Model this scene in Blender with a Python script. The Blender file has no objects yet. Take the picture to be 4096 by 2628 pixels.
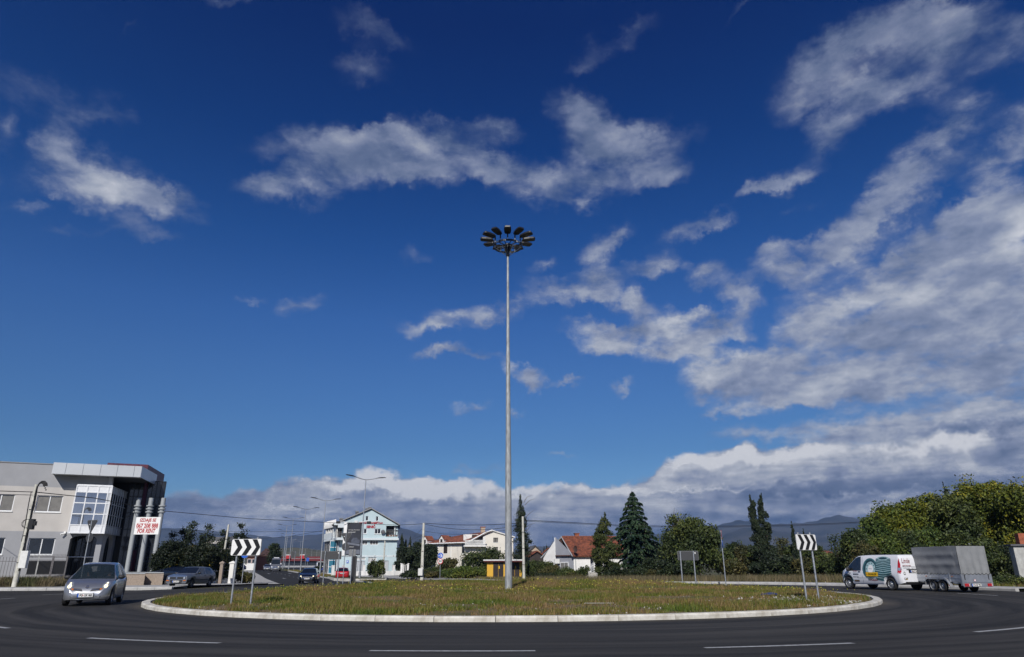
import bpy, bmesh, math, random
import numpy as np
from mathutils import Vector, Matrix
from mathutils.bvhtree import BVHTree
R = math.radians
random.seed(7)
rng = np.random.default_rng(7)
S = bpy.context.scene
COL = S.collection

# ---------------------------------------------------------------- camera
EYE = Vector((0, 0, 1.25))
PITCH, ROLL, FPX = R(19.2), R(-0.25), 2731.0
CAMR = Matrix.Rotation(R(90) + PITCH, 3, 'X') @ Matrix.Rotation(ROLL, 3, 'Z')
cam = bpy.data.cameras.new('camera')
camo = bpy.data.objects.new('camera', cam)
COL.objects.link(camo)
camo.matrix_world = Matrix.Translation(EYE) @ CAMR.to_4x4()
cam.lens, cam.sensor_width, cam.sensor_fit = 24.0, 36.0, 'HORIZONTAL'
cam.clip_start, cam.clip_end = 0.1, 30000
S.camera = camo

def ray(px, py):
    """world direction through a point of the 4096x2628 photograph"""
    return (CAMR @ Vector(((px - 2048) / FPX, (1314 - py) / FPX, -1))).normalized()
def at(px, py, Y):
    d = ray(px, py)
    return EYE + d * (Y / d.y)
def sstep(a, b, x):
    t = min(1, max(0, (x - a) / (b - a)))
    return t * t * (3 - 2 * t)
def hgt(x, y):
    """height of the land: level round the island, a shallow dip behind it, then a slow rise"""
    return (-0.3 * sstep(52, 72, y) + 0.75 * sstep(95, 155, y) + 0.85 * sstep(150, 345, y)
            + 5.0 * sstep(500, 2500, y))
def gp(px, py):
    """point of the land seen at that pixel"""
    d = ray(px, py)
    lo, hi = 5.0, 900.0
    f = lambda Y: (EYE.z + d.z / d.y * Y) - hgt(0, Y)
    if f(hi) > 0:
        return at(px, py, hi)
    for _ in range(50):
        m = (lo + hi) / 2
        if f(m) > 0: lo = m
        else: hi = m
    return at(px, py, lo)
def gx(px, Y, z=None):
    """ground point at depth Y below that pixel column"""
    z0 = hgt(0, Y) if z is None else z
    py = 2266
    for _ in range(6):
        p = at(px, py, Y)
        py += (p.z - z0) * FPX / Y * 0.95
    return Vector((p.x, Y, z0))

# ---------------------------------------------------------------- light
SUN_AZ, SUN_EL = 9.0, 36.0          # sun stands behind the camera, a little to the left
sd = Vector((-math.sin(R(SUN_AZ)) * math.cos(R(SUN_EL)), -math.cos(R(SUN_AZ)) * math.cos(R(SUN_EL)), math.sin(R(SUN_EL))))
sl = bpy.data.lights.new('sun', 'SUN')
sl.energy, sl.angle, sl.color = 4.4, R(0.53), (1.0, 0.955, 0.89)
so = bpy.data.objects.new('sun', sl)
COL.objects.link(so)
so.rotation_euler = sd.to_track_quat('Z', 'Y').to_euler()
S.view_settings.view_transform = 'Standard'
S.view_settings.look = 'None'
S.view_settings.exposure = 0.0
S.view_settings.gamma = 1.0
S.view_settings.use_curve_mapping = False
S.cycles.use_denoising = True
S.render.filter_size = 1.1
S.cycles.max_bounces = 6
S.cycles.diffuse_bounces = 3
S.cycles.glossy_bounces = 3
S.cycles.transparent_max_bounces = 12
S.cycles.volume_bounces = 0
S.cycles.caustics_reflective = False
S.cycles.caustics_refractive = False

# ---------------------------------------------------------------- world: sky and clouds
W = bpy.data.worlds.new('World')
S.world = W
W.use_nodes = True
WT = W.node_tree
WT.nodes.clear()
def nn(tree, kind, **kw):
    n = tree.nodes.new(kind)
    for k, v in kw.items():
        setattr(n, k, v)
    return n
def mth(tree, op, a, b=None, c=None, clamp=False):
    n = tree.nodes.new('ShaderNodeMath')
    n.operation = op
    n.use_clamp = clamp
    for i, q in enumerate((a, b, c)):
        if q is None: continue
        if isinstance(q, (int, float)): n.inputs[i].default_value = q
        else: tree.links.new(q, n.inputs[i])
    return n.outputs[0]
def vmth(tree, op, a, b=None, scale=None):
    n = tree.nodes.new('ShaderNodeVectorMath')
    n.operation = op
    for i, q in enumerate((a, b)):
        if q is None: continue
        if isinstance(q, (tuple, list)): n.inputs[i].default_value = q
        else: tree.links.new(q, n.inputs[i])
    if scale is not None:
        if isinstance(scale, (int, float)): n.inputs['Scale'].default_value = scale
        else: tree.links.new(scale, n.inputs['Scale'])
    return n.outputs['Value'] if op in ('DOT_PRODUCT', 'LENGTH') else n.outputs[0]
def mrange(tree, v, a, b, c=0.0, d=1.0, smooth=False):
    n = tree.nodes.new('ShaderNodeMapRange')
    n.interpolation_type = 'SMOOTHSTEP' if smooth else 'LINEAR'
    tree.links.new(v, n.inputs[0])
    for i, q in enumerate((a, b, c, d)):
        if isinstance(q, (int, float)): n.inputs[i + 1].default_value = q
        else: tree.links.new(q, n.inputs[i + 1])
    return n.outputs[0]
def mixc(tree, f, a, b, mode='MIX'):
    n = tree.nodes.new('ShaderNodeMix')
    n.data_type = 'RGBA'
    n.blend_type = mode
    for k, q in ((0, f), (6, a), (7, b)):
        if isinstance(q, (int, float)): n.inputs[k].default_value = q
        elif isinstance(q, (tuple, list)): n.inputs[k].default_value = tuple(q) + ((1,) if len(q) == 3 else ())
        else: tree.links.new(q, n.inputs[k])
    return n.outputs[2]
def noise_tex(tree, vec, scale, detail=6, rough=0.55, dist=0.0, lac=2.0, dim='3D'):
    n = tree.nodes.new('ShaderNodeTexNoise')
    n.noise_dimensions = dim
    tree.links.new(vec, n.inputs['Vector'])
    n.inputs['Scale'].default_value = scale
    n.inputs['Detail'].default_value = detail
    n.inputs['Roughness'].default_value = rough
    n.inputs['Lacunarity'].default_value = lac
    n.inputs['Distortion'].default_value = dist
    return n
def lin(r, g, b):
    """sRGB 0..255 to linear"""
    f = lambda u: (u / 255 / 12.92) if u / 255 <= 0.04045 else ((u / 255 + 0.055) / 1.055) ** 2.4
    return (f(r), f(g), f(b))

def azel(V):
    return math.atan2(V.x, V.y), math.asin(max(-1, min(1, V.z)))
K24 = 4096 / 2400.0
def azel_v(x, y):
    return azel(ray(x * K24, y * K24))

tc = nn(WT, 'ShaderNodeTexCoord')
D0 = tc.outputs['Generated']
sep = nn(WT, 'ShaderNodeSeparateXYZ')
WT.links.new(D0, sep.inputs[0])
DX, DY, DZ = sep.outputs
az = mth(WT, 'ARCTAN2', DX, DY)
el = mth(WT, 'ARCSINE', DZ)
comb = nn(WT, 'ShaderNodeCombineXYZ')
WT.links.new(az, comb.inputs[0]); WT.links.new(el, comb.inputs[1])
# a cloud deck seen from below: x/z, y/z
den = mth(WT, 'ADD', mth(WT, 'MAXIMUM', DZ, 0.0), 0.16)
deck = nn(WT, 'ShaderNodeCombineXYZ')
WT.links.new(mth(WT, 'DIVIDE', DX, den), deck.inputs[0])
WT.links.new(mth(WT, 'DIVIDE', DY, den), deck.inputs[1])
DECK = deck.outputs[0]
# pushing the cloud outlines about so that they fray
wa = noise_tex(WT, D0, 9.0, 7, 0.62)
warp = vmth(WT, 'SCALE', vmth(WT, 'SUBTRACT', wa.outputs['Color'], (0.5, 0.5, 0.5)), scale=0.085)
wb = noise_tex(WT, D0, 42.0, 5, 0.65)
warp = vmth(WT, 'ADD', warp, vmth(WT, 'SCALE', vmth(WT, 'SUBTRACT', wb.outputs['Color'], (0.5, 0.5, 0.5)), scale=0.035))
P2 = vmth(WT, 'ADD', comb.outputs[0], warp)
P2 = vmth(WT, 'MULTIPLY', P2, (1, 1, 0))

def blob_sum(blobs, base=None):
    acc = base
    for (x, y, rx, ry, rot, w) in blobs:
        a = R(rot)
        c = azel_v(x, y)
        e1 = azel_v(x + rx * math.cos(a), y - rx * math.sin(a))
        e2 = azel_v(x - ry * math.sin(a), y - ry * math.cos(a))
        J = np.array([[e1[0] - c[0], e2[0] - c[0]], [e1[1] - c[1], e2[1] - c[1]]])
        U, Sg, _ = np.linalg.svd(J)
        if np.linalg.det(U) < 0:
            U[:, 1] *= -1
        th = math.atan2(U[1, 0], U[0, 0])
        m = nn(WT, 'ShaderNodeMapping', vector_type='TEXTURE')
        m.inputs['Location'].default_value = (c[0], c[1], 0)
        m.inputs['Rotation'].default_value = (0, 0, th)
        m.inputs['Scale'].default_value = (Sg[0], Sg[1], 1)
        WT.links.new(P2, m.inputs['Vector'])
        g = nn(WT, 'ShaderNodeTexGradient', gradient_type='SPHERICAL')
        WT.links.new(m.outputs[0], g.inputs[0])
        acc = mth(WT, 'MULTIPLY_ADD', g.outputs['Fac'], w, acc if acc is not None else 0.0)
    return acc

BL = [
 (240,435,190,85,-22,1.25),(150,335,80,85,-45,.7),(370,480,170,45,-14,.75),(130,225,230,75,-12,.42),(230,275,120,40,-12,.3),(0,300,60,60,0,.55),
 (340,548,150,32,-8,.5),(70,495,90,25,0,.4),(140,538,60,20,0,.35),(215,545,60,22,0,.3),(60,400,110,110,0,.25),
 (285,65,60,20,30,.3),(510,15,60,30,0,.4),(570,5,50,22,0,.3),(850,75,130,50,-30,.42),(850,170,110,55,-20,.4),(940,110,110,35,-35,.3),
 (650,425,140,55,15,.75),(740,330,180,60,5,.6),(975,350,165,90,0,1.3),(830,375,165,85,10,1.0),(760,440,100,45,10,.5),(1020,420,120,45,0,.6),
 (1160,310,80,48,0,.7),(1140,390,90,60,0,.6),(1270,415,190,62,0,.85),(1385,290,160,85,-30,.95),(1450,370,200,95,0,.95),(1520,320,110,70,-10,.5),
 (1350,458,230,42,8,.6),(1570,400,110,50,0,.5),(1620,300,90,40,0,.25),
 (1490,65,100,38,22,.36),(1400,118,110,38,30,.30),(1370,155,60,24,20,.22),(1740,20,70,13,35,.4),
 (1960,110,140,75,25,.85),(2090,60,200,95,15,.85),(2250,50,200,100,10,.8),(2120,190,200,90,15,.85),(2010,210,130,70,10,.5),(1900,190,120,80,0,.42),(1860,250,90,60,0,.3),
 (1970,285,110,45,15,.75),(1945,330,100,34,20,.5),(2340,140,120,60,20,.65),(2390,60,80,60,0,.5),
 (1850,415,140,42,28,.6),(1790,450,90,24,30,.5),(1890,485,80,22,0,.35),
 (2240,300,150,85,45,1.0),(2130,425,175,82,42,1.15),(2010,540,165,72,40,1.05),(1950,570,90,50,30,.6),(2310,380,130,50,28,.85),(2400,300,90,80,20,.7),
 (2350,490,160,110,20,1.3),(2210,560,190,85,22,1.05),(2050,650,120,65,10,1.1),(2260,650,270,85,0,.9),(2150,700,220,50,0,.6),
 (1830,600,85,32,15,.75),(1860,650,120,48,0,.85),(1655,640,75,42,10,.9),(1725,665,75,34,20,.6),(1540,620,85,36,8,.8),(1590,555,110,36,22,.6),(1690,522,80,24,20,.45),
 (1405,575,85,60,38,.8),(1460,545,60,30,35,.5),(1270,620,60,22,30,.5),(1300,682,115,48,-5,.8),(1400,650,130,42,5,.75),(1415,695,110,36,-10,.65),(1500,700,45,42,-45,.6),
 (1200,722,140,36,5,.65),(1080,742,140,38,8,.6),(980,772,95,28,0,.6),(1015,832,85,24,8,.75),(1125,838,90,18,0,.5),(1235,872,72,38,-12,1.0),(1335,886,46,15,0,.85),
 (1455,905,52,20,15,.6),(1105,957,55,17,0,.7),(1208,970,30,16,0,.65),(1330,1075,60,12,0,.4),(1120,1112,110,16,5,.5),
 (1370,765,90,28,0,.5),(1450,790,115,45,10,1.0),(1570,780,150,80,0,1.35),(1650,760,95,55,0,1.0),(1740,715,75,55,30,.8),(1735,780,40,34,0,.5),(1610,818,100,30,0,.7),
 (700,708,80,34,15,.65),(590,695,60,16,10,.35),(970,585,60,30,0,.25),
 (1900,730,120,75,20,.75),(1880,800,110,60,0,.7),(2060,760,220,110,8,1.1),(2260,760,300,150,0,1.3),(2350,640,180,85,0,1.1),(2000,885,220,85,5,1.1),
 (1720,880,160,78,5,1.4),(1860,885,170,70,0,1.0),(2220,870,300,80,0,1.15),(1700,965,85,22,0,.6),(1800,948,140,34,10,.7),
 (1760,1012,150,28,0,.6),(1960,1000,200,52,8,.85),(2170,990,290,70,8,1.2),(2370,965,200,62,12,1.2),(2100,1070,460,80,5,1.4),
 (2600,260,200,110,35,1.0),(2640,520,260,130,15,1.1),(2720,800,320,150,5,1.2),(2980,420,220,120,20,.9),(3050,760,260,110,0,1.0),(2800,60,200,90,20,.8),(-170,380,190,70,-10,.8),(-330,620,180,60,0,.6),(-420,200,160,60,-20,.6),
]
cover = blob_sum(BL)
# far bank of cloud along the horizon, its top edge as it runs round the sky
prof = [(-300,1150),(0,1146),(300,1156),(520,1158),(640,1150),(700,1128),(860,1114),(1000,1120),(1200,1138),(1400,1142),(1500,1128),(1545,1085),(1650,1050),(1850,1040),(2050,1028),(2250,1000),(2450,965),(2700,930)]
fc = nn(WT, 'ShaderNodeFloatCurve')
WT.links.new(mrange(WT, az, -math.pi, math.pi, 0, 1), fc.inputs['Value'])
cv = fc.mapping.curves[0]
pts = sorted([((azel_v(x, y)[0] + math.pi) / (2 * math.pi), azel_v(x, y)[1]) for x, y in prof])
pts = [(0.0, 0.22), (0.25, 0.16)] + pts + [(0.75, 0.26), (1.0, 0.22)]
while len(cv.points) < len(pts):
    cv.points.new(0.5, 0.5)
for p, (a, b) in zip(cv.points, pts):
    p.location = (a, b)
fc.mapping.update()
eltop = fc.outputs[0]
sepw = nn(WT, 'ShaderNodeSeparateXYZ')
WT.links.new(P2, sepw.inputs[0])
below = mth(WT, 'SUBTRACT', eltop, mth(WT, 'ADD', mth(WT, 'MULTIPLY', sepw.outputs[1], 0.45), mth(WT, 'MULTIPLY', el, 0.55)))
D3 = vmth(WT, 'MULTIPLY', D0, (1.0, 1.0, 1.7))
n3 = noise_tex(WT, D3, 24.0, 7, 0.55, 0.1)
n3b = noise_tex(WT, vmth(WT, 'ADD', D3, (-0.010, 0, 0.016)), 24.0, 7, 0.55, 0.1)
puff = mth(WT, 'SUBTRACT', n3.outputs['Fac'], n3b.outputs['Fac'])
below = mth(WT, 'ADD', below, mth(WT, 'MULTIPLY', mth(WT, 'SUBTRACT', n3.outputs['Fac'], 0.5), mrange(WT, az, -0.46, -0.30, 0.014, 0.036)))
bank = mrange(WT, below, -0.008, 0.014, 0, 1.3)
# the rest of the sky, outside the photograph, carries the same broken cloud
side = mrange(WT, mth(WT, 'ABSOLUTE', az), 0.72, 1.0, 0, 1, True)
high = mrange(WT, el, 0.80, 1.05, 0, 1, True)
rest = noise_tex(WT, DECK, 0.7, 3, 0.5)
restc = mth(WT, 'MULTIPLY', mth(WT, 'MAXIMUM', side, high), mrange(WT, rest.outputs['Fac'], 0.48, 0.68, 0, 0.8))
cover = mth(WT, 'ADD', cover, restc)
n1 = noise_tex(WT, DECK, 3.2, 10, 0.62, 0.15)
D2 = vmth(WT, 'MULTIPLY', D0, (1.0, 0.7, 1.9))
n2 = noise_tex(WT, D2, 13.0, 9, 0.6, 0.15)
nmix = mth(WT, 'ADD', mth(WT, 'MULTIPLY', n1.outputs['Fac'], 0.55), mth(WT, 'MULTIPLY', n2.outputs['Fac'], 0.45))
NC = mrange(WT, nmix, 0.36, 0.64)
nsum = mth(WT, 'SUBTRACT', NC, 0.5)
cov2 = mth(WT, 'MINIMUM', mth(WT, 'MULTIPLY', cover, 1.2), 1.2)
dens = mth(WT, 'MULTIPLY', cov2, mth(WT, 'ADD', 0.28, mth(WT, 'MULTIPLY', NC, 1.75)))
a1 = mrange(WT, dens, 0.10, 1.25, 0, 1, True)
a2 = mrange(WT, mth(WT, 'ADD', bank, mth(WT, 'MULTIPLY', nsum, 0.20)), 0.25, 0.85, 0, 1, True)
amax = mrange(WT, el, 0.72, 0.34, 0.66, 0.95)
alpha = mth(WT, 'MAXIMUM', mth(WT, 'MULTIPLY', a1, amax), a2)
# light and shade inside the cloud: thick parts grey, edges and tops bright
up = vmth(WT, 'ADD', D0, (-0.012, 0, 0.030))
n2b = noise_tex(WT, vmth(WT, 'MULTIPLY', up, (1.0, 0.7, 1.9)), 13.0, 9, 0.6, 0.15)
relief = mth(WT, 'SUBTRACT', n2.outputs['Fac'], n2b.outputs['Fac'])
DK = [(2290,995,200,26,10,.9),(2370,1020,90,60,10,.9),(2200,1110,420,40,2,.7),(2150,800,260,70,0,.35),(2330,860,180,60,0,.35),(1720,925,150,30,0,.5),(2380,1120,200,60,0,.4),
      (1900,1150,320,25,2,.6),(900,1180,700,40,0,.4),(1200,1235,900,36,0,.3),(500,1190,300,50,0,.35),(2050,900,150,40,0,.3),(1000,370,60,20,0,.1)]
BR = [(980,345,90,45,0,.5),(240,440,110,45,-15,.4),(2380,530,120,90,20,.6),(1760,1070,240,22,3,.9),(1600,1065,90,28,5,.8),(860,1130,170,26,3,1.0),(1180,1150,230,22,0,.8),(1000,1140,150,26,0,.8),(1650,860,120,50,0,.5),(1590,770,90,45,0,.4),
      (2180,1035,260,24,6,.7),(1980,1160,300,9,4,.5),(2200,1165,250,9,8,.5),(700,1205,260,7,0,.35),(1450,1145,200,9,2,.35),(1700,1140,200,8,2,.5),(2060,1185,120,12,2,.5)]
dk = blob_sum(DK)
br = blob_sum(BR)
strk = noise_tex(WT, vmth(WT, 'MULTIPLY', comb.outputs[0], (1.0, 7.0, 1)), 6.0, 9, 0.6, 0.4)
sk = mth(WT, 'MULTIPLY', mth(WT, 'SUBTRACT', strk.outputs['Fac'], 0.5), mrange(WT, el, 0.27, 0.10, 0.1, 1.3))
lum = mth(WT, 'ADD', mth(WT, 'MULTIPLY', relief, mrange(WT, el, 0.1, 0.3, 0.35, 1.0)), mth(WT, 'SUBTRACT', mth(WT, 'MULTIPLY', br, 0.55), mth(WT, 'MULTIPLY', dk, 0.45)))
lum = mth(WT, 'ADD', lum, sk)
edge = mrange(WT, below, 0.0, 0.06, 0.42, 0.0)
edge = mth(WT, 'MULTIPLY', edge, mrange(WT, az, -0.50, -0.30, 0, 1))
bankl = mth(WT, 'MULTIPLY', mrange(WT, below, 0.0, 0.01, 0, 1), mrange(WT, below, 0.0, 0.085, mrange(WT, az, -0.46, -0.36, -0.12, 0.24), -0.18))
lum = mth(WT, 'ADD', lum, bankl)
lum = mth(WT, 'ADD', lum, mth(WT, 'MULTIPLY', puff, mrange(WT, el, 0.35, 0.15, 0.25, 0.8)))
lum = mth(WT, 'ADD', lum, mrange(WT, el, 0.7, 0.2, 0.34, 0.62))
lum = mth(WT, 'ADD', lum, 0.0, clamp=True)
ramp = nn(WT, 'ShaderNodeValToRGB')
WT.links.new(lum, ramp.inputs[0])
er = ramp.color_ramp.elements
er[0].position = 0.0; er[0].color = (*lin(78, 96, 129), 1)
er[1].position = 1.0; er[1].color = (*lin(214, 216, 222), 1)
for pos, c in ((0.30, (108, 122, 151)), (0.52, (138, 148, 173)), (0.75, (176, 182, 195))):
    e = er.new(pos); e.color = (*lin(*c), 1)
cloudc = ramp.outputs[0]
# clear sky
sky = nn(WT, 'ShaderNodeTexSky', sky_type='NISHITA')
sky.sun_disc = False
sky.sun_elevation = R(SUN_EL)
sky.sun_rotation = R(180 + SUN_AZ)
sky.altitude = 100
sky.air_density, sky.dust_density, sky.ozone_density = 1.0, 0.4, 2.5
SKY_STRENGTH = 0.1
grade = nn(WT, 'ShaderNodeGamma')
grade.inputs[1].default_value = 1.0
WT.links.new(sky.outputs[0], grade.inputs[0])
skyc = grade.outputs[0]
ex = nn(WT, 'ShaderNodeValToRGB')           # air clears and deepens with height, as a polarised autumn sky does
WT.links.new(mrange(WT, el, 0.0, 0.85, 0, 1), ex.inputs[0])
SKYRAMP = ex.color_ramp
SKYTAB = []
for _e, _now, _want in ((0.02, (172, 203, 222), (112, 158, 200)), (0.159, (161, 197, 228), (88, 138, 193)), (0.267, (128, 162, 200), (66, 113, 176)), (0.34, (116, 147, 185), (54, 100, 166)),
                        (0.45, (100, 129, 167), (31, 77, 143)), (0.59, (87, 113, 150), (13, 55, 118)), (0.75, (77, 101, 136), (4, 38, 98))):
    a, b = lin(*_now), lin(*_want)
    SKYTAB.append((_e / 0.85, tuple(y / x for x, y in zip(a, b))))
while len(SKYRAMP.elements) < len(SKYTAB):
    SKYRAMP.elements.new(0.5)
for e, (p, c) in zip(SKYRAMP.elements, SKYTAB):
    e.position = p; e.color = (*c, 1)
skyc = mixc(WT, 1.0, skyc, ex.outputs[0], 'MULTIPLY')
mul = nn(WT, 'ShaderNodeVectorMath', operation='SCALE')
WT.links.new(cloudc, mul.inputs[0])
mul.inputs['Scale'].default_value = 1.0 / SKY_STRENGTH
skym = mixc(WT, alpha, skyc, mul.outputs[0])
bg = nn(WT, 'ShaderNodeBackground')
bg.inputs['Strength'].default_value = SKY_STRENGTH
WT.links.new(skym, bg.inputs[0])
wo = nn(WT, 'ShaderNodeOutputWorld')
WT.links.new(bg.outputs[0], wo.inputs[0])
W.cycles.sampling_method = 'MANUAL'
W.cycles.sample_map_resolution = 512
# ---------------------------------------------------------------- materials
MATS = {}
def mat(name, col, rough=0.6, metal=0.0, var=0.12, scale=8.0, bump=0.0, bscale=40.0, spec=0.5, coat=0.0, coord='Object',
        col2=None, emit=None, estr=0.0, alpha=None, detail=5, stretch=None, trans=0.0, island=0.0):
    """procedural surface: base colour broken up by noise, fine relief"""
    m = bpy.data.materials.new(name)
    m.use_nodes = True
    t = m.node_tree
    b = t.nodes['Principled BSDF']
    tcn = t.nodes.new('ShaderNodeTexCoord')
    v = tcn.outputs[coord]
    if stretch:
        v = vmth(t, 'MULTIPLY', v, stretch)
    n = noise_tex(t, v, scale, detail, 0.6)
    c2 = col2 if col2 else tuple(x * (1 - var) for x in col)
    c1 = col if col2 else tuple(min(1, x * (1 + var)) for x in col)
    c = mixc(t, mrange(t, n.outputs['Fac'], 0.35, 0.65), c1, c2)
    if island > 0:
        g = t.nodes.new('ShaderNodeNewGeometry')
        f = mrange(t, g.outputs['Random Per Island'], 0, 1, 1 - island, 1 + island)
        c = vmth(t, 'SCALE', c, scale=f)
    t.links.new(c, b.inputs['Base Color'])
    b.inputs['Roughness'].default_value = rough
    b.inputs['Metallic'].default_value = metal
    b.inputs['Specular IOR Level'].default_value = spec
    b.inputs['Coat Weight'].default_value = coat
    b.inputs['Coat Roughness'].default_value = 0.05
    if trans: b.inputs['Transmission Weight'].default_value = trans
    if emit:
        b.inputs['Emission Color'].default_value = (*emit, 1)
        b.inputs['Emission Strength'].default_value = estr
    if bump > 0:
        n2_ = noise_tex(t, v, bscale, 6, 0.65)
        bp = t.nodes.new('ShaderNodeBump')
        bp.inputs['Strength'].default_value = 0.6
        bp.inputs['Distance'].default_value = bump
        t.links.new(n2_.outputs['Fac'], bp.inputs['Height'])
        t.links.new(bp.outputs[0], b.inputs['Normal'])
    if alpha is not None:
        b.inputs['Alpha'].default_value = alpha
    MATS[name] = m
    return m
def leafmat(name, a, b_, c, scale=0.35, split=(0.42, 0.62), island=0.45, rough=0.6):
    """foliage: three leaf colours in drifts through the crown, every leaf a little different"""
    m = bpy.data.materials.new(name)
    m.use_nodes = True
    t = m.node_tree
    p = t.nodes['Principled BSDF']
    tcn = t.nodes.new('ShaderNodeTexCoord')
    n = noise_tex(t, tcn.outputs['Object'], scale, 4, 0.6)
    g = t.nodes.new('ShaderNodeNewGeometry')
    k = mth(t, 'ADD', n.outputs['Fac'], mth(t, 'MULTIPLY', mth(t, 'SUBTRACT', g.outputs['Random Per Island'], 0.5), 0.22))
    c1 = mixc(t, mrange(t, k, 0.36, 0.5), a, b_)
    c2 = mixc(t, mrange(t, k, split[0] + 0.1, split[1] + 0.1), c1, c)
    w = nn(t, 'ShaderNodeTexWhiteNoise', noise_dimensions='1D')
    t.links.new(g.outputs['Random Per Island'], w.inputs['W'])
    f = mrange(t, w.outputs['Value'], 0, 1, 1 - island, 1 + island)
    c3 = vmth(t, 'SCALE', c2, scale=f)
    t.links.new(c3, p.inputs['Base Color'])
    p.inputs['Roughness'].default_value = rough
    p.inputs['Specular IOR Level'].default_value = 0.3
    MATS[name] = m
    return m
M = MATS
mat('asphalt', (0.030, 0.029, 0.028), 0.86, var=0.2, scale=1.1, bump=0.006, bscale=160, spec=0.25)
mat('asphalt_road', (0.026, 0.0255, 0.025), 0.9, var=0.15, scale=0.8, bump=0.006, bscale=120, spec=0.2)
mat('road_paint', (0.40, 0.41, 0.41), 0.7, scale=9, col2=(0.24, 0.24, 0.24), bump=0.002)
mat('kerb_white', (0.66, 0.64, 0.58), 0.85, scale=3.5, col2=(0.42, 0.39, 0.33), bump=0.004, bscale=60)
mat('kerb_grey', (0.42, 0.415, 0.40), 0.88, var=0.16, scale=3, bump=0.004, bscale=60)
mat('pavement', (0.36, 0.355, 0.34), 0.9, var=0.15, scale=1.2, bump=0.006, bscale=50)
mat('gravel_path', (0.34, 0.335, 0.32), 0.95, var=0.25, scale=4, bump=0.02, bscale=30)
mat('dry_ground', (0.085, 0.078, 0.042), 0.95, scale=0.25, col2=(0.045, 0.055, 0.018), bump=0.05, bscale=3)
mat('soil', (0.17, 0.115, 0.055), 0.95, scale=0.5, col2=(0.075, 0.07, 0.02), bump=0.04, bscale=12)
mat('galvanised', (0.52, 0.54, 0.55), 0.42, 0.85, var=0.22, scale=9, bump=0.001, bscale=30)
mat('mast_zinc', (0.33, 0.345, 0.35), 0.55, 0.3, var=0.25, scale=11, bump=0.002, bscale=40, stretch=(1, 1, 0.25))
mat('dark_steel', (0.028, 0.031, 0.036), 0.35, 0.5, var=0.1)
mat('black', (0.012, 0.012, 0.013), 0.5, var=0.1)
mat('lamp_black', (0.012, 0.012, 0.013), 0.45, var=0.1)
mat('lamp_lens', (0.09, 0.085, 0.075), 0.25, var=0.2, scale=14)
mat('rubber', (0.014, 0.014, 0.015), 0.85, var=0.2)
mat('rim', (0.42, 0.43, 0.44), 0.35, 0.6, var=0.1)
mat('chrome', (0.7, 0.71, 0.72), 0.12, 1.0, var=0.05)
mat('car_glass', (0.010, 0.013, 0.016), 0.04, 0.0, var=0.1, spec=0.8, coat=0.6)
mat('house_glass', (0.022, 0.026, 0.032), 0.06, 0.0, var=0.25, scale=0.7, spec=0.7, coat=0.4)
mat('bay_glass', (0.62, 0.66, 0.70), 0.03, 0.9, var=0.08, scale=0.5, spec=1.0)
mat('blinds', (0.16, 0.155, 0.145), 0.6, var=0.15, scale=3)
mat('curtain', (0.42, 0.42, 0.41), 0.8, var=0.2, scale=9, stretch=(3, 3, 0.2))
mat('white_frame', (0.78, 0.79, 0.80), 0.4, var=0.05)
mat('white_paint', (0.78, 0.78, 0.76), 0.5, var=0.07, scale=3)
mat('render_beige', (0.50, 0.475, 0.445), 0.92, var=0.05, scale=1.0, bump=0.004, bscale=25)
mat('render_grey', (0.325, 0.33, 0.345), 0.92, var=0.05, scale=1.0, bump=0.004, bscale=25)
mat('alu_panel', (0.60, 0.62, 0.63), 0.35, 0.25, var=0.04, scale=0.5)
mat('purple_panel', (0.105, 0.022, 0.04), 0.5, 0.0, var=0.3, scale=1.5)
mat('granite', (0.27, 0.215, 0.17), 0.7, var=0.2, scale=14)
mat('column_grey', (0.34, 0.36, 0.37), 0.5, var=0.06)
mat('fence_paint', (0.16, 0.15, 0.15), 0.6, 0.2, var=0.2)
mat('pole_concrete', (0.50, 0.49, 0.43), 0.9, var=0.2, scale=3, bump=0.004)
mat('pole_concrete_grey', (0.40, 0.40, 0.38), 0.9, var=0.2, scale=3, bump=0.004)
mat('pole_wood', (0.16, 0.13, 0.10), 0.9, var=0.25, scale=5, stretch=(4, 4, .4))
mat('cable', (0.012, 0.012, 0.013), 0.6)
mat('box_white', (0.66, 0.66, 0.63), 0.55, var=0.06)
mat('sign_red', (0.42, 0.015, 0.02), 0.5, var=0.06)
mat('sign_blue', (0.015, 0.10, 0.48), 0.45, var=0.08)
mat('sign_white', (0.80, 0.80, 0.78), 0.45, var=0.04)
mat('sign_black', (0.008, 0.008, 0.009), 0.5, var=0.1)
mat('sign_back', (0.050, 0.052, 0.056), 0.6, 0.2, var=0.12)
mat('sign_back_light', (0.19, 0.195, 0.20), 0.55, 0.3, var=0.15)
mat('letter_red', (0.32, 0.015, 0.03), 0.5, var=0.1)
mat('blue_wall', (0.46, 0.57, 0.60), 0.9, var=0.05, scale=0.7, bump=0.004, bscale=20)
mat('blue_white_wall', (0.60, 0.65, 0.67), 0.9, var=0.05, scale=0.7)
mat('cream_wall', (0.72, 0.68, 0.60), 0.9, var=0.06, scale=0.8, bump=0.004, bscale=20)
mat('white_wall', (0.74, 0.73, 0.70), 0.9, var=0.07, scale=0.9, bump=0.004, bscale=20)
mat('grey_wall', (0.27, 0.28, 0.31), 0.9, var=0.08, scale=0.9)
mat('beige_wall', (0.42, 0.33, 0.25), 0.9, var=0.08, scale=0.9)
mat('roof_tile', (0.27, 0.085, 0.042), 0.85, scale=2.0, col2=(0.11, 0.038, 0.026), island=0.30)
mat('roof_tile_dark', (0.10, 0.045, 0.035), 0.85, scale=2.0, col2=(0.06, 0.04, 0.032), island=0.25)
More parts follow.
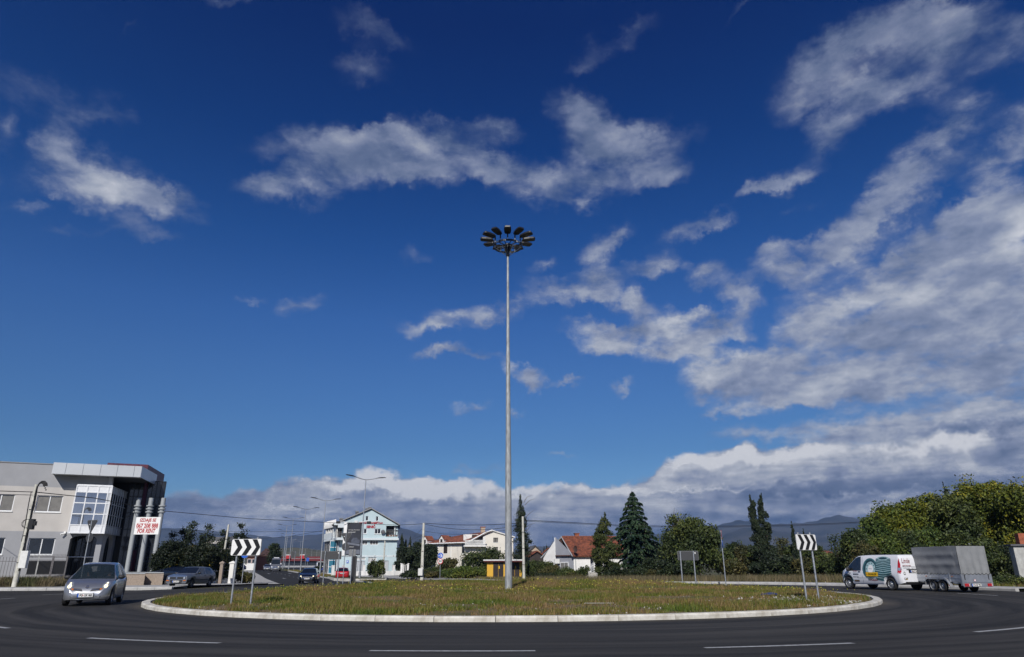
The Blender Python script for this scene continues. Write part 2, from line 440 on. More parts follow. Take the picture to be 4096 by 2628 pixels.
mat('roof_grey', (0.10, 0.10, 0.11), 0.8, var=0.2, scale=2)
mat('roof_metal', (0.25, 0.25, 0.25), 0.5, 0.3, var=0.1)
mat('brick', (0.30, 0.09, 0.045), 0.85, var=0.25, scale=6)
mat('teal_curtain', (0.01, 0.14, 0.22), 0.6, var=0.35, scale=3, stretch=(4, 4, .2))
mat('dark_wood', (0.030, 0.020, 0.017), 0.5, var=0.2, scale=3, stretch=(1, 1, .2))
mat('brown_door', (0.022, 0.015, 0.012), 0.45, var=0.2)
mat('yellow_wall', (0.66, 0.38, 0.045), 0.85, var=0.06, scale=1.2)
mat('yellow_sign', (0.75, 0.45, 0.01), 0.5)
mat('maroon', (0.075, 0.012, 0.014), 0.6, var=0.1)
mat('red_roof_metal', (0.13, 0.010, 0.015), 0.5, var=0.12)
mat('grey_door', (0.42, 0.45, 0.47), 0.6, var=0.06)
mat('poster_dark', (0.006, 0.007, 0.012), 0.5, scale=0.8, col2=(0.022, 0.026, 0.042))
mat('poster_light', (0.13, 0.145, 0.18), 0.5, var=0.15, scale=1.2)
mat('poster_car', (0.06, 0.07, 0.10), 0.5, var=0.3, scale=3)
mat('bark', (0.085, 0.065, 0.05), 0.95, var=0.3, scale=6, stretch=(3, 3, .5), bump=0.02, bscale=20)
mat('dry_twig', (0.15, 0.125, 0.11), 0.9, var=0.2)
mat('stone_white', (0.40, 0.38, 0.35), 0.9, var=0.2, scale=8, island=0.25)
mat('blue_bag', (0.02, 0.04, 0.13), 0.5)
mat('orange_mark', (0.65, 0.20, 0.05), 0.8)
mat('amber', (0.50, 0.13, 0.01), 0.25, coat=0.5)
mat('light_red', (0.42, 0.012, 0.012), 0.2, coat=0.6)
mat('lens_clear', (0.55, 0.57, 0.58), 0.1, 0.6, var=0.1, coat=0.8)
mat('lamp_lit', (0.9, 0.85, 0.6), 0.3, emit=(1.0, 0.84, 0.48), estr=1.6)
mat('car_silver', (0.36, 0.37, 0.39), 0.28, 0.7, var=0.03, coat=1.0)
mat('car_grey_blue', (0.15, 0.16, 0.18), 0.35, 0.35, var=0.06, coat=0.7)
mat('car_black', (0.006, 0.008, 0.014), 0.15, 0.1, var=0.05, coat=1.0)
mat('car_red', (0.40, 0.008, 0.010), 0.25, 0.1, var=0.05, coat=1.0)
mat('car_white', (0.72, 0.73, 0.76), 0.30, 0.0, var=0.03, coat=0.8)
mat('car_blue', (0.015, 0.05, 0.32), 0.25, 0.1, var=0.05, coat=0.8)
mat('car_dark_blue', (0.012, 0.02, 0.06), 0.25, 0.2, var=0.05, coat=0.8)
mat('van_silver', (0.26, 0.27, 0.29), 0.3, 0.6, var=0.04, coat=0.8)
mat('bumper_black', (0.02, 0.02, 0.022), 0.6)
mat('tarp', (0.215, 0.222, 0.228), 0.7, var=0.1, scale=2.5, bump=0.004, bscale=30)
mat('trailer_metal', (0.42, 0.44, 0.47), 0.42, 0.7, var=0.15, scale=2)
mat('teal_print', (0.045, 0.135, 0.145), 0.4, var=0.15, scale=4, coat=.4)
mat('teal_print_dark', (0.015, 0.05, 0.06), 0.4, var=0.15, coat=.4)
mat('teal_print_light', (0.36, 0.52, 0.53), 0.4, var=0.1, coat=.4)
mat('navy_print', (0.02, 0.035, 0.08), 0.4)
mat('skin', (0.20, 0.12, 0.09), 0.6)
mat('dark_cloth', (0.02, 0.02, 0.025), 0.9)
mat('interior', (0.014, 0.014, 0.016), 0.9)
mat('plant_pot', (0.25, 0.09, 0.05), 0.8)
mat('steel_tower', (0.06, 0.065, 0.08), 0.6, 0.3)
leafmat('leaf_dark', (0.012, 0.020, 0.010), (0.022, 0.034, 0.013), (0.045, 0.060, 0.016))
leafmat('leaf_hedge', (0.006, 0.012, 0.005), (0.012, 0.019, 0.007), (0.20, 0.14, 0.010), split=(0.50, 0.60))
leafmat('leaf_mid', (0.022, 0.036, 0.012), (0.050, 0.068, 0.016), (0.105, 0.115, 0.022))
leafmat('leaf_bright', (0.030, 0.055, 0.011), (0.070, 0.100, 0.016), (0.14, 0.145, 0.022))
leafmat('leaf_ailanthus', (0.034, 0.056, 0.009), (0.100, 0.118, 0.013), (0.25, 0.21, 0.018), scale=0.45, split=(0.46, 0.62))
leafmat('leaf_brown', (0.030, 0.036, 0.012), (0.065, 0.062, 0.018), (0.13, 0.095, 0.03))
leafmat('leaf_cedar', (0.012, 0.028, 0.018), (0.024, 0.050, 0.026), (0.050, 0.080, 0.032), scale=0.6)
leafmat('leaf_cypress', (0.010, 0.017, 0.010), (0.018, 0.030, 0.014), (0.036, 0.044, 0.016), scale=0.6)
leafmat('leaf_juniper', (0.022, 0.034, 0.010), (0.045, 0.058, 0.014), (0.085, 0.090, 0.018), scale=0.8)
leafmat('dry_grass', (0.16, 0.125, 0.07), (0.105, 0.085, 0.042), (0.055, 0.070, 0.022), scale=0.8)
leafmat('grass_island', (0.062, 0.095, 0.010), (0.135, 0.122, 0.020), (0.185, 0.118, 0.055), scale=0.38, split=(0.40, 0.50), island=0.5)
leafmat('flower_yellow', (0.45, 0.42, 0.03), (0.42, 0.40, 0.05), (0.5, 0.45, 0.05))

# ---------------------------------------------------------------- mesh helpers
class MB:
    """collects boxes, tubes, prisms and sheets; build() links them as ONE object"""
    def __init__(s):
        s.v, s.f = [], []
    def add(s, vs, fs):
        k = len(s.v)
        s.v += [tuple(p) for p in vs]
        s.f += [tuple(i + k for i in q) for q in fs]
        return s
    def box(s, x0, x1, y0, y1, z0, z1, b=0.0):
        if b <= 0:
            v = [(x, y, z) for z in (z0, z1) for y in (y0, y1) for x in (x0, x1)]
            return s.add(v, [(0, 2, 3, 1), (4, 5, 7, 6), (0, 1, 5, 4), (1, 3, 7, 5), (3, 2, 6, 7), (2, 0, 4, 6)])
        v = []
        for z, i in ((z0, b), (z0 + b, 0), (z1 - b, 0), (z1, b)):
            v += [(x0 + i, y0 + b + i * 0, z), (x0 + b + i * 0, y0 + i, z), (x1 - b, y0 + i, z), (x1 - i, y0 + b, z), (x1 - i, y1 - b, z), (x1 - b, y1 - i, z), (x0 + b, y1 - i, z), (x0 + i, y1 - b, z)]
        f = [tuple(range(7, -1, -1)), tuple(range(24, 32))]
        for r in range(3):
            for j in range(8):
                a, c = r * 8 + j, r * 8 + (j + 1) % 8
                f.append((a, c, c + 8, a + 8))
        return s.add(v, f)
    def tube(s, p, q, r0, r1=None, n=8, cap=True, ph=0.0):
        p, q = Vector(p), Vector(q)
        r1 = r0 if r1 is None else r1
        d = (q - p)
        d.normalize()
        a = d.orthogonal().normalized() if abs(d.z) < 0.999 else Vector((1, 0, 0))
        b = d.cross(a)
        v = []
        for c, r in ((p, r0), (q, r1)):
            for i in range(n):
                t = 2 * math.pi * i / n + ph
                v.append(c + a * r * math.cos(t) + b * r * math.sin(t))
        f = [(i, (i + 1) % n, n + (i + 1) % n, n + i) for i in range(n)]
        if cap: f += [tuple(range(n - 1, -1, -1)), tuple(range(n, 2 * n))]
        return s.add(v, f)
    def path(s, pts, r, n=6, r1=None):
        pts = [Vector(p) for p in pts]
        v, f = [], []
        up = Vector((0, 0, 1))
        N = len(pts)
        for k, p in enumerate(pts):
            d = (pts[min(k + 1, N - 1)] - pts[max(k - 1, 0)]).normalized()
            a = d.cross(up)
            a = a.normalized() if a.length > 1e-3 else Vector((1, 0, 0))
            b = a.cross(d)
            rr = r if r1 is None else r + (r1 - r) * k / (N - 1)
            for i in range(n):
                t = 2 * math.pi * i / n
                v.append(p + a * rr * math.cos(t) + b * rr * math.sin(t))
        for k in range(N - 1):
            for i in range(n):
                f.append((k * n + i, k * n + (i + 1) % n, (k + 1) * n + (i + 1) % n, (k + 1) * n + i))
        f += [tuple(range(n - 1, -1, -1)), tuple(range((N - 1) * n, N * n))]
        return s.add(v, f)
    def lathe(s, prof, n=24, axis='Z', c=(0, 0, 0)):
        v, f = [], []
        for (r, h) in prof:
            for i in range(n):
                t = 2 * math.pi * i / n
                x, y, z = r * math.cos(t), r * math.sin(t), h
                if axis == 'Y': x, y, z = x, h, y
                if axis == 'X': x, y, z = h, x, y
                v.append((x + c[0], y + c[1], z + c[2]))
        for k in range(len(prof) - 1):
            for i in range(n):
                f.append((k * n + i, k * n + (i + 1) % n, (k + 1) * n + (i + 1) % n, (k + 1) * n + i))
        return s.add(v, f)
    def prism(s, poly, y0, y1, plane='XZ'):
        """polygon in the XZ (or XY) plane given thickness"""
        n = len(poly)
        if plane == 'XZ':
            v = [(a, y0, b) for a, b in poly] + [(a, y1, b) for a, b in poly]
        elif plane == 'YZ':
            v = [(y0, a, b) for a, b in poly] + [(y1, a, b) for a, b in poly]
        else:
            v = [(a, b, y0) for a, b in poly] + [(a, b, y1) for a, b in poly]
        f = [tuple(range(n - 1, -1, -1)), tuple(range(n, 2 * n))]
        f += [(i, (i + 1) % n, n + (i + 1) % n, n + i) for i in range(n)]
        return s.add(v, f)
    def quad(s, a, b, c, d):
        return s.add([a, b, c, d], [(0, 1, 2, 3)])
    def ball(s, c, rx, ry=None, rz=None, n=12, m=8):
        ry = rx if ry is None else ry
        rz = rx if rz is None else rz
        v, f = [], []
        for k in range(m + 1):
            ph = math.pi * k / m
            for i in range(n):
                t = 2 * math.pi * i / n
                v.append((c[0] + rx * math.sin(ph) * math.cos(t), c[1] + ry * math.sin(ph) * math.sin(t), c[2] + rz * math.cos(ph)))
        for k in range(m):
            for i in range(n):
                f.append((k * n + i, (k + 1) * n + i, (k + 1) * n + (i + 1) % n, k * n + (i + 1) % n))
        return s.add(v, f)
    def mesh(s, name):
        me = bpy.data.meshes.new(name)
        me.from_pydata([tuple(p) for p in s.v], [], s.f)
        bm = bmesh.new(); bm.from_mesh(me)
        bmesh.ops.remove_doubles(bm, verts=bm.verts, dist=1e-5)
        bmesh.ops.recalc_face_normals(bm, faces=bm.faces)
        bm.to_mesh(me); bm.free()
        return me
    def build(s, name, m, parent=None, smooth=False, loc=None):
        return link(name, s.mesh(name), m, parent, smooth, loc)

def link(name, me, m, parent=None, smooth=False, loc=None):
    if m is not None and not me.materials:
        me.materials.append(M[m] if isinstance(m, str) else m)
    if smooth:
        me.polygons.foreach_set('use_smooth', [True] * len(me.polygons))
        try:
            me.set_sharp_from_angle(angle=R(smooth if smooth is not True else 40))
        except Exception:
            pass
    o = bpy.data.objects.new(name, me)
    COL.objects.link(o)
    if parent is not None: o.parent = parent
    if loc is not None: o.location = loc
    return o
def tag(o, label=None, cat=None, group=None, kind=None):
    if label: o['label'] = label
    if cat: o['category'] = cat
    if group: o['group'] = group
    if kind: o['kind'] = kind
    return o
def thing(name, label, cat, loc=(0, 0, 0), rz=0.0, group=None):
    o = bpy.data.objects.new(name, None)
    COL.objects.link(o)
    o.location = loc
    o.rotation_euler = (0, 0, rz)
    o.empty_display_size = 0.2
    return tag(o, label, cat, group)
def place(name, me, parent, loc=(0, 0, 0), rot=(0, 0, 0), scale=None):
    o = bpy.data.objects.new(name, me)
    COL.objects.link(o)
    o.parent = parent
    o.location = loc
    o.rotation_euler = rot
    if scale: o.scale = scale
    return o
def copy_tree(o, parent=None):
    c = o.copy()
    COL.objects.link(c)
    if parent is not None:
        c.parent = parent
    for ch in o.children:
        copy_tree(ch, c)
    return c
def mesh_of(mb, name, m, smooth=False):
    me = mb.mesh(name)
    me.materials.append(M[m])
    if smooth:
        me.polygons.foreach_set('use_smooth', [True] * len(me.polygons))
    return me
def text_mesh(s, height, width=None, bold=0.0, shear=0.0, depth=0.004):
    """letters standing in the XZ plane, centred, facing -Y"""
    cu = bpy.data.curves.new('letters', 'FONT')
    cu.body = s
    cu.align_x = 'CENTER'
    cu.align_y = 'CENTER'
    cu.size = 1.0
    cu.shear = shear
    cu.offset = bold
    cu.extrude = depth
    cu.resolution_u = 3
    ob = bpy.data.objects.new('letters', cu)
    COL.objects.link(ob)
    dg = bpy.context.evaluated_depsgraph_get()
    me = bpy.data.meshes.new_from_object(ob.evaluated_get(dg))
    bpy.data.objects.remove(ob)
    n = len(me.vertices)
    a = np.empty(n * 3); me.vertices.foreach_get('co', a); a = a.reshape(-1, 3)
    lo, hi = a.min(0), a.max(0)
    sy = height / (hi[1] - lo[1])
    sx = width / (hi[0] - lo[0]) if width else sy
    b = np.empty_like(a)
    b[:, 0] = (a[:, 0] - (lo[0] + hi[0]) / 2) * sx
    b[:, 2] = (a[:, 1] - (lo[1] + hi[1]) / 2) * sy
    b[:, 1] = -a[:, 2] - depth
    me.vertices.foreach_set('co', b.ravel()); me.update()
    return me
def text(name, s, height, m, parent, loc, rz=0.0, width=None, bold=0.0, shear=0.0, tilt=0.0):
    me = text_mesh(s, height, width, bold, shear)
    me.materials.clear()
    o = link(name, me, m, parent)
    o.location = loc
    o.rotation_euler = (0, tilt, rz)
    return o

class Frame:
    """vertical plane in the world: x along it, y into it, z up"""
    def __init__(s, P0, deg):
        s.P, s.a = Vector((P0[0], P0[1], 0)), R(deg)
        s.u = Vector((math.cos(s.a), math.sin(s.a), 0))
        s.n = Vector((-math.sin(s.a), math.cos(s.a), 0))
    def px(s, px, py, yl=0.0):
        d = ray(px, py)
        o = s.P + s.n * yl
        t = (o - EYE).dot(s.n) / d.dot(s.n)
        w = EYE + d * t
        return ((w - s.P).dot(s.u), w.z)
    def w(s, x, y, z):
        return s.P + s.u * x + s.n * y + Vector((0, 0, z))
# ---------------------------------------------------------------- land
def struct(o): return tag(o, kind='structure')
def sheet(name, xs, ys, zf, m, smooth=True):
    v = [(x, y, zf(x, y)) for y in ys for x in xs]
    nx = len(xs)
    f = [(j * nx + i, j * nx + i + 1, (j + 1) * nx + i + 1, (j + 1) * nx + i) for j in range(len(ys) - 1) for i in range(nx - 1)]
    me = bpy.data.meshes.new(name)
    me.from_pydata(v, [], f)
    return link(name, me, m, None, smooth)
CX, CY = -0.05, 32.0
RIN, ROUT = 14.4, 24.6
YS = [-400, -150, -60, -20, 0, 10, 20, 30, 40, 48, 52, 56, 60, 64, 68, 72, 80, 95, 105, 115, 125, 135, 145, 155, 175, 200, 230, 260, 290, 320, 345, 400, 500, 700, 1000, 1500, 2000, 2500, 4000, 7000]
XS = [-6000, -3000, -1500, -800, -400, -250, -160, -110, -80, -60, -40, -20, 0, 20, 40, 60, 80, 110, 160, 250, 400, 800, 1500, 3000, 6000]
struct(sheet('ground', XS, YS, lambda x, y: hgt(x, y) - 0.05, 'dry_ground'))

def strip(name, pts, wl, wr, m, dz=0.0, thick=0.0, step=2.0):
    """road or path laid along a line of ground points"""
    P = [Vector((p[0], p[1], 0)) for p in pts]
    # Catmull-Rom
    out = []
    for i in range(len(P) - 1):
        p0, p1, p2, p3 = P[max(i - 1, 0)], P[i], P[i + 1], P[min(i + 2, len(P) - 1)]
        n = max(2, int((p2 - p1).length / step))
        for k in range(n):
            t = k / n
            out.append(0.5 * ((2 * p1) + (p2 - p0) * t + (2 * p0 - 5 * p1 + 4 * p2 - p3) * t * t + (3 * p1 - p0 - 3 * p2 + p3) * t ** 3))
    out.append(P[-1])
    v, f = [], []
    N = len(out)
    for k, p in enumerate(out):
        d = (out[min(k + 1, N - 1)] - out[max(k - 1, 0)]).normalized()
        nrm = Vector((-d.y, d.x, 0))
        a, b = p + nrm * wl, p - nrm * wr
        za, zb = hgt(a.x, a.y) + dz, hgt(b.x, b.y) + dz
        v += [(a.x, a.y, za), (b.x, b.y, zb)]
        if thick: v += [(a.x, a.y, za - thick), (b.x, b.y, zb - thick)]
    q = 4 if thick else 2
    for k in range(N - 1):
        a, b = k * q, (k + 1) * q
        f.append((a, a + 1, b + 1, b))
        if thick:
            f += [(a, b, b + 2, a + 2), (a + 1, a + 3, b + 3, b + 1)]
    me = bpy.data.meshes.new(name)
    me.from_pydata(v, [], f)
    o = link(name, me, m)
    return o, out

# roundabout ring: one sheet, radial divisions
def ring(name, r0, r1, z, m, a0=0, a1=360, n=180, c=(CX, CY)):
    v, f = [], []
    for i in range(n + 1):
        t = R(a0 + (a1 - a0) * i / n)
        v += [(c[0] + r0 * math.cos(t), c[1] + r0 * math.sin(t), z), (c[0] + r1 * math.cos(t), c[1] + r1 * math.sin(t), z)]
    for i in range(n):
        f.append((2 * i, 2 * i + 1, 2 * i + 3, 2 * i + 2))
    me = bpy.data.meshes.new(name)
    me.from_pydata(v, [], f)
    return link(name, me, m)

# ring asphalt with worn wheel tracks and dust near the kerb
def asphalt_tracks():
    m = M['asphalt']; t = m.node_tree; b = t.nodes['Principled BSDF']
    tcn = t.nodes.new('ShaderNodeTexCoord')
    p = vmth(t, 'SUBTRACT', tcn.outputs['Object'], (CX, CY, 0))
    r = vmth(t, 'LENGTH', p)
    big = noise_tex(t, tcn.outputs['Object'], 0.25, 5, 0.6)
    sx = nn(t, 'ShaderNodeSeparateXYZ'); t.links.new(p, sx.inputs[0])
    ang = mth(t, 'ARCTAN2', sx.outputs[1], sx.outputs[0])
    cp = nn(t, 'ShaderNodeCombineXYZ')
    t.links.new(mth(t, 'ADD', mth(t, 'MULTIPLY', r, 1.6), mth(t, 'MULTIPLY', big.outputs['Fac'], 1.0)), cp.inputs[0]); t.links.new(mth(t, 'MULTIPLY', ang, 1.3), cp.inputs[1])
    arc = noise_tex(t, cp.outputs[0], 1.0, 7, 0.6)
    fine = noise_tex(t, tcn.outputs['Object'], 55, 3, 0.7)
    base = mixc(t, mrange(t, arc.outputs['Fac'], 0.38, 0.64), (0.0155, 0.0152, 0.0145), (0.046, 0.0435, 0.040))
    dust = mth(t, 'MULTIPLY', mrange(t, r, 15.1, 14.3), mrange(t, big.outputs['Fac'], 0.35, 0.7))
    base = mixc(t, dust, base, (0.10, 0.085, 0.065))
    base = vmth(t, 'SCALE', base, scale=mrange(t, fine.outputs['Fac'], 0.25, 0.75, 0.65, 1.4))
    t.links.new(base, b.inputs['Base Color'])
asphalt_tracks()
struct(ring('roundabout_road', RIN - 0.4, ROUT, 0.0, 'asphalt'))
# entry and exit wings where the ring opens into the side roads (3 mm lower sheets run under it)
MEDIAN = [(-11.5, 66), (-13.3, 74), (-18.6, 88), (-25.3, 104), (-32, 120), (-42, 143), (-54.5, 175), (-65.6, 205), (-77, 240), (-87, 270), (-101.6, 330), (-106, 355), (-108, 400)]
road, cl = strip('avenue', [(-9.5, 52)] + MEDIAN, 12.5, 12.0, 'asphalt_road', dz=-0.012)
struct(road)
road, _ = strip('left_road', [(-22, 36), (-34, 37), (-60, 39), (-120, 41)], 8.0, 7.5, 'asphalt_road', dz=-0.014)
struct(road)
road, _ = strip('right_road', [(22, 22), (34, 18), (60, 12), (110, 2)], 6.5, 6.5, 'asphalt_road', dz=-0.014)
struct(road)
road, _ = strip('near_road', [(0, 10), (3, -10), (5, -60)], 9, 9, 'asphalt_road', dz=-0.014)
struct(road)

# pavement beyond the ring, left, far side and right
def arcpts(r, a0, a1, n=24):
    return [(CX + r * math.cos(R(a0 + (a1 - a0) * i / n)), CY + r * math.sin(R(a0 + (a1 - a0) * i / n))) for i in range(n + 1)]
def slab(name, inner, outer, z, m, zoff=0.0):
    """pavement between two lines of points, with its side face towards the road"""
    mb = MB()
    n = len(inner)
    v = []
    for a, b in zip(inner, outer):
        za, zb = hgt(*a) + z, hgt(*b) + z
        v += [(a[0], a[1], za), (b[0], b[1], zb), (a[0], a[1], za - z - 0.04), (b[0], b[1], zb - z - .04)]
    f = []
    for k in range(n - 1):
        a, b = 4 * k, 4 * (k + 1)
        f += [(a, a + 1, b + 1, b), (a, b, b + 2, a + 2), (a + 1, a + 3, b + 3, b + 1)]
    mb.add(v, f)
    return mb.build(name, m)
KSTONE = {}
def kerb_line(setname, pts, w=0.16, h=0.13, L=1.0, m='kerb_grey', parent=None, base=None, jit=0.02):
    """kerbstones laid one by one, every stone an object sharing one mesh per kind"""
    key = (w, h, L, m)
    if key not in KSTONE:
        mb = MB()
        e = min(0.03, w * 0.2)
        mb.prism([(-L / 2 + .008, 0), (L / 2 - .008, 0), (L / 2 - .008, w), (-L / 2 + .008, w)], -0.05, h - e, 'XY')
        mb.prism([(-L / 2 + .008 + .006, e), (L / 2 - .014, e), (L / 2 - .014, w - e * .5), (-L / 2 + .014, w - e * .5)], h - e, h, 'XY')
        mb = MB()
        x0, x1 = -L / 2 + .008, L / 2 - .008
        pr = [(0, -0.05), (0, h - e * 1.2), (e, h), (w, h), (w, -0.05)]
        mb.prism(pr, x0, x1, 'YZ')
        KSTONE[key] = mesh_of(mb, 'kerb_stone', m)
    me = KSTONE[key]
    k = 0
    P = [Vector((p[0], p[1])) for p in pts]
    seg = [(P[i + 1] - P[i]).length for i in range(len(P) - 1)]
    tot = sum(seg)
    n = int(tot / L)
    for q in range(n):
        s_ = (q + 0.5) * tot / n
        i = 0
        while i < len(seg) - 1 and s_ > seg[i]:
            s_ -= seg[i]; i += 1
        d = (P[i + 1] - P[i]).normalized()
        p = P[i] + d * s_
        z = (hgt(p.x, p.y) if base is None else base) + random.uniform(-1, 1) * jit * 0.3
        o = place('kerb_stone', me, parent, (p.x, p.y, z), (random.uniform(-.01, .01), 0, math.atan2(d.y, d.x) + random.uniform(-1, 1) * jit * .4))
        o.scale = (tot / n / L, 1 + random.uniform(-.03, .05), 1)
        k += 1
    return k

# the island: mound, kerb of white stones, grass
def mound(x, y):
    r = math.hypot(x - CX, y - CY) / (RIN - 0.45)
    dome = 0.10 * (1 - r * r) if r < 1 else 0
    back = 0.30 * math.exp(-((x - 0) ** 2) / (2 * 8.5 ** 2) - ((y - 39.5) ** 2) / (2 * 4.2 ** 2)) * (1 - sstep(0.75, 1.0, r))
    lump = 0.025 * math.sin(x * 1.3 + 0.7 * y) * math.sin(0.9 * y - 0.4 * x) * (1 - sstep(0.9, 1, r))
    side = 0.10 * math.exp(-((x - 10) ** 2 + (y - 25) ** 2) / 9.0) * (1 - sstep(0.85, 1.0, r))
    return 0.10 + dome + back + lump + side
v, f = [(CX, CY, mound(CX, CY))], []
NR, NA = 34, 128
for j in range(1, NR + 1):
    for i in range(NA):
        r = (RIN - 0.30) * j / NR
        t = 2 * math.pi * i / NA
        x, y = CX + r * math.cos(t), CY + r * math.sin(t)
        v.append((x, y, mound(x, y)))
for i in range(NA):
    f.append((0, 1 + i, 1 + (i + 1) % NA))
for j in range(NR - 1):
    for i in range(NA):
        a, b = 1 + j * NA + i, 1 + j * NA + (i + 1) % NA
        f.append((a, a + NA, b + NA, b))
me = bpy.data.meshes.new('island_ground'); me.from_pydata(v, [], f)
struct(link('island_ground', me, 'soil', None, True))
ik = tag(thing('island_kerb', None, None), kind='structure')
kerb_line('k', [(CX - RIN * math.cos(R(a)), CY + RIN * math.sin(R(a))) for a in np.arange(0, 361, 1.5)][::-1], 0.27, 0.125, 1.46, 'kerb_white', ik, base=0.0, jit=0.012)
# kerb faces outward: stones were laid with the width towards the centre
pk = tag(thing('outer_kerb', None, None), kind='structure')
arcR = arcpts(ROUT + 0.02, 8, 92, 40)
arcL = arcpts(ROUT + 0.1, 118, 141, 14)
kerb_line('k', arcR[::-1], 0.2, 0.14, 1.0, 'kerb_grey', pk, jit=0.02)
struct(slab('pavement_far', arcpts(ROUT + .21, 8, 92, 40), arcpts(ROUT + 2.6, 8, 92, 40), 0.125, 'pavement'))
kL = [(-21.0, 44.9), (-24, 44.6), (-28, 43.6), (-34, 43.4), (-45, 44.2), (-70, 46)]
kerb_line('k', kL[::-1], 0.2, 0.14, 1.0, 'kerb_grey', pk)
struct(slab('pavement_left', [(x, y + .19) for x, y in kL], [(x - .5, y + 3.2) for x, y in kL], 0.125, 'pavement'))
# forecourt in front of the office building
struct(slab('forecourt', [(-21.5, 48.0), (-24.5, 47.8), (-28.5, 46.8), (-33, 46.6)], [(-19.5, 58), (-26, 62), (-32, 62), (-36, 62)], 0.118, 'pavement'))

# painted lines
def dash(x, y, ang, L, w=0.12, z=0.005, name='lane_dash', parent=None):
    c = Vector((x, y)); n = 8
    vs, fs = [], []
    for i in range(n + 1):
        t = R(ang) + (i / n - 0.5) * L / math.hypot(x - CX, y - CY)
    return None
lines = tag(thing('road_markings', None, None), kind='structure')
def arc_dash(r, a0, a1, w=0.13, z=0.005):
    vs, fs = [], []
    n = 10
    for i in range(n + 1):
        t = R(a0 + (a1 - a0) * i / n)
        for rr in (r - w / 2, r + w / 2):
            vs.append((CX + rr * math.cos(t), CY + rr * math.sin(t), z))
    fs = [(2 * i, 2 * i + 1, 2 * i + 3, 2 * i + 2) for i in range(n)]
    return MB().add(vs, fs).build('lane_dash', 'road_paint', lines)
def pol(px, py):
    p = gp(px, py)
    return math.degrees(math.atan2(p.y - CY, p.x - CX)), math.hypot(p.x - CX, p.y - CY)
seen = []
for (a, b) in (((393, 2549), (850, 2578)), ((1480, 2603), (2142, 2605)), ((2833, 2596), (3388, 2570)), ((3883, 2527), (4300, 2485)), ((-150, 2494), (75, 2511)), ((3844, 2373), (3973, 2383)),
               ((181, 2380), (262, 2375)), ((-80, 2404), (35, 2393))):
    (a0, r0), (a1, r1) = pol(*a), pol(*b)
    if abs(a1 - a0) > 180: a1 += 360 if a1 < a0 else -360
    arc_dash((r0 + r1) / 2, a0, a1)
for a in (60, 78, 96, 114):
    arc_dash(19.9, a, a + 7)
# avenue: broken centre line of the near carriageway, arrows
def ground_poly(ptsxy, z=0.02, name='painted_mark', m='road_paint'):
    vs = [(x, y, hgt(x, y) + z) for x, y in ptsxy]
    return MB().add(vs, [tuple(range(len(vs)))]).build(name, m, lines)
cl2 = [Vector((p.x, p.y)) for p in cl]
def offs(i, w):
    d = (cl2[min(i + 1, len(cl2) - 1)] - cl2[max(i - 1, 0)]).normalized()
    return cl2[i] + Vector((-d.y, d.x)) * w, d
for side in (5.0, -4.6):
    for i in range(6, 110, 3):
        p, d = offs(i, side)
        n_ = Vector((-d.y, d.x)) * 0.07
        L = 1.6
        ground_poly([tuple(p - n_), tuple(p + n_), tuple(p + d * L + n_), tuple(p + d * L - n_)], name='lane_dash')
def arrow(i, w, L=4.0):
    p, d = offs(i, w)
    n_ = Vector((-d.y, d.x))
    q = [p + d * L + n_ * .1, p + d * L - n_ * .1, p + d * 1.4 - n_ * .1, p + d * 1.4 - n_ * .35, p, p + d * 1.4 + n_ * .35, p + d * 1.4 + n_ * .1]
    ground_poly([tuple(t) for t in q], name='lane_arrow')
for i, w in ((14, 7.0), (14, 3.0), (26, 7.0), (26, 3.0), (40, 6.8), (40, 3.2)):
    arrow(i, w)
# median between the carriageways: kerb stones and grass bed
mk = tag(thing('median_kerb', None, None), kind='structure')
NM = 95
left = [offs(i, 1.5)[0] for i in range(8, NM)]
right = [offs(i, -1.5)[0] for i in range(8, NM)]
tip = [(-9.6, 58.8), (-11.2, 57.2), (-7.5, 57.3)]
def hk(pts): return [(p[0], p[1]) for p in pts]
kerb_line('k', hk(left)[::-1][-45:], 0.2, 0.14, 1.2, 'kerb_grey', mk)
kerb_line('k', hk(right)[:40], 0.2, 0.14, 1.2, 'kerb_grey', mk)
struct(slab('median_bed', hk([offs(i, 1.32)[0] for i in range(8, NM)]), hk([offs(i, -1.32)[0] for i in range(8, NM)]), 0.12, 'dry_ground'))
# splitter nose facing the ring
n0 = gp(1270, 2327); 
spl = [gp(1335, 2323), gp(1420, 2326), gp(1545, 2327), gp(1545, 2322), gp(1400, 2312), gp(1300, 2306)]
MB().prism([(p.x, p.y) for p in spl], -0.35, hgt(0, 62) + 0.13, 'XY').build('splitter_island', 'kerb_white', None)['kind'] = 'structure'
MB().prism([((p.x * .96 + sum(q.x for q in spl) / 6 * .04), p.y * .93 + sum(q.y for q in spl) / 6 * .07) for p in spl], -0.3, hgt(0, 62) + 0.15, 'XY').build('splitter_bed', 'dry_ground', None)['kind'] = 'structure'
# light gravel path on the far side, right of the avenue
gpth = [gp(x, y) for x, y in ((1270, 2292), (1500, 2306), (1650, 2313), (1850, 2319), (2010, 2322), (2200, 2322))]
po, _ = strip('gravel_path', [(p.x, p.y) for p in gpth], 3.0, 2.2, 'gravel_path', dz=0.06, thick=0.1)
struct(po)
gleft = [gp(x, y) for x, y in ((1075, 2330), (1040, 2312), (1012, 2294), (985, 2284))]
po, _ = strip('left_path', [(-22, 62)] + [(p.x - 2.0, p.y) for p in gleft[1:]], 2.4, 2.4, 'gravel_path', dz=0.06, thick=0.1)
struct(po)
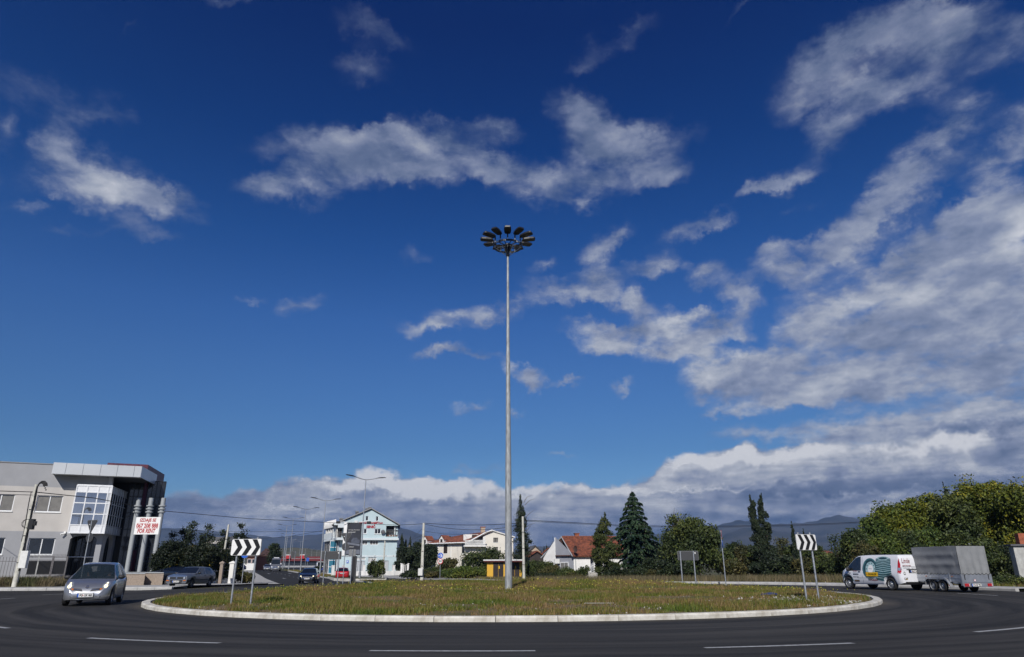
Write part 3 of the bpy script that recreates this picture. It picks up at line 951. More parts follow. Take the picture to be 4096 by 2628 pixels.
# ---------------------------------------------------------------- office building with the rental sign (left)
OFF = thing('office_building', 'grey and beige two storey office building with glazed bay and white canopy', 'building')
FO = Frame((at(430, 2270, 60).x, 60), 24)
OFF.location = (FO.P.x, FO.P.y, 0); OFF.rotation_euler = (0, 0, FO.a)
ZT = FO.px(200, 1858)[1]
xl = -16.0
XC = FO.px(415, 2130)[0]              # corner at the arch pillar
z1 = FO.px(60, 1944)[1]; z2 = FO.px(60, 2124)[1]
WTH = 0.35
def wall_with_holes(name, m, x0, x1, z0, z1, holes, parent, y0=0.0, y1=WTH):
    """wall panel between x0..x1, z0..z1 leaving the rectangular holes open"""
    mb = MB()
    xs = sorted({x0, x1} | {h[0] for h in holes} | {h[1] for h in holes})
    xs = [x for x in xs if x0 <= x <= x1]
    for a, b in zip(xs[:-1], xs[1:]):
        hs = sorted([h for h in holes if h[0] <= a + 1e-6 and h[1] >= b - 1e-6 and h[3] > z0 and h[2] < z1], key=lambda h: h[2])
        z = z0
        for h in hs:
            if h[2] > z: mb.box(a, b, y0, y1, z, h[2])
            z = max(z, h[3])
        if z < z1: mb.box(a, b, y0, y1, z, z1)
    return mb.build(name, m, parent)
def window(parent, x0, x1, z0, z1, y, panes=2, fw=0.07, mframe='white_frame', glass='house_glass', sill=True, rows=1, depth=0.08, blind=0.0, name='window'):
    """frame with its panes as sub-parts; y is the plane of the frame front"""
    mb = MB()
    for a, b, c, d in ((x0, x1, z0, z0 + fw), (x0, x1, z1 - fw, z1), (x0, x0 + fw, z0 + fw, z1 - fw), (x1 - fw, x1, z0 + fw, z1 - fw)):
        mb.box(a, b, y, y + depth, c, d)
    iw = (x1 - x0 - 2 * fw - (panes - 1) * fw) / panes
    ih = (z1 - z0 - 2 * fw - (rows - 1) * fw) / rows
    for k in range(1, panes):
        xx = x0 + fw + k * iw + (k - 1) * fw
        mb.box(xx, xx + fw, y - .01, y + depth, z0 + fw, z1 - fw)
    for r in range(1, rows):
        zz = z0 + fw + r * ih + (r - 1) * fw
        mb.box(x0 + fw, x1 - fw, y + .004, y + depth - .004, zz, zz + fw)
    w = mb.build(name, mframe, parent)
    for k in range(panes):
        for r in range(rows):
            xa = x0 + fw + k * (iw + fw); za = z0 + fw + r * (ih + fw)
            p = MB().box(xa, xa + iw, y + depth * .5, y + depth * .5 + .012, za, za + ih).build('pane', glass, w)
            if blind > 0:
                MB().box(xa, xa + iw, y + depth * .5 - .006, y + depth * .5 - .001, za + ih * (1 - blind), za + ih).build('blind', 'blinds', w)
    if sill:
        MB().box(x0 - .05, x1 + .05, y - .16, y + .02, z0 - .06, z0 - .002).build('sill', 'white_paint', w)
    return w
wins = []
for (ax, ay, bx, by) in ((-25, 1975, 62, 2044), (150, 1981, 254, 2049), (-38, 2149, 22, 2218), (116, 2153, 222, 2220)):
    (x0, zt), (x1, _) = FO.px(ax, ay), FO.px(bx, ay + 5)
    zb = FO.px((ax + bx) / 2, by)[1]
    wins.append((x0, x1, zb, zt))
# put the two rows of windows on shared heights
for i, j in ((0, 1), (2, 3)):
    zb = (wins[i][2] + wins[j][2]) / 2; zt = (wins[i][3] + wins[j][3]) / 2
    for k in (i, j): wins[k] = (wins[k][0], wins[k][1], zb, zt)
wv = wins[1][1] - wins[1][0]
wins[0] = (wins[0][1] - wv, wins[0][1], wins[0][2], wins[0][3]); wins[2] = (wins[2][1] - wv, wins[2][1], wins[2][2], wins[2][3])
sp = wins[1][0] - wins[0][0]
wins += [(wins[0][0] - sp, wins[0][1] - sp, wins[0][2], wins[0][3]), (wins[2][0] - sp, wins[2][1] - sp, wins[2][2], wins[2][3])]
xa0 = FO.px(272, 2200)[0]; xa1 = FO.px(383, 2180)[0]; za_sp = FO.px(272, 2156)[1]; za_top = FO.px(330, 2142)[1]
hole_arch = (xa0, xa1, 0.0, za_top)
wall_with_holes('upper_wall', 'render_grey', xl, XC, z1, ZT, [], OFF)
wall_with_holes('middle_wall', 'render_beige', xl, XC, z2, z1, wins, OFF)
wall_with_holes('lower_wall', 'render_grey', xl, XC, 0, z2, wins + [hole_arch], OFF)
# arch head fills the corners of the opening
mb = MB()
n = 14
arc = [(xa0 + (xa1 - xa0) * i / n, za_sp + (za_top - za_sp) * math.sqrt(max(0, 1 - (2 * i / n - 1) ** 2))) for i in range(n + 1)]
for i in range(n):
    (a, za), (b, zb_) = arc[i], arc[i + 1]
    mb.add([(a, .003, za), (b, .003, zb_), (b, .003, za_top), (a, .003, za_top), (a, WTH - .003, za), (b, WTH - .003, zb_), (b, WTH - .003, za_top), (a, WTH - .003, za_top)],
           [(0, 1, 2, 3), (7, 6, 5, 4), (0, 4, 5, 1)])
mb.build('arch_head', 'render_grey', OFF)
for k, wd in enumerate(wins):
    window(OFF, *wd, 0.10, 2, blind=(0.0 if wd[2] < 3 else 1.0) * 0.98)
MB().box(xl, XC, -.05, WTH + .05, ZT, ZT + .08).build('parapet_cap', 'roof_metal', OFF)
# body of the building behind the wall and its dark right-hand side
sa = R(24)                                     # side walls run at bearing -15 deg, not square to the front
sdir = Vector((math.sin(R(-15)), math.cos(R(-15)), 0))
sx_, sy_ = sdir.dot(FO.u), sdir.dot(FO.n)
def sidept(x, d, y=0.0): return (x + sx_ * d, y + sy_ * d)
LB = 14.0
mb = MB()
mb.prism([(xl, WTH + 3.0), (XC - 1.2, WTH + 3.0), (sidept(XC - 1.2, LB)[0], sidept(0, LB)[1]), (xl, sidept(0, LB)[1])], 0, ZT - .3, 'XY')
mb.build('rear_wall', 'render_grey', OFF)
mb = MB(); mb.box(xl, XC, WTH, 3.3, 0.02, .1); mb.box(xl, XC, WTH, 3.3, z2 + .1, z2 + .3); mb.box(xl, XC - .05, WTH, 3.3, ZT - .35, ZT - .05)
for a in (xl + .1, wins[4][1] + .9, wins[1][0] - 1.0, xa0 - .3): mb.box(a, a + .15, WTH, 3.3, .1, ZT - .35)
mb.build('floor_slab', 'render_grey', OFF)
# recessed entry behind the arch: dark glazing, bright rail
MB().box(xa0 - .1, XC + .2, 2.2, 2.3, .1, z2).build('entry_glazing', 'house_glass', OFF)
for xx in np.linspace(xa0 + .2, xa1 - .2, 5):
    MB().box(xx, xx + .05, 2.1, 2.19, .1, za_top).build('mullion', 'dark_steel', OFF)
zr_ = FO.px(330, 2228)[1]
mb = MB(); mb.tube((xa0, .5, zr_), (xa1, .5, zr_), .035); mb.build('handrail', 'chrome', OFF)
# pillar wall on the side with the second arch, in shade
xs0, ys0 = XC, 0.0
def side_wall(name, d0, d1, z0, z1, m, thick=.3, off=0.0):
    a = sidept(XC + off, d0, 0); b = sidept(XC + off, d1, 0)
    return MB().prism([a, b, (b[0] - thick, b[1]), (a[0] - thick, a[1])], z0, z1, 'XY').build(name, m, OFF)
side_wall('side_pillar', 0.36, 1.0, 0, z2 + .3, 'render_grey')
side_wall('side_pillar', 3.3, 3.9, 0, z2 + .3, 'render_grey')
# side arch
a0_, a1_ = 1.0, 3.3
mb = MB()
for i in range(12):
    t0, t1 = i / 12, (i + 1) / 12
    h0 = za_sp - .5 + .9 * math.sqrt(max(0, 1 - (2 * t0 - 1) ** 2)); h1 = za_sp - .5 + .9 * math.sqrt(max(0, 1 - (2 * t1 - 1) ** 2))
    p = sidept(XC, a0_ + (a1_ - a0_) * t0); q = sidept(XC, a0_ + (a1_ - a0_) * t1)
    top = z2 + .3
    mb.add([(*p, h0), (*q, h1), (*q, top), (*p, top), (p[0] - .3, p[1], h0), (q[0] - .3, q[1], h1), (q[0] - .3, q[1], top), (p[0] - .3, p[1], top)], [(0, 1, 2, 3), (7, 6, 5, 4), (0, 4, 5, 1)])
mb.build('side_arch_head', 'render_grey', OFF)
# glazed bay on the upper floor
yb = -0.95
bx0, bzt = FO.px(303, 1941, yb)
bx1, _ = FO.px(450, 1946, yb)
_, bzb = FO.px(350, 2132, yb)
bxl = FO.px(279, 2128, yb)[0]
bx0 = (bx0 + bxl) / 2
bayw = bx1 - bx0
BAY = MB().box(bx0 + .02, bx1 - .02, yb + .12, .1, bzb + .03, bzb + .12).build('glazed_bay', 'white_frame', OFF)
cols = [0, .30, .62, .90, 1.0]; fr = .085
rows_ = [bzb, bzb + .62, 0, 0, 0, bzt]
zz0, zz1 = bzb + .62, bzt - .52
rows_ = [bzb, zz0, zz0 + (zz1 - zz0) / 3, zz0 + 2 * (zz1 - zz0) / 3, zz1, bzt]
cx_ = [bx0 + bayw * c for c in cols]
mb = MB()
for x in cx_:
    mb.box(x - fr / 2, x + fr / 2, yb - .03, yb + .06, bzb, bzt)
for z in rows_:
    mb.box(bx0 - fr / 2, bx1 + fr / 2, yb - .026, yb + .055, z - fr / 2, z + fr / 2)
mb.build('bay_frame', 'white_frame', BAY)
for i in range(4):
    for j in range(5):
        m_ = 'white_frame' if j in (0, 4) or i == 3 and False else 'bay_glass'
        if i == 3: m_ = 'alu_panel' if j not in (0, 4) else 'white_frame'
        MB().box(cx_[i] + fr / 2, cx_[i + 1] - fr / 2, yb + .01, yb + .035, rows_[j] + fr / 2, rows_[j + 1] - fr / 2).build('pane' if m_ == 'bay_glass' else 'spandrel_panel', m_, BAY)
mb = MB(); mb.box(bx0, bx1, yb, .1, bzt + .045, bzt + .1); mb.box(bx0, bx0 + .05, yb + .06, .02, bzb, bzt); mb.build('bay_casing', 'white_frame', BAY)
# side face of the bay: dark panes with thin bars
SB = []
Ls = 5.0
for i in range(7):
    d0, d1 = i * Ls / 7, (i + 1) * Ls / 7
    p, q = sidept(bx1, d0, yb), sidept(bx1, d1, yb)
    dx, dy = q[0] - p[0], q[1] - p[1]
    for j in range(5):
        e = .05 / math.hypot(dx, dy)
        a = (p[0] + dx * e, p[1] + dy * e); b = (q[0] - dx * e, q[1] - dy * e)
        za, zb_ = rows_[j] + .05, rows_[j + 1] - .05
        MB().add([(*a, za), (*b, za), (*b, zb_), (*a, zb_), (a[0] - .03, a[1], za), (b[0] - .03, b[1], za), (b[0] - .03, b[1], zb_), (a[0] - .03, a[1], zb_)],
                 [(0, 1, 2, 3), (7, 6, 5, 4), (0, 3, 7, 4), (1, 5, 6, 2), (3, 2, 6, 7), (0, 4, 5, 1)]).build('pane', 'house_glass' if j not in (0, 4) else 'alu_panel', BAY)
    mb = MB(); mb.tube((p[0] + .01, p[1], bzb), (p[0] + .01, p[1], bzt), .035, n=4); mb.build('bay_mullion', 'alu_panel', BAY)
mb = MB()
for z in rows_:
    p, q = sidept(bx1, 0, yb), sidept(bx1, Ls, yb)
    mb.tube((p[0] + .01, p[1], z), (q[0] + .01, q[1], z), .035, n=4)
mb.build('bay_rail', 'alu_panel', BAY)
q = sidept(bx1, Ls, yb)
MB().prism([(bx0, yb + .02), (bx1 - .04, yb + .02), (q[0] - .04, q[1]), (bx0, q[1])], bzb + .001, bzb + .028, 'XY').build('bay_soffit', 'alu_panel', BAY)
# dark curtain wall and purple cladding set back behind the columns
def vpane(p, q, z0, z1, m, name, t=.06):
    dx, dy = q[0] - p[0], q[1] - p[1]
    L = math.hypot(dx, dy); nx, ny = dy / L * t, -dx / L * t
    return MB().add([(*p, z0), (*q, z0), (*q, z1), (*p, z1), (p[0] - nx, p[1] - ny, z0), (q[0] - nx, q[1] - ny, z0), (q[0] - nx, q[1] - ny, z1), (p[0] - nx, p[1] - ny, z1)],
                    [(0, 1, 2, 3), (7, 6, 5, 4), (0, 3, 7, 4), (1, 5, 6, 2), (3, 2, 6, 7), (0, 4, 5, 1)]).build(name, m, OFF)
YG = 4.2
xg0, xg1 = FO.px(478, 2200, YG)[0], FO.px(622, 2200, YG)[0]
NG = 8
for i in range(NG):
    a, b = xg0 + (xg1 - xg0) * i / NG, xg0 + (xg1 - xg0) * (i + 1) / NG
    for j in range(6):
        za, zb_ = .2 + j * (ZT - .8) / 6, .2 + (j + 1) * (ZT - .8) / 6
        MB().box(a + .03, b - .03, YG, YG + .03, za + .03, zb_ - .03).build('curtain_pane', 'house_glass', OFF)
mb = MB()
for i in range(NG + 1):
    a = xg0 + (xg1 - xg0) * i / NG
    mb.box(a - .03, a + .03, YG - .05, YG + .05, .2, ZT - .6)
for j in range(7):
    z = .2 + j * (ZT - .8) / 6
    mb.box(xg0, xg1, YG - .045, YG + .045, z - .028, z + .028)
mb.build('curtain_frame', 'dark_steel', OFF)
# purple clad block at the right rear, rising above the canopy
YP = 3.0
px0, pzt = FO.px(430, 1851, YP)
px1, _ = FO.px(594, 1858, YP)
pr = sidept(px1, 7.2, YP)
_, pz1 = FO.px(520, 1990, YP)
NP = 5
for i in range(NP):
    a, b = px0 + (px1 - px0) * i / NP, px0 + (px1 - px0) * (i + 1) / NP
    MB().box(a + .01, b - .01, YP, YP + .1, pzt - 1.2, pzt).build('cladding_panel', 'purple_panel', OFF)
NQ = 4
for i in range(NQ):
    p, q = sidept(px1, 7.2 * i / NQ + .02, YP), sidept(px1, 7.2 * (i + 1) / NQ - .02, YP)
    for j in range(5):
        z0 = .9 + (pzt - .9) * j / 5; z1_ = .9 + (pzt - .9) * (j + 1) / 5
        if j in (1, 2) and i in (0, 1):
            vpane(p, q, z0 + .02, z1_ - .02, 'house_glass', 'side_window')
        else:
            vpane(p, q, z0 + .02, z1_ - .02, 'purple_panel', 'cladding_panel')
p, q = sidept(px1, .1, YP), sidept(px1, 7.1, YP)
MB().prism([(px0 + .1, YP + .15), (px1 - .15, YP + .15), (q[0] - .15, q[1]), (px0 + .1, q[1])], pzt - .5, pzt - .1, 'XY').build('roof', 'roof_grey', OFF)
MB().prism([(px1 - 4, YP + 1.6), (px1 - .15, YP + 1.6), (q[0] - .15, q[1]), (px0 + .1, q[1])], .1, pzt - .5, 'XY').build('core_wall', 'black', OFF)
# white canopy: fascia panels on the front and side, soffit
yc = -1.35
cx0, czt = FO.px(215, 1849, yc); cx1, _ = FO.px(569, 1865, yc)
_, czb = FO.px(214, 1895, yc)
_, czb2 = FO.px(563, 1909, yc)
czb = (czb + czb2) / 2
CAN = MB().box(cx0 + .03, cx1 - .03, yc + .06, WTH - .4, czb + .05, czt - .06).build('canopy', 'alu_panel', OFF)
br = [0, .145, .335, .53, .72, .915, 1.0]
for a, b in zip(br[:-1], br[1:]):
    MB().box(cx0 + (cx1 - cx0) * a + .012, cx0 + (cx1 - cx0) * b - .012, yc, yc + .05, czb, czt, .004).build('fascia_panel', 'alu_panel', CAN)
MB().box(cx0, cx0 + .05, yc + .06, 0, czb, czt).build('fascia_panel', 'alu_panel', CAN)
CL = 6.0
for i in range(6):
    p, q = sidept(cx1, CL * i / 6 + .012, yc), sidept(cx1, CL * (i + 1) / 6 - .012, yc)
    o = vpane(p, q, czb, czt, 'alu_panel', 'fascia_panel'); o.parent = CAN
q = sidept(cx1, CL, yc)
MB().prism([(XC - 1.5, WTH - .35), (cx1 - .1, yc + .1), (q[0] - .1, q[1]), (XC - 1.5, q[1])], czb + .06, czb + .2, 'XY').build('soffit', 'roof_grey', CAN)
MB().prism([(XC - 1.5, WTH - .3), (cx1 - .12, yc + .12), (q[0] - .12, q[1]), (XC - 1.5, q[1])], czt - .14, czt - .07, 'XY').build('canopy_roof', 'roof_grey', CAN)
xk = FO.px(441, 1930, yc + .9)[0]
MB().box(xk - .15, xk + .15, yc + 1.0, yc + 1.3, bzt + .1, czb + .06).build('canopy_post', 'render_grey', OFF)
# columns with three-ring capitals on the granite plinths
for (bx_, tx) in ((506, 545), (557, 592), (608, 641)):
    b0 = at(bx_, 2289, 61.3)
    lx = (b0 - FO.P).dot(FO.u); ly = (b0 - FO.P).dot(FO.n)
    c = MB().lathe([(.19, .2), (.19, at(tx, 1992, 61.3).z)], 20, c=(lx, ly, 0)).build('column', 'column_grey', OFF, 40)
    zc = at(tx, 2036, 61.3).z
    mb = MB()
    for k in range(3):
        mb.lathe([(.20, zc - .26 + k * .26 - .05), (.30, zc - .26 + k * .26 - .05), (.30, zc - .26 + k * .26 + .05), (.18, zc - .26 + k * .26 + .07)], 20, c=(lx, ly, 0))
    mb.build('capital_ring', 'column_grey', c, 40)
def granite(px0_, px1_, pyb, pyt, Y, dpt):
    a, b = at(px0_, pyb, Y), at(px1_, pyb, Y)
    t = at(px0_, pyt, Y).z
    al, bl = ((a - FO.P).dot(FO.u), (a - FO.P).dot(FO.n)), ((b - FO.P).dot(FO.u), (b - FO.P).dot(FO.n))
    d = (-.2 * dpt, dpt)
    pl = [al, bl, (bl[0] + d[0], bl[1] + d[1]), (al[0] + d[0], al[1] + d[1])]
    o = MB().prism(pl, 0.0, t, 'XY').build('plinth', 'granite', OFF)
    MB().prism([((x - al[0]) * 1.02 + al[0] - .03, (y - al[1]) * 1.02 + al[1] - .04) for x, y in pl], t + .002, t + .06, 'XY').build('plinth_cap', 'column_grey', o)
granite(480, 575, 2334, 2296, 52.6, 7.5)
granite(577, 649, 2332, 2293, 53.4, 9.0)
# security camera
zc = FO.px(258, 2132)[1]; xc_ = FO.px(258, 2132)[0]
cm = MB(); cm.box(xc_ - .04, xc_ + .1, -.12, 0, zc - .05, zc + .12); cm.build('camera_mount', 'white_paint', OFF)
MB().tube((xc_ - .22, -.3, zc - .12), (xc_ + .05, -.14, zc - .04), .06, n=8).build('camera_body', 'white_paint', OFF)
# rental sign hung on the columns
rs_c = at(589, 2103, 54.1)
RSF = Frame((rs_c.x, rs_c.y), 3)
sgn = thing('rental_sign', 'white banner with red lettering IZDAJE SE 067 208 888 FOR RENT hung on the columns', 'sign', (rs_c.x, rs_c.y, rs_c.z), RSF.a)
sw_ = 98 / 53.4; sh_ = 68 / 53.4
mb = MB(); mb.box(-sw_ / 2, sw_ / 2, 0, .05, -sh_ / 2, sh_ / 2, .006); mb.build('board', 'sign_white', sgn)
for k, (s_, ww) in enumerate((('IZDAJE SE', .66), ('067 208 888', .88), ('FOR RENT', .72))):
    zz = sh_ * (.30 - .30 * k)
    text('lettering', s_, sh_ * .25, 'sign_red', sgn, (0, -.004, zz), width=sw_ * ww, bold=.028, shear=.08 if k != 1 else 0)
for zz in (sh_ * .145, -sh_ * .155):
    MB().box(-sw_ * .44, sw_ * .44, -.006, 0, zz - .008, zz + .008).build('rule', 'sign_red', sgn)

# ---------------------------------------------------------------- steel fence and gate before the office
def picket_fence(name, label, P, Q, h, z0, pitch=.19, group=None, wall=.45, m='fence_paint'):
    t = thing(name, label, 'fence', (P[0], P[1], z0), math.atan2(Q[1] - P[1], Q[0] - P[0]), group)
    L = math.hypot(Q[0] - P[0], Q[1] - P[1])
    if wall: MB().box(0, L, 0, .2, 0, wall).build('base_wall', 'render_grey', t)
    mb = MB(); mb.box(.0, L, .08, .12, wall + .12, wall + .16); mb.box(0, L, .08, .12, h - .3, h - .26); mb.build('rail', m, t)
    pm = MB(); pm.box(-.016, .016, .07, .10, wall + .02, h - .05); pm.add([(-.03, .085, h - .05), (.03, .085, h - .05), (0, .085, h + .08), (0, .06, h - .03), (0, .11, h - .03)], [(0, 1, 2), (0, 3, 2), (1, 4, 2)])
    me = mesh_of(pm, 'picket', m)
    for k in range(int(L / pitch)):
        place('picket', me, t, (pitch * (k + .5), 0, 0))
    return t
p0, p1 = at(-60, 2300, 55.0), at(64, 2300, 56.0)
picket_fence('picket_fence', 'low grey picket fence with pointed tops left of the leaning utility pole', (p0.x, p0.y), (p1.x, p1.y), 2.05, .0, .2)
ga, gb = at(100, 2300, 56.0), at(258, 2300, 57.5)
gate = thing('driveway_gate', 'tall dark steel gate with a ribbed top edge beside the arched entrance', 'gate', (ga.x, ga.y, .05), math.atan2(gb.y - ga.y, gb.x - ga.x))
GL = math.hypot(gb.x - ga.x, gb.y - ga.y); GH = 2.1
MB().box(.05, GL - .05, .03, .05, .75, GH - .35).build('gate_panel', 'black', gate)
mb = MB()
for z in (.12, .72, GH - .32, GH - .1): mb.box(0, GL, 0, .08, z, z + .05)
mb.build('gate_frame', 'fence_paint', gate)
for x in (0.62, 1.55, GL - .08, GL * .62): MB().box(x, x + .09, -.02, .09, 0, GH).build('gate_post', 'pole_concrete_grey' if x < 1 else 'fence_paint', gate)
pm = MB().box(-.011, .011, .02, .045, 0, .55); bm_ = mesh_of(pm, 'bar', 'fence_paint')
for k in range(int(GL / .09)): place('bar', bm_, gate, (.05 + k * .09, 0, .17))
pm = MB().box(-.014, .014, .01, .06, 0, .22); bm_ = mesh_of(pm, 'spike', 'fence_paint')
for k in range(int(GL / .09)): place('spike', bm_, gate, (.05 + k * .09, 0, GH - .05))
# ---------------------------------------------------------------- poles, wires, lamps, signs
def upole(label, px_b, py_b, px_t, py_t, Y, r0, r1, m, name='utility_pole', cat='pole', rings=True, square=False):
    b = at(px_b, py_b, Y); t = at(px_t, py_t, Y)
    b.z = hgt(b.x, b.y) - .1
    p = thing(name, label, cat, b)
    d = t - b
    mb = MB()
    if square: mb.tube((0, 0, 0), d, r0 * 1.2, r1 * 1.2, n=4, ph=math.pi / 4)
    else: mb.tube((0, 0, 0), d, r0, r1, n=12)
    mb.build('shaft', m, p, 50)
    if rings:
        mb = MB()
        for k in (.25, .5, .75):
            c = d * k; rr = r0 + (r1 - r0) * k
            mb.tube(c, c + d.normalized() * .05, rr + .012, n=12)
        mb.build('band', 'cable', p)
    return p, b, t
def wire(label, pts, r=.022, sag=0.0, name='overhead_cable'):
    P = [Vector(p) for p in pts]
    out = []
    for a, b in zip(P[:-1], P[1:]):
        for k in range(14):
            t = k / 14
            q = a.lerp(b, t); q.z -= sag * 4 * t * (1 - t)
            out.append(q)
    out.append(P[-1])
    o = MB().path(out, r, 4).build(name, 'cable')
    return tag(o, label, 'cable')
# leaning pole on the left with bundled cables and meter box
pa, pab, pat = upole('leaning pale pole wrapped in black cables with a white meter box, front left', 60, 2332, 147, 1938, 47, .17, .11, 'pole_concrete')
dA = pat - pab
mb = MB()
for k in range(5):
    o1 = Vector((.17 + .03 * k, -.08 + .03 * k, 0)); pts = []
    for q in range(9):
        t = .18 + .80 * q / 8
        pts.append(dA * t + Vector((.13 + .035 * math.sin(q * 1.7 + k), -.10 + .03 * k, 0)) * (1 - t * .3))
    for q in range(6):
        a = math.pi * q / 5
        pts.append(dA * .985 + Vector((.10 + .28 * (1 - math.cos(a)) * (.7 + .1 * k), 0, .25 * math.sin(a) * (.8 + .12 * k))))
    mb.path(pts, .045, 5)
mb.path([dA * t + Vector((-.15 - .05 * math.sin(t * 9), -.1, 0)) for t in np.linspace(.45, .93, 9)], .03, 5)
for k in range(3):
    mb.path([dA * .62 + Vector((.25 * math.cos(a) * (1 + .2 * k), -.14, .28 * math.sin(a))) for a in np.linspace(0, 5.4, 12)], .012, 4)
mb.build('cable_bundle', 'cable', pa)
mb = MB(); q = dA * .60
mb.box(q.x + .16, q.x + .48, -.25, .0, q.z - .25, q.z + .42); mb.box(q.x + .42, q.x + .62, -.22, -.05, q.z, q.z + .28)
mb.build('splice_box', 'black', pa)
q = dA * .27
MB().box(q.x + .14, q.x + .62, -.32, -.06, q.z - .45, q.z + .62, .015).build('meter_box', 'box_white', pa)
q = dA * .98
mb = MB()
for k in range(3): mb.ball((q.x + .55 + .06 * k, -.02 + .03 * k, q.z + .02 - .12 * k), .05, n=8, m=6)
mb.build('insulator', 'black', pa)
# other poles
_, pbb, pbt = upole('white painted pole leaning right beside the white gate pier', 884, 2275, 915, 2098, 66, .11, .08, 'pole_concrete')
pc, pcb, pct = upole('concrete pole with white switch box left of the speed limit sign', 1687, 2311, 1695, 2092, 88, .21, .13, 'pole_concrete', square=True)
MB().box(-.42, .12, -.45, -.18, .62, 1.45, .02).build('switch_box', 'box_white', pc)
pd, pdb, pdt = upole('slim concrete pole standing against the yellow transformer kiosk', 2096, 2312, 2091, 2066, 82, .17, .12, 'pole_concrete')
_, peb, pet = upole('grey wooden pole among dark trees right of the pale blue building', 1636, 2285, 1638, 2180, 125, .17, .12, 'pole_wood', rings=False)
_, pfb, pft = upole('white pole in front of the pale blue gable wall', 1532, 2283, 1540, 2163, 104, .13, .1, 'pole_concrete', rings=False)
mb = MB(); mb.box(-.03, .03, -.05, .05, 0, .4)
wire('long cable from the leaning pole over the grey saloon to the pale blue building', [pat + Vector((0, 0, -.5)), at(375, 1992, 52), at(645, 2043, 70), at(1000, 2075, 86), at(1351, 2092, 100), at(1600, 2100, 100), pct + Vector((0, 0, -.1))], .028)
wire('cable from the leaning pole out of the picture to the left', [pat + Vector((0, 0, -.5)), at(-300, 1955, 44)], .025)
wire('lower cable from the leaning pole towards the left edge', [pat + Vector((0, 0, -.7)), at(-60, 1976, 50), at(-300, 1990, 55)], .02)
wire('upper sagging cable between the two concrete poles', [pct, pdt + Vector((0, 0, -.7))], .028, .25)
wire('lower sagging cable between the two concrete poles', [pct + Vector((0, 0, -.1)), pdt + Vector((0, 0, -.9))], .024, .65)
wire('thin cable from the switch box pole down to the cream house', [at(1697, 2124, 88), at(1830, 2138, 125), at(1960, 2126, 110), pdt + Vector((0, 0, -1.2))], .02, .1)
wire('stay cable from the switch box pole down into the trees on its left', [pct + Vector((0, 0, -.5)), at(1642, 2161, 122)], .02)
wire('second stay cable under the first beside the switch box pole', [pct + Vector((0, 0, -1.4)), at(1642, 2162, 123)], .02)
rw = [(2112, 2081), (2300, 2091), (2500, 2102), (2690, 2105), (2950, 2104), (3200, 2099), (3400, 2090), (3540, 2081)]
wire('upper long cable running right above the red roofed house and trees', [pdt + Vector((0, 0, -.45))] + [at(x, y, 82 + i * 2.5) for i, (x, y) in enumerate(rw)], .03)
wire('lower long cable running right just under the upper one', [pdt + Vector((0, 0, -.6))] + [at(x, y + 4, 82 + i * 2.5) for i, (x, y) in enumerate(rw)], .02)
wire('faint far cable above the avenue', [at(600, 2118, 190), at(1000, 2127, 190), at(1290, 2126, 190)], .035)
wire('faint far cable rising to the zigzag parapet', [at(1030, 2155, 160), at(1150, 2147, 150), at(1290, 2123, 128)], .03)

# twin arm street lamps along the median
def street_lamp_tree(h=12.0, arm=1.5, r=.11):
    t = thing('street_lamp', None, None)
    MB().tube((0, 0, 0), (0, 0, h), r, r * .5, n=10).build('pole', 'galvanised', t, 50)
    MB().tube((0, 0, 0), (0, 0, .9), r * 1.35, r * 1.35, n=10).build('base_sleeve', 'galvanised', t, 50)
    for s_ in (-1, 1):
        a = MB().path([(0, 0, h - .1), (s_ * arm * .5, 0, h + .02), (s_ * arm, 0, h + .2)], .045, 6).build('arm', 'galvanised', t)
        mb = MB(); c = Vector((s_ * (arm + .55), 0, h + .27))
        v = []
        for (u, w_, z) in ((-.62, .07, 0), (-.35, .17, .06), (.1, .19, .08), (.65, .12, .04)):
            v += [(c.x + s_ * u, -w_, c.z + u * .12), (c.x + s_ * u, w_, c.z + u * .12), (c.x + s_ * u, w_ * .7, c.z + u * .12 + z + .03), (c.x + s_ * u, -w_ * .7, c.z + u * .12 + z + .03)]
        f = [(0, 1, 2, 3), (12, 15, 14, 13)]
        for k in range(3):
            for i in range(4):
                f.append((4 * k + i, 4 * k + (i + 1) % 4, 4 * k + 4 + (i + 1) % 4, 4 * k + 4 + i))
        mb.add(v, f).build('lamp_head', 'lamp_black', t)
    return t
LP = [(-18.6, 88), (-32, 120), (-42, 143), (-54.3, 175), (-65.6, 206), (-76.5, 240), (-86, 272), (-95, 300), (-101.6, 330), (-106, 357)]
LL = ['nearest and tallest twin arm street lamp, standing in front of the billboard', 'twin arm street lamp just left of the pale blue building', 'third twin arm street lamp back along the median', 'twin arm street lamp right of the silver minibus, before the row thins out',
      'fifth twin arm street lamp back along the median', 'sixth twin arm street lamp along the curving median', 'short looking twin arm lamp, seventh along the median', 'eighth twin arm lamp along the median', 'far twin arm lamp before the red roofed hall, left one', 'far twin arm lamp before the red roofed hall, right one']
proto = street_lamp_tree()
for k, (x, y) in enumerate(LP):
    o = proto if k == 0 else copy_tree(proto)
    o.location = (x, y, hgt(x, y) + .05)
    j = min(k + 1, len(LP) - 1); i = max(k - 1, 0)
    d = Vector((LP[j][0] - LP[i][0], LP[j][1] - LP[i][1]))
    o.rotation_euler = (0, 0, math.atan2(d.y, d.x) - math.pi / 2 + .25)
    tag(o, LL[k], 'street lamp', 'twin arm street lamps along the median')
for k, (px, py, Y) in enumerate(((1222, 2193, 385), (1248, 2196, 400), (1268, 2199, 415))):
    o = copy_tree(proto)
    t = at(px, py, Y)
    o.location = (t.x, Y, t.z - 12.2)
    o.rotation_euler = (0, 0, .6)
    tag(o, ('left', 'middle', 'right')[k] + ' one of three far lamps over the red roofed hall', 'street lamp', 'far lamps beyond the bend')

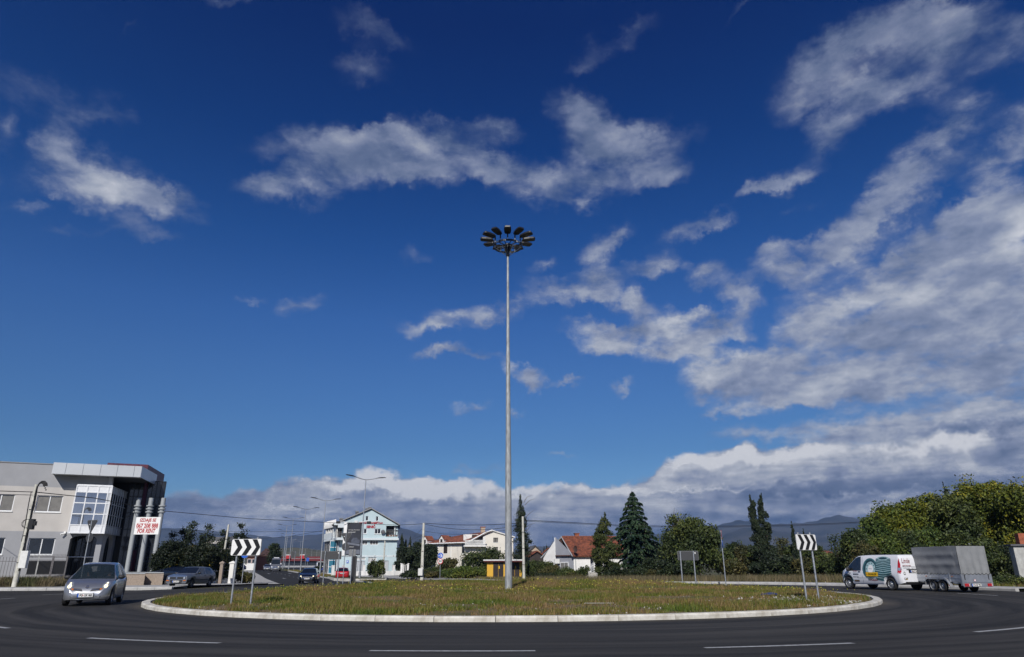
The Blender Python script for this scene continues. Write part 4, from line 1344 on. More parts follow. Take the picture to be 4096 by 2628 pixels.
# ---------------------------------------------------------------- high mast with ring of floodlights
MX, MY = -0.2, 32.0
mz = mound(MX, MY) - .05
mast = thing('floodlight_mast', 'tall galvanised mast carrying a ring of black floodlights in the middle of the island', 'light mast', (MX, MY, mz))
HT = 16.45
for (za, zb_, ra, rb, nm) in ((0, 6.0, .163, .132, 'lower_section'), (5.95, 11.0, .124, .092, 'middle_section'), (10.95, HT, .086, .050, 'upper_section')):
    MB().tube((0, 0, za), (0, 0, zb_), ra, rb, n=12).build(nm, 'mast_zinc', mast)
MB().box(-.16, .16, -.19, .19, .01, .03).build('base_plate', 'galvanised', mast)
zr = HT + .25; RR = .74
MB().lathe([(.075, HT - .35), (.095, HT - .3), (.095, HT + .35), (.05, HT + .42)], 14).build('hub', 'dark_steel', mast, 40)
MB().tube((0, 0, HT), (0, 0, HT + .22), .056, .05, n=10).build('collar', 'galvanised', mast)
mb = MB(); mb.lathe([(RR - .02, zr - .05), (RR + .02, zr - .05), (RR + .02, zr + .05), (RR - .02, zr + .05), (RR - .02, zr - .05)], 40); mb.build('ring', 'dark_steel', mast)
mb = MB(); mb.lathe([(.22, zr - .02), (.25, zr - .02), (.25, zr + .04), (.22, zr + .04), (.22, zr - .02)], 24); mb.build('inner_ring', 'dark_steel', mast)
NL = 12
sp_ = MB().box(.09, RR - .02, -.014, .014, zr - .02, zr + .02); spm = mesh_of(sp_, 'spoke', 'dark_steel')
br_ = MB().tube((.08, 0, HT - .28), (RR - .03, 0, zr - .04), .016, n=6); brm = mesh_of(br_, 'brace', 'galvanised')
for k in range(NL):
    place('spoke', spm, mast, rot=(0, 0, R(15 + k * 30)))
    if k % 2 == 0: place('brace', brm, mast, rot=(0, 0, R(k * 30)))
for k in range(4):
    a = R(45 + 90 * k)
    mb = MB(); mb.add([(math.cos(a + t) * (RR + .023), math.sin(a + t) * (RR + .023), zr + z) for z in (-.052, .052) for t in (-.16, 0, .16)], [(0, 1, 4, 3), (1, 2, 5, 4)]); mb.build('ring_joint', 'alu_panel', mast)
# floodlights: tapered flat housings, each on an upright stub, tilted outward
pl = [(-.03, .095), (.05, .14), (.30, .165), (.50, .155), (.56, .12)]
mb = MB(); v = []
n = len(pl)
for sgn_, hh in ((1, 0), (1, 1)):
    pass
outl = [(x, -w) for x, w in pl] + [(x, w) for x, w in reversed(pl)]
vb = [(x, y, -.035) for x, y in outl] + [(x * .98 + .005, y * .86, .045 + .02 * math.sin((x + .03) / .6 * 3.1)) for x, y in outl]
m_ = len(outl)
mb.add(vb, [tuple(range(m_ - 1, -1, -1)), tuple(range(m_, 2 * m_))] + [(i, (i + 1) % m_, m_ + (i + 1) % m_, m_ + i) for i in range(m_)])
hm = mesh_of(mb, 'housing', 'lamp_black')
lm_ = mesh_of(MB().box(.24, .45, -.10, .10, -.041, -.036), 'lens', 'lamp_lens')
lbar = mesh_of(MB().box(.24, .45, -.004, .004, -.044, -.0415).box(.31, .318, -.10, .10, -.0441, -.0416).box(.38, .388, -.10, .10, -.0441, -.0416), 'lens_bar', 'black')
st = mesh_of(MB().tube((0, 0, .03), (0, 0, .26), .022, n=8), 'stub', 'galvanised')
st2 = mesh_of(MB().tube((0, 0, .13), (0, 0, .34), .034, n=8), 'stub_sleeve', 'lamp_black')
for k in range(NL):
    a = R(90 + k * 30)
    base = Vector((math.cos(a) * RR, math.sin(a) * RR, zr))
    fl = place('floodlight', hm, mast, base + Vector((math.cos(a) * .05, math.sin(a) * .05, .36)), (0, R(-5), a))
    fl.scale = (1.12, 1.12, 1.1)
    place('lens', lm_, fl); place('lens_bar', lbar, fl)
    o = place('stub', st, mast, base)
    place('stub_sleeve', st2, mast, base)

# ---------------------------------------------------------------- signs
def post_between(name, a, b, r, m='galvanised', parent=None):
    return MB().tube(a, b, r, n=10).build(name, m, parent, 50)
def rounded(w, h, r, n=4):
    o = []
    for cx_, cz_, a0 in ((w / 2 - r, h / 2 - r, 0), (-w / 2 + r, h / 2 - r, 90), (-w / 2 + r, -h / 2 + r, 180), (w / 2 - r, -h / 2 + r, 270)):
        for k in range(n + 1):
            t = R(a0 + 90 * k / n)
            o.append((cx_ + r * math.cos(t), cz_ + r * math.sin(t)))
    return o
def chevron(label, basept, yaw, W_, H_, zc, spacing, z0s):
    t = thing('chevron_sign', label, 'traffic sign', (basept[0], basept[1], 0), yaw, 'chevron boards on the island')
    b = MB().prism(rounded(W_, H_, .05), -.012, .012).build('board', 'sign_white', t, loc=(0, -.06, zc))
    MB().prism(rounded(W_ + .02, H_ + .02, .055), .0125, .02).build('board_back', 'sign_back_light', b)
    a = W_ * .165
    for k in range(3):
        x = -W_ * .5 + W_ * (.065 + .315 * k)
        hh = H_ / 2 - .008
        tip_ = W_ * .155
        # arrow band pointing right
        q = [(x, hh), (x + a, hh), (x + a + tip_, 0), (x + a, -hh), (x, -hh), (x + tip_, 0)]
        q = [(max(-W_ / 2 + .01, min(W_ / 2 - .012, u)), v_) for u, v_ in q]
        MB().prism(q, -.0165, -.0125).build('chevron', 'sign_black', b)
    for s_, zz in zip((-1, 1), z0s):
        post_between('post', (s_ * spacing / 2, 0, zz), (s_ * spacing / 2, 0, zc + H_ / 2 + .05), .032, parent=t)
        MB().lathe([(.034, zc + H_ / 2 + .045), (.034, zc + H_ / 2 + .06), (.0, zc + H_ / 2 + .08)], 10, c=(s_ * spacing / 2, 0, 0)).build('post_cap', 'galvanised', t)
    return t
cl_ = (at(925.6, 2409, 23.6) + at(1001.6, 2414, 22.9)) / 2
chevron('left chevron board with three black arrows on two posts', (cl_.x, cl_.y), R(-16), 1.10, .50, at(984, 2189, 23.2).z, .72, (mound(cl_.x - .4, cl_.y) - .1, mound(cl_.x + .4, cl_.y) - .1))
cr_ = (at(3225.7, 2401, 23.4) + at(3276, 2391, 23.9)) / 2
chevron('right chevron board with three black arrows on two posts above white rubble', (cr_.x, cr_.y), R(27), .90, .49, at(3225, 2169, 23.6).z, .56, (mound(cr_.x - .3, cr_.y) - .1, mound(cr_.x + .3, cr_.y) - .1))
def back_board(label, pxa, pxb, pyt, pyb, Y, posts, group=None, sticker=True, m='sign_back'):
    c = at((pxa + pxb) / 2, (pyt + pyb) / 2, Y)
    sc = FPX / Y * 1.068
    t = thing('direction_board', label, 'traffic sign', (c.x, c.y, 0), 0, group)
    W_, H_ = (pxb - pxa) / sc, (pyb - pyt) / sc
    MB().prism(rounded(W_, H_, .06), .0, .02).build('board', m, t, loc=(0, 0, c.z))
    MB().prism(rounded(W_ + .05, H_ + .05, .07), .021, .05).build('rim_frame', 'sign_back_light', t, loc=(0, 0, c.z))
    if sticker: MB().box(W_ * .33, W_ * .38, -.004, -.0005, c.z + H_ * .22, c.z + H_ * .38).build('sticker', 'sign_white', t)
    for p in posts:
        x = at(p, 2300, Y).x - c.x
        z0 = hgt(c.x, Y)
        if Y < 48: z0 = 0
        post_between('post', (x, -.07, z0 - .02), (x, -.07, c.z + H_ / 2 + .02), .045, parent=t)
    return t
back_board('dark back of a wide direction board on two posts left of the red car', 1287, 1365, 2206, 2236, 63, (1295, 1352), 'direction boards seen from behind')
back_board('dark back of a direction board on two tall posts before the big round tree', 2712, 2793, 2206, 2239, 49.5, (2727, 2780), 'direction boards seen from behind')
back_board('narrow double board seen from behind on the far median', 1164, 1183, 2206, 2231, 150, (1173,), None, False)
back_board('pair of narrow boards seen from behind beside the dark totem', 1396, 1422, 2199, 2224, 64, (1404,), None, False, 'sign_back_light')
def tri(r, ang0=-90):
    return [(r * math.cos(R(ang0 + 120 * k)), r * math.sin(R(ang0 + 120 * k))) for k in range(3)]
def circ(r, n=28):
    return [(r * math.cos(2 * math.pi * k / n), r * math.sin(2 * math.pi * k / n)) for k in range(n)]
def tri_r(r):
    o = []
    for k in range(3):
        a = -90 + 120 * k
        c = (r * .86 * math.cos(R(a)), r * .86 * math.sin(R(a)))
        for t in (-60, -30, 0, 30, 60):
            o.append((c[0] + r * .14 * math.cos(R(a + t)), c[1] + r * .14 * math.sin(R(a + t))))
    return o
def sign_post(label, px, Y, tri_y=None, circ_y=None, yaw=0.0, back=True, top_y=None, group=None, s=.9, r=.3, z0=None):
    c = at(px, (tri_y or circ_y), Y)
    zb = hgt(c.x, Y) if z0 is None else z0
    t = thing('sign_post', label, 'traffic sign', (c.x, Y, zb), yaw, group)
    zt = (at(px, tri_y, Y).z + s * .38 if tri_y else at(px, circ_y, Y).z + r)
    post_between('post', (0, .0, 0), (0, .0, zt - zb), .036, parent=t)
    fy = -.045 if not back else .045
    m1 = 'sign_back' if back else 'sign_white'
    if tri_y:
        z = at(px, tri_y, Y).z - zb
        rr = s / math.sqrt(3)
        MB().prism(tri_r(rr), min(fy, fy * .6), max(fy, fy * .6)).build('yield_plate', 'sign_back' if back else 'sign_red', t, loc=(0, 0, z + rr * .15))
        if back: MB().prism(tri_r(rr * 1.07), .048, .055).build('plate_rim', 'sign_back_light', t, loc=(0, 0, z + rr * .15))
        if not back: MB().prism(tri_r(rr * .72), -.052, -.046).build('plate_face', 'sign_white', t, loc=(0, 0, z + rr * .15))
        else: MB().box(-.2, -.14, .015, .022, z + rr * .1, z + rr * .22).build('sticker', 'sign_white', t)
    if circ_y:
        z = at(px, circ_y, Y).z - zb
        MB().prism(circ(r), min(fy, fy * .6), max(fy, fy * .6)).build('round_plate', 'sign_back' if back else 'sign_blue', t, loc=(0, 0, z))
        if back: MB().prism(circ(r * 1.06), .048, .055).build('plate_rim', 'sign_back_light', t, loc=(0, 0, z))
    return t
sign_post('yield triangle and round sign seen from behind, in front of the glazed bay', 364, 50, 2103, 2150, R(-20), s=.9, r=.31)
sign_post('yield triangle and round sign seen from behind, in front of the billboard', 1384, 61, 2150, 2187, R(-6), s=.86, r=.31)
sp1 = sign_post('slim post with yield sign and blue arrow sign turned edge on, right of centre', 2884, 48.0, 2139, 2174, R(72), back=False, s=.66, r=.27)
sign_post('small round sign seen from behind on the far median', 1224, 150, None, 2225, 0, s=.6, r=.38)
# blue pedestrian and cycle sign over the 50 limit
c = at(1762, 2222, 90)
t = thing('sign_post', 'post with blue pedestrian sign above a round 50 speed limit sign', 'traffic sign', (c.x, 90, hgt(c.x, 90)), 0)
z0 = hgt(c.x, 90)
post_between('post', (0, 0, 0), (0, 0, c.z - z0 + .3), .036, parent=t)
b = MB().prism(circ(.34), -.05, -.03).build('blue_plate', 'sign_blue', t, loc=(0, 0, c.z - z0))
MB().box(-.012, .012, -.054, -.051, -.3, .3).build('divider', 'sign_white', b)
MB().box(.08, .15, -.054, -.051, -.18, .05).ball((.115, -.052, .12), .05, .004, .05, 8, 6).box(.18, .23, -.054, -.051, -.18, -.02).ball((.205, -.052, .03), .035, .004, .035, 8, 6).build('walking_figures', 'sign_white', b)
MB().lathe([(.06, -.003), (.08, -.003), (.08, .0), (.06, 0)], 14, 'Y', (-.22, -.052, -.03)).lathe([(.06, -.003), (.08, -.003), (.08, .0), (.06, 0)], 14, 'Y', (-.07, -.052, -.03)).box(-.2, -.09, -.054, -.051, .02, .045).build('bicycle', 'sign_white', b)
zz = at(1762, 2245, 90).z - z0
b = MB().prism(circ(.34), -.05, -.03).build('limit_plate', 'sign_red', t, loc=(0, 0, zz))
MB().prism(circ(.255), -.054, -.0505).build('limit_face', 'sign_white', b)
text('lettering', '50', .27, 'sign_black', b, (0, -.055, 0), bold=.03, width=.36)
# blue signs and posts by the left pavement
c = at(980, 2216, 60)
t = thing('sign_post', 'post with round blue sign just behind the left chevron board', 'traffic sign', (c.x, 60, hgt(c.x, 60)), 0)
post_between('post', (0, 0, 0), (0, 0, c.z + .3), .034, parent=t); MB().prism(circ(.32), -.05, -.03).build('blue_plate', 'sign_blue', t, loc=(0, 0, c.z - hgt(c.x, 60)))
for k, (px, Y, zt) in enumerate(((951, 78, 2.4), (959, 86, 2.6), (967, 95, 2.6))):
    b0 = gx(px, Y)
    o = MB().tube((0, 0, 0), (0, 0, zt), .035, n=8).build('bare_post', 'galvanised', loc=b0)
    tag(o, ('left', 'middle', 'right')[k] + ' one of three bare posts behind the left chevron board', 'post', 'bare posts by the left pavement')
c = at(1231, 2238, 150)
t = thing('blue_sign', 'small blue square sign on the far side of the avenue', 'traffic sign', (c.x, 150, hgt(c.x, 150)), 0)
post_between('post', (0, 0, 0), (0, 0, c.z - hgt(c.x, 150)), .035, parent=t); MB().box(-.28, .28, -.06, -.04, -.35, .35).build('plate', 'sign_blue', t, loc=(0, 0, c.z - hgt(c.x, 150)))

# billboard, its floodlights, and the dark totem
bb = at(1415, 2158, 70)
BB = thing('billboard', 'large two sided billboard showing a dark car advert, in front of the pale blue building', 'billboard', (bb.x, 70, hgt(bb.x, 70)), R(8))
z0 = hgt(bb.x, 70); sc = FPX / 70 * 1.066
def bz(py): return at(1415, py, 70).z - z0
w2 = 28.5 / sc
MB().box(-w2, w2, 0, .18, bz(2221), bz(2094)).build('display_box', 'poster_dark', BB)
MB().box(-w2 + .04, w2 - .04, -.012, -.002, bz(2216), bz(2199)).build('lower_band', 'poster_light', BB)
pf = MB().box(-w2 + .04, w2 - .04, -.012, -.002, bz(2198), bz(2098)).build('poster', 'poster_dark', BB)
zc = bz(2150)
carp = [(-.32, -.30), (-.36, -.02), (-.27, .14), (-.12, .32), (.14, .30), (.30, .10), (.46, .04), (.5, -.22), (.4, -.32)]
MB().prism([(x + .12, z * .9 + zc - .25) for x, z in carp], -.018, -.0125).build('printed_car', 'poster_car', pf)
MB().prism([(x * .55 + .08, z * .4 + zc - .05) for x, z in ((-.3, .05), (-.1, .45), (.25, .42), (.4, .08))], -.022, -.0185).build('printed_windscreen', 'poster_dark', pf)
MB().prism([(-w2 + .1, zc - .45), (w2 - .1, zc - .62), (w2 - .1, zc - .8), (-w2 + .1, zc - .62)], -.017, -.0126).build('printed_floor', 'poster_light', pf)
text('lettering', 'Europa Premium', .10, 'sign_white', pf, (-.02, -.014, bz(2120)), width=w2 * 1.55)
text('lettering', 'ponuda!', .13, 'sign_white', pf, (-.22, -.014, bz(2129)), width=w2 * .95)
text('lettering', 'AGENCIJA', .09, 'sign_white', pf, (-.2, -.014, bz(2188)), width=w2 * .8)
mb = MB(); mb.box(-w2 - .34, -w2 - .03, -.10, .28, bz(2223), bz(2090)); mb.build('side_casing', 'white_paint', BB)
MB().box(-w2 - .36, w2 + .12, -.02, .3, bz(2223) - .06, bz(2223) - .005).build('bottom_frame', 'dark_steel', BB)
MB().box(-w2 - .36, w2 + .05, -.02, .3, bz(2093) , bz(2093) + .05).build('top_frame', 'dark_steel', BB)
MB().box(.12, .42, .0, .25, 0, bz(2224)).build('support', 'dark_steel', BB)
for s_, px in ((-1, 1351), (1, 1473)):
    x = (px - 1415) / sc
    a = MB().tube((0, .1, bz(2092) + .08), (x, -.7, bz(2092) + .10), .025, n=6).build('light_arm', 'white_paint', BB)
    MB().box(x - .2, x + .2, -.85, -.6, bz(2092) - .10, bz(2092) + .12, .03).build('poster_light', 'black', BB)
tt = gx(1412, 66)
TT = thing('advertising_totem', 'tall narrow dark grey totem standing beside the nearest street lamp', 'totem', tt, R(10))
h_ = at(1412, 2223, 66).z - tt.z
MB().box(-.19, .06, 0, .25, 0, h_, .01).build('dark_face', 'black', TT)
MB().box(.065, .17, .02, .24, 0, h_ - .02).build('grey_side', 'sign_back', TT)
MB().tube((-.22, -.05, 0), (-.22, -.05, h_), .035, n=8).build('post', 'galvanised', TT)
# ---------------------------------------------------------------- pale blue furniture house
def tiles_roof(parent, A, B, C, D, m, rows, cols, name='roof', t=.05, lift=.02):
    """sloping roof A-B eave, D-C ridge: deck plus rows of overlapping tiles joined as one part"""
    A, B, C, D = map(Vector, (A, B, C, D))
    n = (B - A).cross(D - A).normalized()
    if n.z < 0: n = -n
    deck = MB().add([A, B, C, D, A - n * .12, B - n * .12, C - n * .12, D - n * .12], [(0, 1, 2, 3), (7, 6, 5, 4), (0, 4, 5, 1), (1, 5, 6, 2), (2, 6, 7, 3), (3, 7, 4, 0)]).build(name, m, parent)
    if rows:
        mb = MB()
        for j in range(rows):
            for i in range(cols):
                u0, u1 = i / cols, (i + 1) / cols
                v0, v1 = j / rows, min(1, (j + 1.25) / rows)
                P = lambda u, v: A.lerp(B, u).lerp(D.lerp(C, u), v)
                a, b, c, d = P(u0, v0), P(u1, v0), P(u1, v1), P(u0, v1)
                h = t * (.8 + .4 * random.random())
                mid0, mid1 = (a + b) / 2 + n * (h + t * .9), (c + d) / 2 + n * (lift + t * .7)
                mb.add([a + n * h, mid0, b + n * h, c + n * lift, mid1, d + n * lift, a, b], [(0, 1, 4, 5), (1, 2, 3, 4), (6, 1, 0), (6, 7, 2, 1)])
        me = bpy.data.meshes.new('tile_courses'); me.from_pydata([tuple(p) for p in mb.v], [], mb.f)
        tag(link('tile_courses', me, m, deck), kind='stuff')
    return deck
SB_ = thing('furniture_house', 'pale blue gabled building', 'building')
SB_['label'] = 'pale blue gabled building with dark red lettering high on its wall'
FS = Frame((at(1330, 2270, 125).x, 125), 9)
SB_.location = (FS.P.x, FS.P.y, 0); SB_.rotation_euler = (0, 0, FS.a)
xL = FS.px(1333, 2100)[0]; xR = FS.px(1598, 2100)[0]; xA, zA = FS.px(1486, 2036)
zE = (FS.px(1333, 2100)[1] + FS.px(1600, 2100)[1]) / 2
xw0 = FS.px(1356, 2200)[0]; xw1 = FS.px(1587, 2200)[0]
zF = FS.px(1480, 2154)[1]; zG = FS.px(1480, 2225)[1]; zB = .2
D_ = 14.0
def fx(px): return FS.px(px, 2180)[0]
def fz(py): return FS.px(1480, py)[1]
# windows measured on the gable wall
W4 = [(1456, 1467, 2065, 2084, 1), (1497, 1508, 2066, 2085, 1)]
W3 = [(1451, 1464, 2115, 2135, 1), (1495, 1520, 2115, 2136, 2)]
W2 = [(1449, 1469, 2163, 2180, 2), (1479, 1512, 2163, 2180, 3)]
W1 = [(1421, 1465, 2229, 2241, 3), (1476, 1509, 2229, 2250, 3)]
def cvt(L): return [(fx(a), fx(b), fz(d), fz(c), n) for a, b, c, d, n in L]
h4, h3, h2, h1 = cvt(W4), cvt(W3), cvt(W2), cvt(W1)
drs = [(fx(1423), fx(1464), zB, fz(2243)), (fx(1527), fx(1558), zB, fz(2243))]
bx_a, bx_b = fx(1541), fx(1591); bz_a, bz_b = fz(2147), fz(2103)
balc = (bx_a, bx_b, bz_a + .02, bz_b)
wall_with_holes('lower_wall', 'blue_wall', xw0, xw1, zB, zF - .2, [w[:4] for w in h2 + h1] + drs, SB_, 0, .3)
wall_with_holes('upper_wall', 'blue_wall', xL + 1.6, xw1 + .12, zF, zE, [w[:4] for w in h3] + [balc], SB_, -.35, 0)
MB().box(xL + 1.3, xw1 + .25, -.55, .2, zF - .28, zF + .05).build('floor_band', 'blue_white_wall', SB_)
MB().box(xw0 + 1.2, xw1, -.03, -.001, zG - .1, zG + .12).build('string_course', 'blue_white_wall', SB_)
# gable field with two small windows
mb = MB()
def ztop(x): return zE + (zA - zE) * ((x - xL) / (xA - xL) if x < xA else (xR - x) / (xR - xA))
xs = sorted([xL + .2, xA, xR - .2] + [w[0] for w in h4] + [w[1] for w in h4])
for a, b in zip(xs[:-1], xs[1:]):
    hs = [w for w in h4 if w[0] <= a + 1e-6 and w[1] >= b - 1e-6]
    bands = [(zE - .02, hs[0][2]), (hs[0][3], None)] if hs else [(zE - .02, None)]
    for z0, z1_ in bands:
        ta, tb = (z1_, z1_) if z1_ else (ztop(a) - .12, ztop(b) - .12)
        mb.add([(a, -.36, z0), (b, -.36, z0), (b, -.36, tb), (a, -.36, ta), (a, -.05, z0), (b, -.05, z0), (b, -.05, tb), (a, -.05, ta)],
               [(0, 1, 2, 3), (7, 6, 5, 4), (0, 3, 7, 4), (1, 5, 6, 2), (3, 2, 6, 7), (0, 4, 5, 1)])
mb.build('gable_wall', 'blue_wall', SB_)
for w in h4: window(SB_, *w[:4], -.28, w[4], fw=.06, mframe='white_frame', glass='house_glass')
for w in h3: window(SB_, *w[:4], -.28, w[4], fw=.07)
for w in h2: window(SB_, *w[:4], .1, w[4], fw=.07, glass='blinds', sill=False)
for w in h1: window(SB_, *w[:4], .1, w[4], fw=.07, glass='curtain', sill=False)
for k, d in enumerate(drs):
    n_ = 3 if k == 0 else 2
    for i in range(n_):
        a = d[0] + (d[1] - d[0]) * i / n_
        MB().box(a + .03, a + (d[1] - d[0]) / n_ - .03, .12, .16, d[2], d[3] - .04).build('door', 'grey_door', SB_)
    MB().box(d[0] + .01, d[1] - .01, .18, .22, d[2], d[3]).build('door_reveal', 'roof_grey', SB_)
# roof planes with visible edge
ov = .5
for (xa, za, xb, zb_, nm) in ((xL - .25, zE - .12, xA, zA, 'roof_left'), (xR + .1, zE - .05, xA, zA, 'roof_right')):
    mb = MB()
    mb.add([(xa, -.75, za), (xb, -.75, zb_), (xb, D_, zb_), (xa, D_, za), (xa, -.75, za + .16), (xb, -.75, zb_ + .16), (xb, D_, zb_ + .16), (xa, D_, za + .16)],
           [(0, 1, 2, 3), (7, 6, 5, 4), (0, 4, 5, 1), (1, 5, 6, 2), (2, 6, 7, 3), (3, 7, 4, 0)])
    mb.build('roof', 'roof_metal', SB_)
for px, py, w_ in ((1365, 2080, .6), (1428, 2052, .55), (1466, 2040, .4), (1478, 2036, .5)):
    x, z = FS.px(px, py, 2.0)
    ch = MB().box(x - w_ / 2, x + w_ / 2, 1.7, 2.3, z - 1.6, z + .25).build('chimney', 'roof_grey', SB_)
    MB().box(x - w_ / 2 - .06, x + w_ / 2 + .06, 1.64, 2.36, z + .25, z + .33).build('chimney_cap', 'column_grey', ch)
# side and rear walls
mb = MB(); mb.box(xw0, xw0 + .3, .301, D_ - .5, zB, zF - .2); mb.box(xw1 - .3, xw1, .301, D_ - .5, zB, zE - .3); mb.box(xw0, xw1, D_ - .5, D_ - .2, zB, zE); mb.build('outer_wall', 'blue_wall', SB_)
MB().box(xw0 + .2, xw1 - .2, 2.2, 2.4, zB, zE).build('inner_wall', 'grey_wall', SB_)
# right corner balcony
MB().box(bx_a + .6, bx_b - .75, 1.0, 1.05, bz_a + .1, bz_b - .9).build('balcony_door', 'curtain', SB_)
mb = MB()
for k in range(5):
    x = bx_a + .55 + k * .42; mb.box(x, x + .06, .96, 1.0, bz_a + .1, bz_b - .9)
mb.build('balcony_door_frame', 'white_frame', SB_)
MB().box(bx_a, bx_b, .0, 1.6, bz_b - .75, bz_b - .7).build('balcony_lintel', 'grey_wall', SB_)
MB().box(bx_b - .75, bx_b - .55, .1, 1.5, bz_a, bz_b).build('balcony_pier', 'blue_white_wall', SB_)
mb = MB()
for k in range(15): mb.box(bx_a + .15 * k, bx_a + .15 * k + .02, -.52, -.5, bz_a, bz_a + .85)
mb.box(bx_a, bx_b, -.53, -.49, bz_a + .85, bz_a + .9); mb.build('balcony_railing', 'fence_paint', SB_)
for k in range(4):
    x = bx_a + .45 + k * .48
    p = MB().lathe([(.08, bz_a), (.13, bz_a + .3), (.0, bz_a + .3)], 8, c=(x, -.3, 0)).build('flower_pot', 'plant_pot', SB_)
dish = FS.px(1532, 2128, -.5)
MB().lathe([(.0, -.1), (.2, -.07), (.38, 0.0)], 16, 'Y', (dish[0], -.75, dish[1])).build('satellite_dish', 'roof_grey', SB_)
ac = FS.px(1425, 2090)
MB().box(ac[0] - .28, ac[0] + .28, -.75, -.37, ac[1] - .3, ac[1] + .28, .02).build('air_conditioner', 'box_white', SB_)
for px in (1499, 1543, 1573):
    x, z = FS.px(px, 2222)
    MB().ball((x, -.08, z), .1, .1, .1, 8, 6).build('wall_lamp', 'box_white', SB_)
# lettering
x0, z0 = FS.px(1437, 2092); x1, _ = FS.px(1533, 2092)
text('lettering', 'SALON NAMJEŠTAJA', .44, 'letter_red', SB_, ((x0 + x1) / 2, -.40, z0), width=(x1 - x0), bold=.055)
x0, z0 = FS.px(1466, 2106); x1, _ = FS.px(1502, 2106)
text('lettering', 'SENIĆ', .62, 'letter_red', SB_, ((x0 + x1) / 2, -.40, z0), width=(x1 - x0), bold=.055)
px_, pz_ = FS.px(1390, 2247)
ps = MB().box(px_ - .18, px_ + .18, -.06, -.02, pz_ - .24, pz_ + .24).build('parking_plate', 'sign_blue', SB_)
text('lettering', 'P', .34, 'sign_white', ps, (px_, -.065, pz_), bold=.03)
# left wing: zigzag parapet, balcony, glazed ground floors (its long side runs back along the avenue)
LFx = fx(1326); 
FWL = MB()
wl = Vector((-1.0, 0)); 
ang = math.radians(108)      # direction of the long side in local coordinates
dl = Vector((math.cos(ang), math.sin(ang)))
def lp(x, d): return (x + dl.x * d, dl.y * d)
LL_ = 11.0
cor = (fx(1352), -1.6)
def lq(d, off=0.0): return (cor[0] + dl.x * d - off, cor[1] + dl.y * d)
def wallp(p, q, z0, z1, m, name, t=.15):
    dx, dy = q[0] - p[0], q[1] - p[1]; L = math.hypot(dx, dy); nx, ny = -dy / L * t, dx / L * t
    return MB().add([(*p, z0), (*q, z0), (*q, z1), (*p, z1), (p[0] - nx, p[1] - ny, z0), (q[0] - nx, q[1] - ny, z0), (q[0] - nx, q[1] - ny, z1), (p[0] - nx, p[1] - ny, z1)],
                    [(0, 1, 2, 3), (7, 6, 5, 4), (0, 3, 7, 4), (1, 5, 6, 2), (3, 2, 6, 7), (0, 4, 5, 1)]).build(name, m, SB_)
mb = MB(); mb.prism([lq(0, .2), (xw0 + 1.5, -1.6), (xw0 + 1.5, .2), lq(LL_), lq(LL_, .2)][:4], zF - .3, zF + .1, 'XY'); mb.build('wing_floor_band', 'blue_white_wall', SB_)
mb = MB(); mb.prism([lq(0, .15), (xw0 + 2.2, -1.6), (xw0 + 2.2, .2), lq(LL_)], zE - .25, zE + .0, 'XY'); mb.build('wing_roof', 'roof_grey', SB_)
MB().box(cor[0] - .1, xw0 + 2.0, -1.75, -1.55, zE - .55, zE + .05).build('wing_fascia', 'blue_white_wall', SB_)
# slanted fascia rising to the right
wallp((fx(1333), -1.2), (fx(1372), -1.2), zE - .1, zE + .35, 'blue_white_wall', 'fascia_step')
n_w = 5
for i in range(n_w):
    d0, d1 = 2.0 + i * 1.8, 2.0 + i * 1.8 + .75
    wallp(lq(d0), lq(d1), zF + .1, zE - .3, 'white_wall', 'wing_pier', .4)
wallp(lq(1.6, -.5), lq(LL_, -.5), zF + .1, zE - .3, 'house_glass', 'wing_window', .1)
wallp(lq(2.0, .05), lq(LL_, .05), zF + .1, zF + 1.1, 'blue_white_wall', 'wing_apron', .12)
for i in range(9):
    a, b, c = lq(1.6 + i * 1.05, .25), lq(1.6 + i * 1.05 + .52, .25), lq(1.6 + i * 1.05 + 1.05, .25)
    MB().add([(*a, zE - .35), (*c, zE - .35), (*b, zE + .95), (a[0] + .2, a[1], zE - .35), (c[0] + .2, c[1], zE - .35), (b[0] + .2, b[1], zE + .95)],
             [(0, 1, 2), (5, 4, 3), (0, 2, 5, 3), (1, 4, 5, 2), (0, 3, 4, 1)]).build('zigzag_fin', 'white_wall', SB_)
wallp(lq(1.2, .0), lq(LL_, .0), zE - .4, zE + .4, 'grey_wall', 'wing_parapet', .15)
wallp(lq(1.8, -.35), lq(LL_, -.35), zB, zF - .3, 'house_glass', 'shop_glazing', .1)
for i in range(7):
    for z0, z1_ in ((zB + .1, zB + 2.1), (zB + 2.2, zF - .4)):
        pass
mb = MB()
for i in range(8):
    p = lq(1.8 + i * 1.3, -.30); mb.box(p[0] - .04, p[0] + .04, p[1] - .04, p[1] + .04, zB, zF - .3)
mb.build('shop_mullion', 'roof_metal', SB_)
tx0, tx1 = fx(1320), fx(1352)
for j in range(5):
    z0 = zB + j * (zF - .4 - zB) / 5
    MB().box(tx0 + .05, tx1, .25, .3, z0 + .04, z0 + (zF - .4 - zB) / 5 - .04).build('teal_pane', 'teal_curtain', SB_)
mb = MB()
for j in range(6):
    z0 = zB + j * (zF - .4 - zB) / 5; mb.box(tx0, tx1, .2, .32, z0 - .04, z0 + .04)
for x in (tx0, tx1): mb.box(x - .04, x + .04, .2, .32, zB, zF - .3)
mb.build('teal_frame', 'white_frame', SB_)
MB().box(tx1 + .05, xw0, .2, .3, zB, zF - .3).build('recess_wall', 'grey_wall', SB_)
